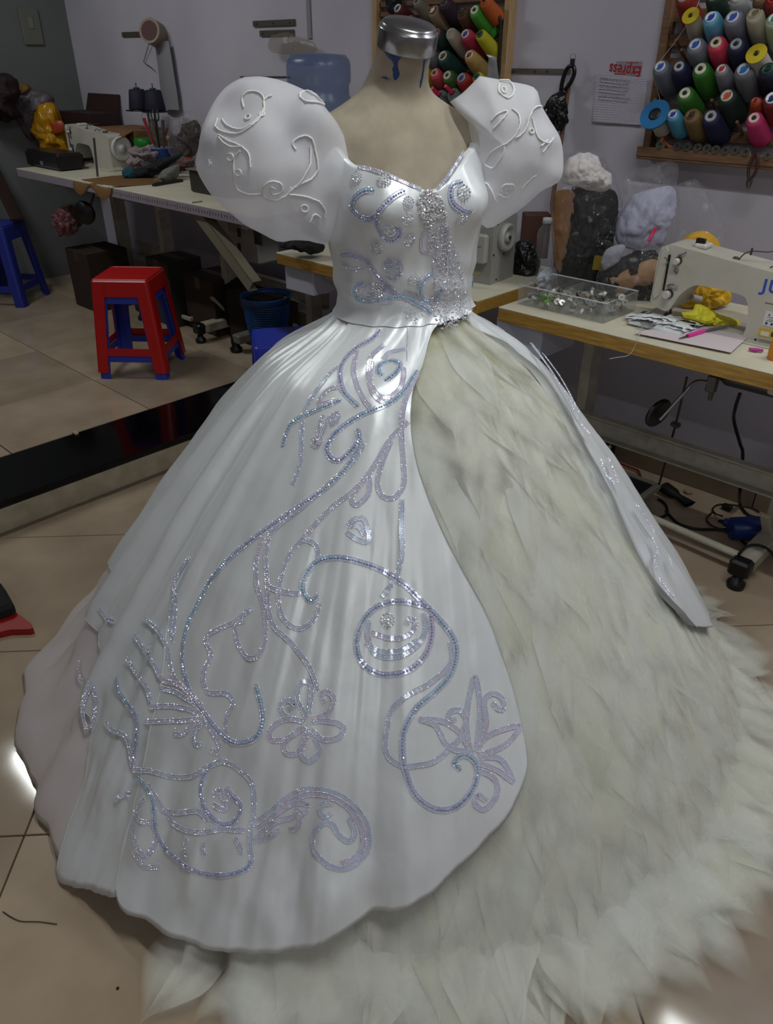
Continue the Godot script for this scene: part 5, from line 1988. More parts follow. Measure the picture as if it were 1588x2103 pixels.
func racks() -> void:
	var t := rack("wooden thread rack above the large machine with a bobbin shelf along its foot", -1.335, -0.55, 1.135, 1.95, 0.0655, 1.215, true, M.wood)
	var g := "thread cones on the rack above the large machine"
	var dark := "141312"
	cone(Vector2(1419, 33), "a49a88", "b4a01c", dark, 0.027, 0.10, "cream cone with a yellow end cap beside the sky blue cone", g, 1)
	cone(Vector2(1460, 36), "5c9cb8", "c9ccd6", "1c3c9a", 0.032, 0.11, "sky blue cone with a blue and white core, right rack upper row", g)
	cone(Vector2(1505, 35), "70727e", "c4c6d0", "2c4a9c", 0.034, 0.11, "grey cone between the sky blue cone and the coreless cream cone", g)
	cone(Vector2(1550, 28), "b0aa94", "a8a088", "6e6250", 0.031, 0.11, "cream cone with an open hollow core in the upper row of the right rack", g)
	cone(Vector2(1590, 39), "9cac8c", "a8c0c0", "5a6a5a", 0.031, 0.11, "pale green cone at the right edge, next to the hollow cream cone", g)
	cone(Vector2(1428, 92), "6e707c", "c0c4d0", "2a4ea0", 0.034, 0.105, "grey cone directly left of the coral pink cone", g)
	cone(Vector2(1471, 88), "c2324e", "c8b8a0", dark, 0.033, 0.115, "coral pink cone with a cream core in the right rack's second row", g)
	cone(Vector2(1512, 91), "14183c", "8e9098", dark, 0.033, 0.11, "navy cone directly right of the coral pink cone", g)
	cone(Vector2(1554, 111), "a8a49c", "b8a420", dark, 0.031, 0.10, "white cone with a yellow end cap near the right edge of the rack", g, 1)
	cone(Vector2(1356, 137), "686a78", "c4c8d4", "2c50a0", 0.033, 0.115, "grey cone at the left end of the third row", g)
	cone(Vector2(1395, 137), "15193e", "a0a2a8", dark, 0.031, 0.11, "navy cone directly left of the upper green cone", g)
	cone(Vector2(1439, 142), "2e6a1c", "c8c4b4", dark, 0.034, 0.115, "upper of the two leaf green cones with cream cores", g)
	cone(Vector2(1482, 142), "7c7c88", "c4c0bc", "a82a20", 0.026, 0.10, "slim light grey cone with a red and white core", g)
	cone(Vector2(1527, 143), "62646c", "b8c4d0", "2868b0", 0.035, 0.115, "big grey cone right of the slim one with the red core", g)
	cone(Vector2(1576, 143), "0e1230", "123a30", dark, 0.033, 0.115, "very dark navy cone with a dark green core at the right edge", g)
	cone(Vector2(1407, 192), "2f6c1e", "ccc8b8", dark, 0.034, 0.105, "lower of the two leaf green cones with cream cores", g)
	cone(Vector2(1493, 197), "0f2420", "c4beb4", "b8502c", 0.035, 0.12, "dark forest green cone with an orange and white core", g)
	cone(Vector2(1551, 208), "8e3010", "a84018", "50200c", 0.020, 0.07, "small burnt orange reel above the hot pink cone", g)
	cone(Vector2(1585, 202), "6a1418", "d0d4e0", "102450", 0.033, 0.10, "dark red cone with a white and blue core at the right edge", g)
	cone(Vector2(1345, 235), "b4b0a0", "1c68a0", "1c1c24", 0.027, 0.095, "cream reel with a broad blue disc at the lower left of the rack", g, 2)
	cone(Vector2(1382, 235), "4c94b4", "c4ccd8", "203c98", 0.028, 0.105, "light blue slim cone right of the broad blue disc", g)
	cone(Vector2(1420, 236), "76603e", "6e5234", "321610", 0.032, 0.12, "tan brown cone in the lowest row of the right rack", g)
	cone(Vector2(1460, 239), "14183e", "a2a4aa", dark, 0.035, 0.12, "plump navy cone right of the tan brown cone", g)
	cone(Vector2(1549, 243), "b82c66", "d8b4b0", dark, 0.031, 0.115, "hot pink cone in the lowest row near the right edge", g)
	cone(Vector2(1403, -6), "7c1c14", "a89c90", dark, 0.031, 0.11, "brick red cone cut by the top edge, leftmost above the yellow capped one", g)
	cone(Vector2(1465, -8), "12281e", "8c8c84", dark, 0.030, 0.11, "dark green cone cut by the top edge of the picture", g)
	cone(Vector2(1515, -4), "8c8c90", "a0a0a0", dark, 0.030, 0.10, "light grey cone cut by the top edge above the hollow cream cone", g)
	cone(Vector2(1560, -4), "5c4630", "7c6040", dark, 0.026, 0.09, "brown cone cut by the top edge near the right side", g)
	cone(Vector2(1588, -2), "7a1414", "9c2420", dark, 0.03, 0.10, "crimson cone cut by the top right corner", g)
	add_pegs(t)
	var o := t.position
	for q in [[1388, 82], [1345, 205], [1400, 102], [1462, 205], [1514, 250]]:
		var b := MB.new()
		var p := on_z(q[0], q[1], -2.60) - o
		b.tube([p - Vector3(0, 0.04, 0.068), p], 0.005, 8)
		put(t, "peg", b, M.wood)
	var b := MB.new()
	b.box(Vector3(-0.945, 1.145, WALL + 0.045) - o, Vector3(0.80, 0.016, 0.075), 0.002)
	b.box(Vector3(-0.945, 1.160, WALL + 0.082) - o, Vector3(0.80, 0.030, 0.008), 0.002)
	put(t, "bobbin_shelf", b, M.wood)
	var proto: Node3D = null
	var row := [[1357, 299, "b0a89c", "beige"], [1393, 302, "4a4844", "charcoal"], [1413, 304, "3a3c38", "dark green"], [1434, 305, "4a3c30", "dark brown"], [1453, 307, "7a3a24", "rust"], [1471, 309, "8a8880", "grey"], [1491, 311, "a8a49c", "pale grey"], [1511, 311, "6a6a60", "olive"], [1533, 314, "b4b2a8", "white"], [1578, 322, "b0501c", "orange"]]
	for k in row.size():
		var p := on_z(row[k][0], row[k][1], -2.612)
		var lab := "bobbin of %s thread, %s on the shelf under the right rack" % [row[k][3], ["first from the left", "second from the left", "third from the left", "fourth from the left", "fifth from the left", "fifth from the right", "fourth from the right", "third from the right", "second from the right", "past the hanging nippers"][k]]
		var s: Node3D
		if proto == null:
			s = thing("rack_bobbin", lab, "bobbin", p, 0.0, "bobbins along the rack shelf")
			proto = s
			s.set_meta("base", "rack_bobbin")
			b = MB.new()
			b.xf = Transform3D(Basis(Vector3.RIGHT, PI / 2 - 0.5), Vector3.ZERO)
			b.lathe([[0.004, -0.007], [0.0135, -0.007], [0.0135, -0.0055], [0.006, -0.005], [0.006, 0.005], [0.0135, 0.0055], [0.0135, 0.007], [0.004, 0.007]], 20, 4, true)
			put(s, "reel", b, hue("5c5a54", 0.35, 0.6))
			b = MB.new()
			b.xf = Transform3D(Basis(Vector3.RIGHT, PI / 2 - 0.5), Vector3.ZERO)
			b.lathe([[0.006, -0.0052], [0.0115, -0.005], [0.0115, 0.005], [0.006, 0.0052]], 16, 4, true)
			put(s, "thread", b, hue("b0a89c", 0.8))
		else:
			s = copy(proto, p, 0.0, lab)
			(s.get_node("thread") as MeshInstance3D).material_override = hue(row[k][2], 0.8)
		b = MB.new()
		b.tube([Vector3(p.x, 1.15, p.z - 0.004) - o, p + Vector3(0, 0.010, 0.010) - o], 0.0025, 6)
		put(t, "pin", b, M.dull_steel)
	b = MB.new()
	b.xf = Transform3D(Basis.from_euler(Vector3(0.3, 0.5, 0.9)), on_z(1368, 294, -2.63))
	b.lathe([[0.0, -0.022], [0.012, -0.022], [0.012, -0.018], [0.007, -0.016], [0.008, 0.016], [0.012, 0.018], [0.012, 0.022], [0.0, 0.022]], 18, 4)
	lone("wooden_reel", b, hue("9c5a34", 0.6), "small orange brown reel lying at the left end of the bobbin shelf", "reel")
	# loose thread drawn down across the rack, nippers hung from the shelf
	b = MB.new()
	b.tube(smooth3([on_z(1437, 0, -2.56), on_z(1426, 24, -2.555), on_z(1395, 75, -2.58), on_z(1360, 120, -2.57), on_z(1341, 145, -2.57), on_z(1352, 190, -2.61), on_z(1358, 212, -2.60)], 8), 0.0009, 6)
	lone("loose_thread", b, hue("b4aca0", 0.8), "pale thread drawn slanting across the left side of the right rack", "thread")
	t = thing("nippers", "small dark thread nippers hanging below the bobbin shelf", "nippers", on_z(1547, 318, WALL + 0.10))
	o = t.position
	for s in [-1, 1]:
		b = MB.new()
		var z := WALL + 0.10
		b.tube(smooth3([on_z(1553 + s * 2, 314, z) - o, on_z(1549 + s * 8, 335, z) - o, on_z(1544 + s * 7, 356, z) - o, on_z(1541 + s * 2, 366, z) - o], 5), 0.005, 8)
		put(t, "handle", b, hue("3c1c18", 0.5))
		b = MB.new()
		b.tube([on_z(1541 + s * 2, 364, z) - o, on_z(1539 + s * 4, 376, z) - o, on_z(1537 + s * 2, 388, z) - o], PackedFloat32Array([0.005, 0.0035, 0.001]), 6)
		put(t, "blade", b, M.dull_steel)

	# ---- the rack behind the neck
	t = rack("pale framed thread rack on the wall behind the form's neck", -2.63, -1.955, 1.26, 1.95, 0.033, 1.285, false, M.pine)
	g = "thread cones on the rack behind the neck"
	cone(Vector2(817, 17), "4a1412", "c0c4c8", "1c2430", 0.030, 0.11, "dark red cone at the left end of the rack behind the neck", g)
	cone(Vector2(889, 21), "8e7a62", "6a3a26", "d0c8c0", 0.031, 0.115, "beige cone with a brown core in the upper row behind the neck", g)
	cone(Vector2(949, 25), "50301a", "3c2010", "20120a", 0.033, 0.115, "brown hollow cone left of the bright green one", g)
	cone(Vector2(975, 21), "3c8e28", "c8ccb8", dark, 0.032, 0.13, "bright green cone in the upper row of the rack behind the neck", g)
	cone(Vector2(995, 2), "b0521c", "a04818", dark, 0.028, 0.10, "orange cone cut by the top edge above the bright green cone", g)
	cone(Vector2(897, 68), "14322c", "8c3c44", dark, 0.034, 0.12, "dark green cone with a dull red core beside the steel neck cap", g)
	cone(Vector2(925, 67), "a89e90", "b0a898", "8a8276", 0.029, 0.12, "off-white cone left of the raspberry pink cone", g)
	cone(Vector2(956, 70), "a02440", "b8b4c8", "3c2c60", 0.032, 0.12, "raspberry pink cone with a lilac core", g)
	cone(Vector2(986, 70), "aca41c", "1e4a20", dark, 0.027, 0.125, "slim lemon yellow cone with a green core", g)
	cone(Vector2(882, 111), "5c646c", "9cb0c0", "1c3c6c", 0.032, 0.10, "slate grey cone with a blue ringed core beside the neck", g)
	cone(Vector2(910, 115), "163e3a", "c0bca8", "241c18", 0.036, 0.13, "large teal green cone behind the neck", g)
	cone(Vector2(964, 113), "a0824a", "c8b8a0", "6c2a1c", 0.032, 0.125, "mustard tan cone with a reddish core", g)
	cone(Vector2(872, 150), "a89018", "3c5420", dark, 0.030, 0.10, "golden yellow cone partly behind the neck", g)
	cone(Vector2(893, 150), "b03a48", "c88878", dark, 0.032, 0.11, "rose red cone right of the golden yellow one", g)
	cone(Vector2(919, 155), "3c5c2c", "b8bc9c", dark, 0.033, 0.10, "moss green cone between the rose and the scarlet cones", g)
	cone(Vector2(948, 160), "8e2016", "8c90b0", "1c2a50", 0.034, 0.11, "scarlet cone with a blue grey core above the right sleeve", g)
	cone(Vector2(979, 157), "a89c3c", "1e4c34", dark, 0.027, 0.10, "straw yellow cone with a green core by the right sleeve", g)
	cone(Vector2(879, 190), "8e8478", "a09890", "787068", 0.029, 0.08, "silvery beige reel lowest beside the neck", g)
	cone(Vector2(902, 196), "66706c", "5c6460", "1c1c1c", 0.034, 0.08, "left of two grey reels with hot pink pegs", g)
	cone(Vector2(929, 192), "66706c", "5c6460", "1c1c1c", 0.034, 0.08, "right of two grey reels with hot pink pegs", g)
	cone(Vector2(856, 4), "6c6458", "8c8478", dark, 0.026, 0.10, "dull beige cone cut by the top edge above the neck cap", g)
	cone(Vector2(912, 6), "2c1c2c", "4c3c44", dark, 0.032, 0.11, "dark plum cone at the top of the rack behind the neck", g)
	cone(Vector2(842, 40), "4c1c1a", "6c5048", dark, 0.030, 0.11, "maroon cone left of the steel neck cap", g)
	add_pegs(t)
	o = t.position
	for q in [[902, 196], [929, 192]]:
		b = MB.new()
		var p := on_z(q[0], q[1], -2.56) - o
		b.tube([p - Vector3(0, 0.01, 0.02), p + Vector3(0, 0.026, 0.042)], PackedFloat32Array([0.010, 0.006]), 12)
		put(t, "pink_peg", b, hue("c81c50", 0.4))
	b = MB.new()
	b.tube(smooth3([on_z(1016, 30, -2.63) - o, on_z(1027, 36, -2.62) - o, on_z(1028, 60, -2.63) - o, on_z(1026, 110, -2.64) - o, on_z(1026, 152, -2.65) - o], 6), 0.006, 8)
	put(t, "dark_rod", b, hue("241f1e", 0.5))
	var f := thing("clear_sleeve", "scrap of clear plastic hung on the rack right of the mustard cone", "plastic", on_z(1010, 150, -2.60))
	o = f.position
	b = MB.new()
	var a0 := PackedVector3Array()
	var a1 := PackedVector3Array()
	for q in [[1005, 112, 1006, 112], [1003, 125, 1020, 117], [1000, 145, 1022, 140], [996, 170, 1026, 165]]:
		a0.append(on_z(q[0], q[1], -2.61) - o)
		a1.append(on_z(q[2], q[3], -2.59) - o)
	var mid := PackedVector3Array()
	for k in a0.size():
		mid.append((a0[k] + a1[k]) / 2 + Vector3(0, 0, 0.02))
	b.grid([a0, mid, a1])
	put(f, "plastic", b, clear("milky", Color(0.72, 0.74, 0.8), 0.45, 0.2))
	f = thing("dark_bag", "dark bag hanging at the top left of the rack behind the neck", "bag", on_z(806, 30, -2.64), deg_to_rad(44.0))
	blob(f, "bag", [790, -10, 820, -10, 826, 10, 820, 24, 804, 30, 794, 22], 0.03, 0.02, hue("0e1018", 0.6), 0.01, 0.0, 41)

	# ---- rail with a black bag, stamped paper, on the bare wall between the racks
	t = thing("wall_rail", "short grey metal rail fixed to the wall between the two thread racks", "rail", on_z(1105, 146, WALL + 0.003))
	o = t.position
	b = MB.new()
	var ra := on_z(1048, 146, WALL) - o
	var rb := on_z(1172, 146, WALL) - o
	b.box(Vector3((ra.x + rb.x) / 2, 0, 0.002), Vector3(rb.x - ra.x, 0.016, 0.006), 0.001)
	put(t, "bar", b, hue("6c6660", 0.45, 0.4))
	for x in [1055, 1099, 1124]:
		b = MB.new()
		b.xf = Transform3D(Basis(Vector3.RIGHT, PI / 2), on_z(x, 146, WALL + 0.008) - o)
		b.lathe([[0.0, 0.0], [0.005, 0.0], [0.004, 0.003], [0.0, 0.003]], 12)
		put(t, "screw", b, M.dull_steel)
	t = thing("hanging_bag", "knotted black plastic bag hanging from the wall rail by a wire ring", "bag", on_z(1160, 200, WALL + 0.05), deg_to_rad(44.0))
	blob(t, "bag", [1152, 186, 1162, 192, 1160, 210, 1166, 240, 1160, 262, 1146, 270, 1128, 258, 1118, 230, 1126, 205, 1140, 192], 0.045, 0.035, mat("bin_bag", Color(0.012, 0.012, 0.016), 0.3), 0.014, 0.0, 43, 0.25)
	b = MB.new()
	var inv := t.transform.affine_inverse()
	var lp := []
	for q in [[1152, 190], [1156, 165], [1166, 140], [1177, 136], [1180, 150], [1172, 170], [1160, 185]]:
		lp.append(inv * on_z(q[0], q[1], WALL + 0.045))
	b.tube(smooth3(lp, 5), 0.0075, 8)
	put(t, "knotted_handle", b, M.bin_bag)
	b = MB.new()
	b.box(inv * on_z(1176, 128, WALL + 0.035), Vector3(0.016, 0.022, 0.008), 0.002)
	put(t, "clip", b, M.black_plastic)
	b = MB.new()
	var ring := []
	var rc := inv * on_z(1177, 117, WALL + 0.03)
	for k in 18:
		ring.append(rc + Vector3(cos(TAU * k / 18) * 0.009, sin(TAU * k / 18) * 0.010, 0))
	b.tube(ring, 0.0012, 6, true)
	put(t, "wire_ring", b, M.steel)
	# squared paper with notes and a red stamp above it
	t = thing("note_sheet", "squared note paper with faint handwriting taped to the wall left of the right rack", "paper", on_z(1275, 205, WALL + 0.002))
	o = t.position
	var cnr := [on_z(1224, 150, WALL + 0.003) - o, on_z(1331, 160, WALL + 0.006) - o, on_z(1318, 257, WALL + 0.012) - o, on_z(1217, 250, WALL + 0.010) - o]
	b = MB.new()
	var rows := []
	for j in 9:
		var row2 := PackedVector3Array()
		for i in 9:
			var q: Vector3 = cnr[3].lerp(cnr[2], i / 8.0).lerp(cnr[0].lerp(cnr[1], i / 8.0), j / 8.0)
			row2.append(q + Vector3(0, 0, 0.002 * sin(i * 0.8) + 0.004 * pow(maxf(0, i - 6) * maxf(0, j - 6) / 4.0, 1.0)))
		rows.append(row2)
	b.grid(rows)
	put(t, "sheet", b, hue("c4c0cc", 0.9))
	b = MB.new()
	for k in 20:
		var v := (k + 0.5) / 20.0
		var l0: Vector3 = cnr[3].lerp(cnr[0], v) + Vector3(0, 0, 0.0035)
		var l1: Vector3 = cnr[2].lerp(cnr[1], v) + Vector3(0, 0, 0.0035)
		b.tube([l0, l1], 0.00045, 4)
	for k in 22:
		var v := (k + 0.5) / 22.0
		b.tube([cnr[3].lerp(cnr[2], v) + Vector3(0, 0, 0.0035), cnr[0].lerp(cnr[1], v) + Vector3(0, 0, 0.0035)], 0.00035, 4)
	put(t, "ruling", b, hue("a29eac", 0.9))
	b = MB.new()
	var hw := RandomNumberGenerator.new()
	hw.seed = 3
	for line in 7:
		var u := 0.10
		var end := hw.randf_range(0.62, 0.75)
		while u < end:
			var w := hw.randf_range(0.02, 0.07)
			var pts := []
			for k in 6:
				var uu := u + w * k / 5.0
				pts.append((cnr[3].lerp(cnr[2], uu)).lerp(cnr[0].lerp(cnr[1], uu), 0.90 - line * 0.072 + hw.randf_range(-0.014, 0.014)) + Vector3(0, 0, 0.0042))
			b.tube(pts, 0.0007, 4)
			u += w + 0.015
	put(t, "handwriting", b, hue("55536c", 0.9))
	t = thing("red_stamp", "red express courier sticker upside down above the note paper", "sticker", on_z(1291, 141, WALL + 0.001))
	o = t.position
	b = MB.new()
	b.box(Vector3(0, 0, 0.0006), Vector3(0.095, 0.042, 0.001))
	put(t, "backing", b, hue("8f8b94", 0.9))
	words(t, "lettering", "Express", 0.033, Transform3D(Basis(Vector3.BACK, PI - 0.09).scaled_local(Vector3(1.0, 1.25, 1)), Vector3(-0.012, -0.004, 0.0016)), hue("a01c24", 0.7), true)
	b = MB.new()
	b.box(Vector3(0.034, 0.006, 0.0014), Vector3(0.028, 0.003, 0.0006))
	b.box(Vector3(0.034, -0.010, 0.0014), Vector3(0.026, 0.006, 0.0006))
	b.box(Vector3(-0.028, -0.016, 0.0014), Vector3(0.045, 0.003, 0.0006))
	b.box(Vector3(0.012, 0.017, 0.0014), Vector3(0.045, 0.002, 0.0006))
	put(t, "stripes", b, hue("9c3034", 0.7))


# ---------------------------------------------------------------- benches on the raised floor, far left

const HIGH := 0.88

func left_bench() -> void:
	var t := bench("sewing_bench", "far left bench with a grey edge under the small cream machine", -4.87, -3.81, -2.50, -1.95, STEP, [-4.55, -4.05], true)
	t.position.z = -2.225
	t = bench("sewing_bench", "bench with a grey edge and a slanting brace right of the red and blue stool", -3.79, -2.60, -2.50, -1.95, STEP, [-3.46, -2.78], true)
	t.position.z = -2.225
	var o := t.position
	# inch marks along its front edge
	var b := MB.new()
	for k in 56:
		b.box(Vector3(-0.58 + k * 0.021, 0.738, 0.2762), Vector3(0.0016, 0.020 if k % 4 == 0 else 0.011, 0.0012))
	put(t, "edge_marks", b, hue("4c4650", 0.6))
	b = MB.new()
	var e0 := on_z(402, 424, -1.99) - o
	var e1 := on_z(524, 588, -1.99) - o
	var dir := (e1 - e0).normalized()
	b.xf = Transform3D(Basis(dir, Vector3(0, 0, 1).cross(dir).normalized(), Vector3(0, 0, 1)), (e0 + e1) / 2)
	var l := (e1 - e0).length()
	b.box(Vector3(0, 0.028, 0), Vector3(l, 0.004, 0.05), 0.001)
	b.box(Vector3(0, -0.028, 0), Vector3(l, 0.004, 0.05), 0.001)
	b.box(Vector3(0, 0, 0.023), Vector3(l, 0.06, 0.004), 0.001)
	put(t, "brace", b, hue("75705f", 0.5))
	b = MB.new()
	b.box(on_z(520, 485, -2.14) - o, Vector3(0.22, 0.20, 0.12), 0.008)
	var cb := put(t, "control_box", b, hue("8a887f", 0.45))
	b = MB.new()
	b.box(on_z(530, 488, -2.078) - o, Vector3(0.055, 0.06, 0.003), 0.001)
	put(cb, "window", b, hue("23262e", 0.3))
	b = MB.new()
	for y in [478, 508]:
		b.box(on_z(491, y, -2.078) - o, Vector3(0.022, 0.035, 0.004), 0.001)
	put(cb, "switch", b, M.black_plastic)
	# treadle under it
	b = MB.new()
	b.xf = Transform3D(Basis(Vector3.UP, 0.0), on_y(398, 635, STEP + 0.06) - o)
	b.box(Vector3.ZERO, Vector3(0.26, 0.012, 0.22), 0.003)
	var tr := put(t, "treadle", b, M.black_plastic)
	b = MB.new()
	b.xf = Transform3D(Basis(Vector3.UP, 0.0), on_y(398, 635, STEP + 0.06) - o)
	for s in [-1, 1]:
		b.box(Vector3(s * 0.14, -0.004, 0), Vector3(0.02, 0.022, 0.25), 0.003)
		b.box(Vector3(0, -0.004, s * 0.118), Vector3(0.28, 0.022, 0.016), 0.003)
	put(tr, "treadle_frame", b, M.frame_paint)
	machine("small cream sewing machine with a big hand wheel on the far left bench", Vector3(-4.83, HIGH, -2.32), false)
	dark_machine()

	t = thing("machine_case", "black sewing case with a pale badge in front of the small cream machine", "case", Vector3(-4.74, HIGH, -2.13))
	b = MB.new()
	b.box(Vector3(0, 0.045, 0), Vector3(0.42, 0.09, 0.16), 0.014)
	put(t, "case", b, hue("110d0f", 0.35))
	b = MB.new()
	b.box(Vector3(0.0, 0.03, 0.081), Vector3(0.035, 0.02, 0.003), 0.001)
	put(t, "badge", b, hue("6c6a70", 0.4))
	t = soft_thing("yellow_bag", "shiny yellow plastic carrier bag with a red print on the far left bench", "bag", on_y(112, 322, HIGH))
	blob(t, "bag", [72, 228, 80, 214, 98, 208, 112, 214, 122, 240, 130, 270, 144, 300, 150, 318, 96, 320, 82, 296, 68, 262], 0.10, 0.08, mat("yellow_poly", Color(0.72, 0.52, 0.06), 0.25), 0.03, 0.0, 51, 0.1)
	blob(t, "print", [102, 250, 128, 248, 132, 270, 110, 276], 0.012, 0.005, hue("a0401c", 0.4), 0.002, 0.092, 52)
	t = soft_thing("pale_bag", "bulging pale lilac plastic bag with a yellow top behind the yellow carrier bag", "bag", on_y(60, 320, HIGH) + Vector3(0.06, 0, -0.02))
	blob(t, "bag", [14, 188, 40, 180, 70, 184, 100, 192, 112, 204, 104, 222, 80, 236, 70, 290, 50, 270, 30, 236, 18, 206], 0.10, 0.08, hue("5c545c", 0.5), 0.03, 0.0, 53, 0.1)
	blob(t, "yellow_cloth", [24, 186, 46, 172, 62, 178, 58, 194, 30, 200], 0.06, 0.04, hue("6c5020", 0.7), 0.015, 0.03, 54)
	t = soft_thing("dark_sack", "dark maroon sack heaped at the far left corner of the room", "sack", on_y(10, 330, HIGH) + Vector3(0.06, 0, -0.06))
	blob(t, "sack", [-30, 170, 0, 150, 26, 156, 40, 186, 30, 220, 40, 240, 10, 250, -30, 240], 0.10, 0.06, hue("22100f", 0.8), 0.03, 0.0, 55, 0.1)
	t = thing("maroon_box", "dark maroon open carton in the corner behind the small cream machine", "box", Vector3(-5.08, HIGH, -2.56))
	b = MB.new()
	b.box(Vector3(0, 0.13, 0), Vector3(0.40, 0.26, 0.20), 0.004)
	put(t, "carton", b, hue("2c1414", 0.7))
	b = MB.new()
	b.xf = Transform3D(Basis(Vector3.RIGHT, -0.35), Vector3(0, 0.26, -0.09))
	b.box(Vector3(0, 0.05, 0), Vector3(0.40, 0.10, 0.004))
	put(t, "lid", b, hue("341818", 0.7))
	b = MB.new()
	b.box(Vector3(0.07, 0.19, 0.101), Vector3(0.06, 0.012, 0.001))
	put(t, "print", b, hue("6a6466", 0.6))
	t = thing("brown_carton", "brown carton with clear wrap behind the arm of the small cream machine", "box", Vector3(-4.50, HIGH, -2.53))
	b = MB.new()
	b.box(Vector3(0, 0.10, 0), Vector3(0.42, 0.20, 0.24), 0.003)
	put(t, "carton", b, M.carton)
	b = MB.new()
	b.xf = Transform3D(Basis.from_euler(Vector3(0.35, 0, 0)), Vector3(0, 0.20, 0.12))
	b.box(Vector3(0, 0, 0.06), Vector3(0.42, 0.004, 0.12))
	put(t, "flap", b, M.carton)
	t = thing("green_jar", "bright green lidded jar beside the hand wheel of the small cream machine", "jar", on_y(262, 312, HIGH) + Vector3(0.0, 0, 0.0))
	t.position = Vector3(-4.22, HIGH, -2.42)
	b = MB.new()
	b.lathe([[0.0, 0.0], [0.05, 0.0], [0.055, 0.01], [0.052, 0.10], [0.045, 0.12], [0.0, 0.12]], 22)
	put(t, "jar", b, hue("3a3c34", 0.4))
	b = MB.new()
	b.lathe([[0.0, 0.12], [0.05, 0.12], [0.052, 0.13], [0.052, 0.16], [0.045, 0.168], [0.0, 0.17]], 22, 4)
	put(t, "lid", b, hue("14701c", 0.4))
	# stand with two navy cones
	t = thing("cone_stand", "black thread stand holding two navy cones above the green jar", "stand", on_z(303, 226, -2.50) * Vector3(1, 0, 1) + Vector3(0, HIGH, 0))
	o = t.position
	b = MB.new()
	b.tube([Vector3(0, 0, 0), Vector3(0, 0.295, 0)], 0.007, 8)
	put(t, "rod", b, M.dull_steel)
	b = MB.new()
	b.box(Vector3(0, 0.005, 0), Vector3(0.10, 0.01, 0.10), 0.003)
	put(t, "foot", b, M.black_plastic)
	b = MB.new()
	b.xf = Transform3D(Basis(), Vector3(0, 0.293, 0))
	for s in [-1, 1]:
		b.xf = Transform3D(Basis(), Vector3(s * 0.085, 0.293, 0))
		b.lathe([[0.0, 0.0], [0.075, 0.0], [0.077, 0.004], [0.0, 0.008]], 24)
	put(t, "tray", b, M.black_plastic)
	b = MB.new()
	for s in [-1, 1]:
		b.tube([Vector3(s * 0.085, 0.29, 0), Vector3(s * 0.085, 0.43, 0)], 0.0035, 6)
	put(t, "spindle", b, M.dull_steel)
	for s in [0, 1]:
		var c := thing("thread_cone", ["left navy cone on the black thread stand by the wall", "right navy cone on the black thread stand by the wall"][s], "thread cone", o + Vector3(-0.085 + 0.17 * s, 0.301, 0), 0.0, "navy cones on the stand")
		b = MB.new()
		b.lathe([[0.006, 0.0], [0.055, 0.0], [0.056, 0.004], [0.043, 0.094], [0.036, 0.099], [0.006, 0.1]], 24, 4)
		put(c, "thread", b, hue("0e0c26", 0.75))
		b = MB.new()
		b.lathe([[0.005, 0.098], [0.018, 0.099], [0.016, 0.108], [0.005, 0.108]], 16)
		put(c, "core", b, hue("34343c", 0.5))
	litter_left()


func dark_machine() -> void:
	# the near machine on the second bench, its back half hidden by the sleeve
	var at := on_y(400, 392, HIGH)
	var t := thing("button_machine", "small dark based machine with a white dial box beside the left puff sleeve", "sewing machine", Vector3(at.x + 0.08, HIGH, at.z - 0.02))
	var b := MB.new()
	b.box(Vector3(0.08, 0.05, -0.02), Vector3(0.30, 0.10, 0.14), 0.008)
	put(t, "base", b, hue("2a2624", 0.5))
	b = MB.new()
	b.box(Vector3(0.10, 0.102, -0.02), Vector3(0.34, 0.006, 0.17), 0.002)
	put(t, "bed", b, hue("6a625a", 0.4))
	b = MB.new()
	b.box(Vector3(0.03, 0.165, -0.03), Vector3(0.07, 0.12, 0.08), 0.008)
	put(t, "pillar", b, hue("1b1a1c", 0.4))
	b = MB.new()
	b.box(Vector3(0.04, 0.25, -0.03), Vector3(0.085, 0.075, 0.07), 0.01)
	var d := put(t, "dial_box", b, hue("8e8c88", 0.4))
	b = MB.new()
	b.box(Vector3(0.028, 0.252, 0.006), Vector3(0.018, 0.036, 0.004), 0.001)
	put(d, "dial_window", b, M.black_plastic)


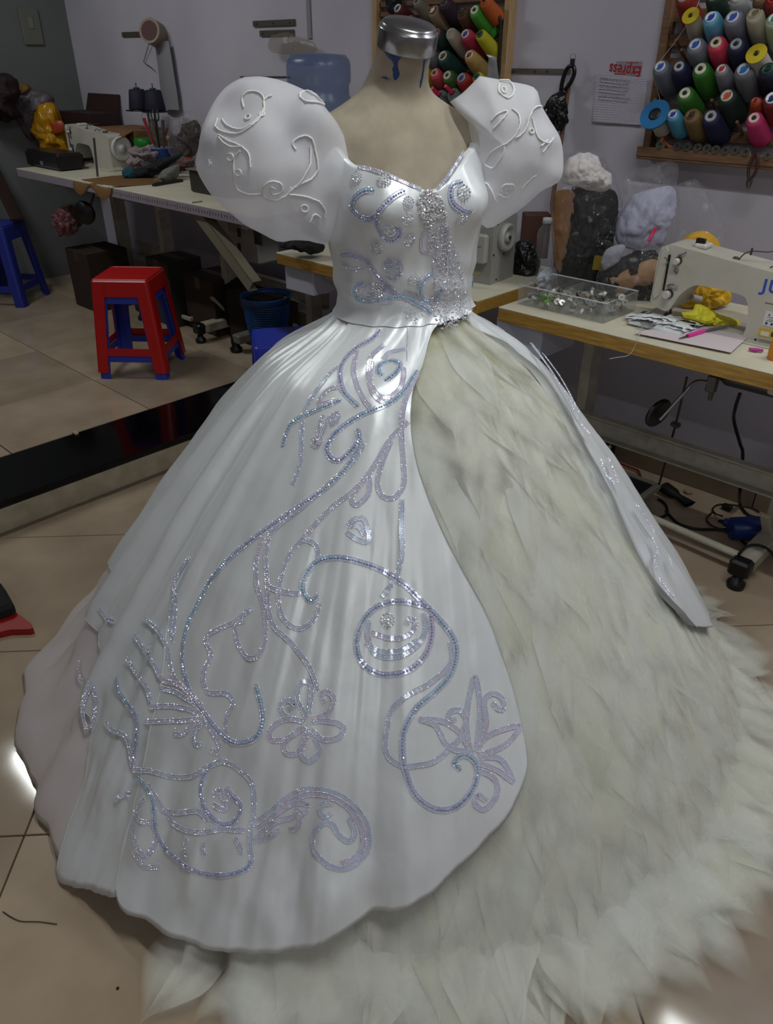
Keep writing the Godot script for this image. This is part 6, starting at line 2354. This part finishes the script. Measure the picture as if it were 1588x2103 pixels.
func litter_left() -> void:
	var t := soft_thing("pink_cloth", "heap of crumpled pale pink cloth on the bench beside the navy cones", "cloth", on_y(300, 359, HIGH))
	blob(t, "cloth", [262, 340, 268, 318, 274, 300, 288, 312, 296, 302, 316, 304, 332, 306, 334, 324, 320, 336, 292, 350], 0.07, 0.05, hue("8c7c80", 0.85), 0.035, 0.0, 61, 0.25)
	t = soft_thing("dark_cloth", "dark slate cloth lying in a long fold on the bench with a teal end", "cloth", on_y(300, 366, HIGH))
	blob(t, "cloth", [262, 350, 280, 344, 304, 340, 322, 328, 350, 322, 374, 314, 378, 318, 356, 334, 330, 352, 312, 364, 280, 368, 262, 366], 0.05, 0.05, hue("17191d", 0.9), 0.015, 0.0, 62, 0.2)
	blob(t, "teal_cloth", [250, 352, 258, 344, 274, 346, 282, 362, 272, 368, 254, 364], 0.04, 0.03, hue("0f4454", 0.85), 0.01, 0.02, 63)
	t = soft_thing("clear_bag", "clear crackly bag of brown scraps against the wall beside the left sleeve", "bag", Vector3(on_z(392, 320, -2.48).x, HIGH, -2.48))
	blob(t, "scraps", [372, 262, 398, 246, 414, 262, 420, 285, 404, 312, 374, 318, 366, 290], 0.07, 0.06, hue("33261f", 0.8), 0.03, -0.02, 64, 0.15)
	blob(t, "clear_film", [350, 250, 376, 232, 404, 230, 424, 256, 430, 290, 414, 322, 368, 330, 350, 312, 344, 280], 0.10, 0.08, M.film, 0.03, -0.02, 65, 0.2)
	t = soft_thing("white_cloth", "white cloth corner on the bench edge under the orange scissors", "cloth", on_y(345, 370, HIGH))
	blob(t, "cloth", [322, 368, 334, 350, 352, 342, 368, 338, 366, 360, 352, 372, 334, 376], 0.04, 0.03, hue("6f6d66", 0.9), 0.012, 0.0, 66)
	# tin of tools
	var at := on_y(344, 335, HIGH)
	t = thing("tool_tin", "blue and white printed tin holding scissors and brushes in front of the clear bag", "tin", Vector3(-4.02, HIGH, -2.40))
	var o := t.position
	var b := MB.new()
	b.lathe([[0.0, 0.0], [0.062, 0.0], [0.064, 0.006], [0.064, 0.135], [0.060, 0.135], [0.060, 0.01], [0.0, 0.01]], 28, 4)
	put(t, "can", b, hue("5c6480", 0.4))
	b = MB.new()
	b.lathe([[0.0648, 0.085], [0.0648, 0.132]], 28)
	put(t, "blue_band", b, hue("16306c", 0.4))
	words(t, "lettering", "Na", 0.07, Transform3D(Basis(Vector3.UP, deg_to_rad(50)), Vector3(0.052, 0.048, 0.046)), hue("1c2444", 0.5), true)
	var tools := [["scissors", "dark handled scissors standing in the printed tin", -0.02, 0.03, "1e1e22"], ["brush", "red handled brush leaning out of the printed tin", -0.035, -0.07, "8c1420"], ["ruler", "pale wooden ruler leaning out of the printed tin", 0.02, -0.05, "5c4c38"], ["screwdriver", "steel screwdriver standing in the printed tin", 0.03, 0.05, "4a4a4c"]]
	for q in tools:
		b = MB.new()
		var foot := o + Vector3(q[2] * 0.5, 0.015, 0.0)
		var head := o + Vector3(q[2] + q[3], 0.27, 0.01)
		b.tube([foot, foot.lerp(head, 0.6), head], PackedFloat32Array([0.004, 0.006, 0.009]), 8)
		if q[0] == "scissors":
			for s in [-1, 1]:
				var ring := []
				for k in 14:
					ring.append(head + Vector3(s * 0.02 + cos(TAU * k / 14) * 0.016, 0.02 + sin(TAU * k / 14) * 0.026, 0))
				b.tube(ring, 0.004, 6, true)
		lone(q[0], b, hue(q[4], 0.4), q[1], q[0])
	t = soft_thing("brush_bag", "clear plastic sheath hanging under the navy cones with long tools inside", "bag", on_y(330, 300, HIGH) * Vector3(1, 0, 1) + Vector3(0.0, HIGH, 0))
	t.position = Vector3(-4.17, HIGH, -2.47)
	blob(t, "clear_film", [290, 236, 312, 228, 336, 230, 344, 250, 334, 280, 318, 290, 304, 280, 296, 258], 0.03, 0.03, M.film, 0.015, 0.0, 67, 0.25)
	b = MB.new()
	b.xf = Transform3D(Basis.from_euler(Vector3(0.0, 0.4, 0.1)), on_y(388, 333, HIGH + 0.03))
	b.box(Vector3(0, 0.02, 0), Vector3(0.05, 0.014, 0.02), 0.004)
	b.box(Vector3(-0.035, 0.016, 0), Vector3(0.03, 0.006, 0.01), 0.002)
	lone("snips", b, hue("c8401c", 0.45), "bright orange thread snips lying near the left puff sleeve", "scissors")
	t = soft_thing("pink_scrap", "dusky pink cloth scrap under the orange snips", "cloth", on_y(380, 346, HIGH))
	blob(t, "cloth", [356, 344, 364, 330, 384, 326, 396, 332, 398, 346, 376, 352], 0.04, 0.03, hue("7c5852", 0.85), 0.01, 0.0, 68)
	b = MB.new()
	var q0 := on_y(312, 380, HIGH + 0.006)
	var q1 := on_y(365, 370, HIGH + 0.006)
	var sd := (q1 - q0).normalized().cross(Vector3.UP) * 0.02
	b.prism(PackedVector2Array([Vector2(q0.x, q0.z), Vector2((q0 + sd).x, (q0 + sd).z), Vector2((q1 + sd * 1.8).x, (q1 + sd * 1.8).z), Vector2((q1 - sd).x, (q1 - sd).z)]), HIGH + 0.001, HIGH + 0.014, 0.003)
	lone("shears", b, M.black_plastic, "black tailor's shears lying on the bench near its front edge", "scissors")
	# brown cloth that bridges the two benches
	b = MB.new()
	var rows := []
	for j in 8:
		var row := PackedVector3Array()
		for i in 12:
			var u := i / 11.0
			var z := -2.24 + j * 0.05
			var y := HIGH + 0.004 + 0.003 * sin(i * 1.3 + j)
			if z > -1.955:
				y -= (z + 1.955) * 1.1 * (0.6 + 0.4 * sin(i * 0.9))
				z = -1.942 + 0.004 * sin(i * 1.1)
			row.append(Vector3(lerpf(-4.10, -3.70, u) - 0.02 * j * 0.5, y, z))
		rows.append(row)
	b.grid(rows)
	lone("brown_cloth", b, hue("6b4a22", 0.85), "brown cloth lying across the gap between the two left benches", "cloth")
	# water jug upside down on a small table dispenser
	at = on_z(655, 160, -2.33)
	t = thing("water_dispenser", "small white table dispenser under the upturned blue water jug", "dispenser", Vector3(at.x, HIGH, -2.33))
	b = MB.new()
	b.box(Vector3(0, 0.055, 0), Vector3(0.24, 0.11, 0.24), 0.02)
	put(t, "body", b, hue("a9abb0", 0.4))
	b = MB.new()
	b.tube([Vector3(-0.04, 0.05, 0.12), Vector3(-0.04, 0.05, 0.15)], 0.012, 10)
	put(t, "tap", b, hue("2a4a8c", 0.4))
	t = thing("water_jug", "large blue translucent water jug upturned against the wall left of the form's neck", "jug", Vector3(at.x, HIGH + 0.112, -2.33))
	b = MB.new()
	b.lathe([[0.02, 0.0], [0.03, 0.005], [0.06, 0.03], [0.115, 0.085], [0.127, 0.11], [0.127, 0.225], [0.122, 0.232], [0.127, 0.24], [0.127, 0.30], [0.121, 0.308], [0.121, 0.345], [0.128, 0.355], [0.129, 0.41], [0.124, 0.43], [0.11, 0.447], [0.06, 0.452], [0.0, 0.45]], 40)
	var jm := mat("jug_blue", Color(0.30, 0.42, 0.62, 0.5), 0.3, 0.0, 0.6)
	jm.transparency = BaseMaterial3D.TRANSPARENCY_ALPHA
	put(t, "shell", b, jm)
	b = MB.new()
	b.lathe([[0.1278, 0.12], [0.1278, 0.218]], 40)
	var lab := put(t, "label", b, hue("4c6aa8", 0.45))
	b = MB.new()
	for k in 5:
		var a := deg_to_rad(18 + k * 13)
		var c := Vector3(sin(a) * 0.1285, 0.185 - 0.012 * (k % 2), cos(a) * 0.1285)
		var ring := []
		for i in 14:
			ring.append(c + Vector3(cos(a), 0, -sin(a)) * cos(TAU * i / 14) * 0.014 + Vector3(0, sin(TAU * i / 14) * 0.022, 0))
		b.tube(ring, 0.0025, 5, true)
	put(lab, "print", b, hue("1a2c6c", 0.5))
	b = MB.new()
	var ra := deg_to_rad(80)
	b.xf = Transform3D(Basis(Vector3.UP, ra), Vector3(sin(ra) * 0.1285, 0.195, cos(ra) * 0.1285))
	b.box(Vector3.ZERO, Vector3(0.024, 0.034, 0.002))
	put(lab, "red_mark", b, hue("8c1620", 0.5))
	# on the wall: rails, roll of film, socket, hooks
	wall_left_things()


func wall_left_things() -> void:
	for q in [[522, 608, 43, 52, "upper of two short grey metal rails on the wall left of the water jug"], [536, 606, 64, 72, "lower of two short grey metal rails on the wall left of the water jug"], [253, 318, 71, 69, "short grey metal rail on the wall behind the hanging roll of film"]]:
		var a := on_z(q[0], q[2], WALL)
		var c := on_z(q[1], q[3], WALL)
		var t := thing("wall_rail", q[4], "rail", Vector3((a.x + c.x) / 2, (a.y + c.y) / 2, WALL + 0.002))
		var b := MB.new()
		b.box(Vector3(0, 0, 0.004), Vector3(c.x - a.x, 0.024, 0.008), 0.001)
		put(t, "bar", b, hue("5a544c", 0.5, 0.3))
		for k in 3:
			b = MB.new()
			b.xf = Transform3D(Basis(Vector3.RIGHT, PI / 2), Vector3((k - 1) * (c.x - a.x) * 0.4, 0, 0.008))
			b.lathe([[0.0, 0.0], [0.005, 0.0], [0.004, 0.003], [0.0, 0.003]], 10)
			put(t, "screw", b, M.dull_steel)
	var t := thing("film_roll", "roll of clear film hanging down the wall with a reddish core at its top", "roll", on_z(345, 150, WALL + 0.05))
	var o := t.position
	var b := MB.new()
	var rows := []
	for q in [[318, 88, 346, 84], [322, 120, 352, 116], [327, 160, 358, 156], [331, 195, 364, 192], [335, 224, 368, 226]]:
		var row := PackedVector3Array()
		var a := on_z(q[0], q[1], WALL + 0.03) - o
		var c := on_z(q[2], q[3], WALL + 0.03) - o
		for k in 7:
			row.append(a.lerp(c, k / 6.0) + Vector3(0, 0, 0.018 * sin(PI * k / 6.0)))
		rows.append(row)
	rows.reverse()
	b.grid(rows)
	put(t, "film", b, hue("8e8c92", 0.35))
	b = MB.new()
	var cc := on_z(316, 68, WALL + 0.06) - o
	var axv := Vector3(0.45, 0.25, 0.85).normalized()
	b.tube([cc - axv * 0.05, cc + axv * 0.045], 0.062, 24)
	put(t, "roll", b, hue("857668", 0.5))
	b = MB.new()
	b.tube([cc + axv * 0.04, cc + axv * 0.047], 0.048, 24)
	put(t, "core", b, hue("4c2420", 0.6))
	b = MB.new()
	b.tube(smooth3([on_z(306, 90, WALL + 0.02) - o, on_z(298, 118, WALL + 0.012) - o, on_z(296, 128, WALL + 0.012) - o, on_z(310, 138, WALL + 0.012) - o, on_z(318, 146, WALL + 0.012) - o], 5), 0.002, 6)
	put(t, "string", b, hue("4c463e", 0.8))
	t = thing("wall_socket", "pale plastic switch plate on the dark grey wall at the upper left", "switch", on_x(63, 55, -5.388), PI / 2)
	b = MB.new()
	b.box(Vector3(0, 0, 0.006), Vector3(0.12, 0.19, 0.012), 0.003)
	put(t, "plate", b, hue("6a6c60", 0.5))
	b = MB.new()
	b.box(Vector3(0, 0.02, 0.014), Vector3(0.03, 0.06, 0.006), 0.002)
	put(t, "rocker", b, hue("77796c", 0.5))
	t = soft_thing("dusty_bag", "limp translucent bag hanging from the lower wall rail above the water jug", "bag", on_z(590, 90, WALL + 0.05))
	t.rotation.y = 0.0
	blob(t, "bag", [558, 72, 590, 66, 612, 76, 640, 84, 652, 100, 640, 112, 600, 112, 560, 108, 550, 90], 0.02, 0.015, clear("dusty_film", Color(0.55, 0.5, 0.42), 0.3, 0.3), 0.008, 0.0, 69)
	b = MB.new()
	b.box(on_z(634, 20, WALL + 0.004), Vector3(0.025, 0.22, 0.008), 0.001)
	lone("wall_conduit", b, hue("8c8a90", 0.5), "thin pale cable duct on the wall above the water jug", "conduit")
	b = MB.new()
	b.tube([on_z(494, 158, WALL + 0.004), on_z(596, 158, WALL + 0.004)], 0.003, 6)
	lone("wall_wire", b, hue("2c2a2c", 0.6), "thin dark wire stretched along the wall left of the water jug", "wire")


# ---------------------------------------------------------------- stools, basket and clutter under the left benches

func stool(called: String, label: String, at: Vector3, turn: float, h: float, top: float, foot: float, col: Material, part_of: Node3D = null) -> Node3D:
	var t := thing(called, label, "stool", at, turn) if part_of == null else part_of
	var k := func(y: float) -> float: return lerpf(foot, top, y / h) / 2.0
	var b := MB.new()
	b.box(Vector3(0, h - 0.012, 0), Vector3(top, 0.024, top), 0.01)
	var seat := put(t, "seat", b, col)
	b = MB.new()
	for s in [-1, 1]:
		b.box(Vector3(0, h - 0.001, s * (top / 2 - 0.012)), Vector3(top - 0.02, 0.004, 0.012), 0.002)
		b.box(Vector3(s * (top / 2 - 0.012), h - 0.001, 0), Vector3(0.012, 0.004, top - 0.02), 0.002)
	put(seat, "rim", b, col)
	# corner legs: angles of two tapered plates with a rounded outer edge
	var wide := top * 0.235
	for sx in [-1, 1]:
		for sz in [-1, 1]:
			b = MB.new()
			var rows := []
			for y in [0.0, h * 0.25, h * 0.5, h * 0.75, h - 0.012]:
				var e: float = k.call(y)
				var w: float = lerpf(wide * 0.92, wide, y / h)
				var row := PackedVector3Array()
				for q in [Vector2(w, 0), Vector2(0.016, 0), Vector2(0.005, 0.005), Vector2(0, 0.016), Vector2(0, w), Vector2(0.005, w), Vector2(0.007, 0.018), Vector2(0.018, 0.007), Vector2(w, 0.005)]:
					row.append(Vector3(sx * (e - q.x), y, sz * (e - q.y)))
				if sx * sz < 0:
					row.reverse()
				rows.append(row)
			for i in rows.size() - 1:
				for j in 9:
					var n := (j + 1) % 9
					b.quad(rows[i][j], rows[i][n], rows[i + 1][n], rows[i + 1][j])
			b.tri(rows[0][0], rows[0][4], rows[0][2])
			put(t, "leg", b, col)
	for side in 4:
		b = MB.new()
		b.xf = Transform3D(Basis(Vector3.UP, side * PI / 2), Vector3.ZERO)
		for band in [[h * 0.82, h - 0.01], [h * 0.19, h * 0.27]]:
			b = MB.new()
			b.xf = Transform3D(Basis(Vector3.UP, side * PI / 2), Vector3.ZERO)
			var lo: float = k.call(band[0]) - 0.0015
			var hi: float = k.call(band[1]) - 0.0015
			b.quad(Vector3(-lo + wide * 0.9, band[0], lo), Vector3(lo - wide * 0.9, band[0], lo), Vector3(hi - wide * 0.9, band[1], hi), Vector3(-hi + wide * 0.9, band[1], hi))
			b.quad(Vector3(lo - wide * 0.9, band[0], lo - 0.005), Vector3(-lo + wide * 0.9, band[0], lo - 0.005), Vector3(-hi + wide * 0.9, band[1], hi - 0.005), Vector3(hi - wide * 0.9, band[1], hi - 0.005))
			b.quad(Vector3(-lo + wide * 0.9, band[0], lo - 0.005), Vector3(lo - wide * 0.9, band[0], lo - 0.005), Vector3(lo - wide * 0.9, band[0], lo), Vector3(-lo + wide * 0.9, band[0], lo))
			b.quad(Vector3(-hi + wide * 0.9, band[1], hi), Vector3(hi - wide * 0.9, band[1], hi), Vector3(hi - wide * 0.9, band[1], hi - 0.005), Vector3(-hi + wide * 0.9, band[1], hi - 0.005))
			put(t, "apron" if band[0] > h * 0.5 else "stretcher", b, col)
	return t

func under_left() -> void:
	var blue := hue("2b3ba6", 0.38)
	var red := hue("a80c0a", 0.36)
	var at := Vector3(-3.335, STEP, -1.735)
	stool("plastic_stool", "blue plastic stool nested under the red one, its feet showing", at, deg_to_rad(41), 0.425, 0.245, 0.325, blue)
	var r := stool("plastic_stool", "red plastic stool stacked on top of a blue one on the raised floor", at + Vector3(0, 0.032, 0), deg_to_rad(41), 0.425, 0.262, 0.336, red)
	var b := MB.new()
	b.box(Vector3(0.124, 0.385, 0.02), Vector3(0.004, 0.012, 0.03), 0.001)
	put(r, "moulded_mark", b, hue("8e7c7a", 0.5))
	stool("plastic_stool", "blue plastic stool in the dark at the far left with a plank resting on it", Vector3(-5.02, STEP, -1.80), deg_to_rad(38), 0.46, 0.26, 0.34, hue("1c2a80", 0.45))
	b = MB.new()
	var p0 := on_y(36, 452, 0.60)
	var p1 := Vector3(-5.33, 1.0, -1.95)
	var d := (p1 - p0).normalized()
	b.xf = Transform3D(Basis(d, Vector3.BACK.cross(d).normalized(), d.cross(Vector3.BACK.cross(d).normalized())), (p0 + p1) / 2)
	b.box(Vector3.ZERO, Vector3((p1 - p0).length(), 0.02, 0.07), 0.004)
	lone("plank", b, hue("260e0a", 0.5), "dark reddish plank leaning over the far left blue stool", "plank")
	var sp := on_y(523, 713, STEP + 0.25)
	var low := stool("low_stool", "low blue plastic stool with a yellow sticker half hidden by the skirt", Vector3(sp.x, STEP, sp.z) - Basis(Vector3.UP, deg_to_rad(56)) * Vector3(-0.13, 0, 0.13), deg_to_rad(56), 0.25, 0.26, 0.29, hue("2438b4", 0.4))
	for s in 4:
		b = MB.new()
		b.xf = Transform3D(Basis(Vector3.UP, s * PI / 2), Vector3.ZERO)
		b.box(Vector3(0, 0.17, 0.1295), Vector3(0.20, 0.13, 0.006), 0.002)
		put(low, "side_panel", b, hue("2438b4", 0.4))
	b = MB.new()
	var ring := []
	for k in 16:
		ring.append(Vector3(cos(TAU * k / 16) * 0.022, sin(TAU * k / 16) * 0.013, 0))
	b.xf = Transform3D(Basis(Vector3.UP, 0.0), Vector3(-0.055, 0.195, 0.1335))
	b.plate(pairs([-0.024, -0.006, -0.018, 0.010, -0.004, 0.014, 0.012, 0.008, 0.024, -0.002, 0.014, -0.012, -0.010, -0.014]), 0.0, 0.002)
	put(low, "sticker", b, hue("b8a82c", 0.5))
	# blue waste basket
	at = on_y(554, 716, STEP)
	var t := thing("waste_basket", "blue perforated plastic waste basket under the left bench", "basket", Vector3(at.x, STEP, at.z))
	var h := 0.27
	b = MB.new()
	b.lathe([[0.0, 0.004], [0.088, 0.004], [0.09, 0.0], [0.0905, 0.03], [0.0875, 0.03], [0.086, 0.008], [0.0, 0.008]], 40, 4)
	put(t, "base", b, hue("0c3f77", 0.45))
	b = MB.new()
	for k in 72:
		var a := TAU * k / 72
		var v := Vector3(sin(a), 0, cos(a))
		b.tube([v * 0.0895 + Vector3(0, 0.028, 0), v * 0.122 + Vector3(0, h, 0)], 0.0021, 5)
	for k in 19:
		var y := 0.035 + k * (h - 0.04) / 19.0
		var rr := lerpf(0.0885, 0.122, y / h)
		var rg := []
		for i in 48:
			rg.append(Vector3(sin(TAU * i / 48) * rr, y, cos(TAU * i / 48) * rr))
		b.tube(rg, 0.0019, 5, true)
	put(t, "lattice", b, hue("0e4884", 0.45))
	b = MB.new()
	b.lathe([[0.119, h - 0.022], [0.1235, h - 0.022], [0.126, h + 0.004], [0.131, h + 0.008], [0.129, h + 0.013], [0.122, h + 0.011], [0.119, h - 0.01]], 48)
	put(t, "rim", b, hue("0e4884", 0.4))
	var wst := soft_thing("waste_paper", "scrap of pale waste at the bottom of the blue basket", "waste", t.position + Vector3(0, 0.01, 0))
	b = MB.new()
	var lum := FastNoiseLite.new()
	lum.frequency = 0.3
	b.balloon(pairs([-0.06, 0.0, 0.06, 0.0, 0.065, 0.06, 0.03, 0.12, -0.02, 0.13, -0.06, 0.07]), 0.06, 0.06, lum, 0.02, 24, 8)
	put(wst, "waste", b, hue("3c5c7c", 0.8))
	# black cloth bundle and cartons in the dark below
	t = soft_thing("black_bundle", "black garment bundle heaped between the treadle and the blue basket", "bundle", on_y(470, 684, STEP) + Vector3(0, 0, -0.05))
	blob(t, "cloth", [440, 606, 462, 572, 500, 566, 532, 590, 540, 612, 510, 640, 492, 684, 448, 684, 440, 640], 0.10, 0.09, M.black_cloth, 0.03, 0.0, 71, 0.1)
	t = thing("castor", "black castor foot on the floor beside the blue basket", "castor", on_y(486, 722, STEP))
	b = MB.new()
	b.lathe([[0.0, 0.0], [0.03, 0.0], [0.032, 0.02], [0.02, 0.03], [0.024, 0.05], [0.022, 0.085], [0.0, 0.09]], 20)
	put(t, "foot", b, M.black_plastic)
	b = MB.new()
	b.box(Vector3(0.03, 0.075, -0.06), Vector3(0.06, 0.045, 0.16), 0.006)
	put(t, "bar", b, hue("6c6a64", 0.5))
	var boxes := [
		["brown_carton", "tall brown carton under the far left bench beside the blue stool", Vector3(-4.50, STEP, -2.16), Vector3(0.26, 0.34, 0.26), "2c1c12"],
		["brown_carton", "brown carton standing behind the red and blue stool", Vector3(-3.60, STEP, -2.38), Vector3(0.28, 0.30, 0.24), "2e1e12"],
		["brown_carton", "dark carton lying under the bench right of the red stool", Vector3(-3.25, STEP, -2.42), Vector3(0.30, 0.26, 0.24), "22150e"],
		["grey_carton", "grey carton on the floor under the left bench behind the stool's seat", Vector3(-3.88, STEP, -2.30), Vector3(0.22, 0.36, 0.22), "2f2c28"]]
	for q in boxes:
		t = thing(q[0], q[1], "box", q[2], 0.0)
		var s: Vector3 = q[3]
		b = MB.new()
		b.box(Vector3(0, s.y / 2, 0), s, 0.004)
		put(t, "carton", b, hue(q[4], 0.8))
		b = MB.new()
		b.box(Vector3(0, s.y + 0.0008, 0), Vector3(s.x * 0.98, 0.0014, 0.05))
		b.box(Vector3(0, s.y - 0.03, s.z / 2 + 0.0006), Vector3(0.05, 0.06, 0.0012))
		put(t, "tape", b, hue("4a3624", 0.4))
	t = soft_thing("pink_bag", "clear bag of pink and white scraps on the carton under the far left bench", "bag", Vector3(-4.50, STEP + 0.342, -2.14))
	blob(t, "scraps", [112, 450, 122, 432, 140, 424, 158, 432, 164, 456, 156, 478, 124, 480], 0.09, 0.08, hue("6a3238", 0.7), 0.035, 0.0, 72, 0.2)
	blob(t, "clear_film", [106, 456, 118, 428, 140, 418, 162, 426, 172, 456, 160, 482, 118, 484], 0.10, 0.09, M.film, 0.02, 0.0, 73, 0.2)
	t = thing("black_disc", "round black knee pad hanging under the far left bench", "pad", on_z(174, 437, -2.0))
	b = MB.new()
	b.xf = Transform3D(Basis(Vector3.UP, 0.6) * Basis(Vector3.RIGHT, PI / 2), Vector3.ZERO)
	b.lathe([[0.0, -0.01], [0.055, -0.01], [0.062, 0.0], [0.055, 0.01], [0.0, 0.012]], 28)
	put(t, "pad", b, M.black_plastic)
	b = MB.new()
	b.tube([Vector3(0, 0, -0.02), Vector3(0.02, 0.15, -0.10), Vector3(0.02, 0.36, -0.12)], 0.006, 8)
	put(t, "rod", b, M.dull_steel)
	t = thing("dark_cabinet", "dark brown cabinet under the middle bench behind the waist of the gown", "cabinet", Vector3(-2.22, 0, -2.32))
	b = MB.new()
	b.box(Vector3(0, 0.26, 0), Vector3(0.42, 0.52, 0.26), 0.006)
	put(t, "body", b, hue("181114", 0.5))
	b = MB.new()
	b.box(Vector3(0, 0.27, 0.134), Vector3(0.38, 0.46, 0.012), 0.004)
	var dr := put(t, "door", b, hue("1f1518", 0.45))
	b = MB.new()
	b.tube([Vector3(0.14, 0.24, 0.142), Vector3(0.14, 0.30, 0.142)], 0.005, 8)
	put(dr, "handle", b, M.dull_steel)
	b = MB.new()
	b.tube([on_y(664, 712, 0.0) , on_y(664, 712, 0.0) + Vector3(0, 0.70, 0)], 0.012, 10)
	lone("steel_post", b, hue("3c3c40", 0.4), "slim dark steel post under the middle bench beside the gown", "post")
	t = soft_thing("black_scraps", "black cloth scraps on the end of the middle bench beside the waist", "cloth", on_y(640, 530, TOP))
	blob(t, "cloth", [570, 508, 590, 494, 624, 494, 664, 500, 664, 516, 640, 520, 610, 512], 0.05, 0.05, M.black_cloth, 0.012, 0.0, 74, 0.25)


# ---------------------------------------------------------------- last small things

func small_things() -> void:
	var b := MB.new()
	var poly := PackedVector2Array()
	for q in pairs([-30, 1262, 14, 1244, 66, 1283, 68, 1290, 60, 1293, 20, 1294, -30, 1306]):
		var p := on_y(q.x, q.y, 0.02)
		poly.append(Vector2(p.x, p.z))
	b.prism(poly, 0.0, 0.022, 0.006)
	lone("dustpan", b, hue("8c0808", 0.45), "red plastic dustpan corner at the left edge on the near floor", "dustpan")
	var t := soft_thing("black_cloth", "black cloth lying over the red dustpan at the left edge", "cloth", on_y(0, 1246, 0.02))
	b = MB.new()
	poly = PackedVector2Array()
	for q in pairs([-40, 1180, 0, 1192, 10, 1206, 27, 1236, 20, 1243, 0, 1250, -40, 1260]):
		var p := on_y(q.x, q.y, 0.06)
		poly.append(Vector2(p.x, p.z))
	b.prism(poly, 0.024, 0.06, 0.012)
	put(t, "cloth", b, M.black_cloth, t.transform.affine_inverse())
	b = MB.new()
	b.tube(smooth3([on_y(6, 1872, 0.002), on_y(24, 1884, 0.002), on_y(45, 1892, 0.002), on_y(80, 1893, 0.002), on_y(117, 1898, 0.002)], 5), 0.0009, 6)
	lone("dark_hair", b, hue("2a2420", 0.8), "fine dark thread lying on the tiles at the lower left", "thread")
	var k := 0
	for q in [[242, 2030, 0.0028, "black speck on the tiles at the lower left below the gown hem"], [150, 1040, 0.002, "tiny crumb near the foot of the step by the left edge"]]:
		b = MB.new()
		b.xf = Transform3D(Basis(), on_y(q[0], q[1], 0.0))
		b.lathe([[0.0, 0.0], [q[2], 0.0], [q[2], q[2] * 0.5], [0.0, q[2]]], 8)
		lone("speck", b, hue("1c1814", 0.8), q[3], "speck")
	b = MB.new()
	b.box(on_y(155, 889, STEP + 0.004), Vector3(0.03, 0.008, 0.016), 0.002)
	lone("foam_scrap", b, hue("9a9078", 0.8), "small pale scrap lying on the black step edge", "scrap")
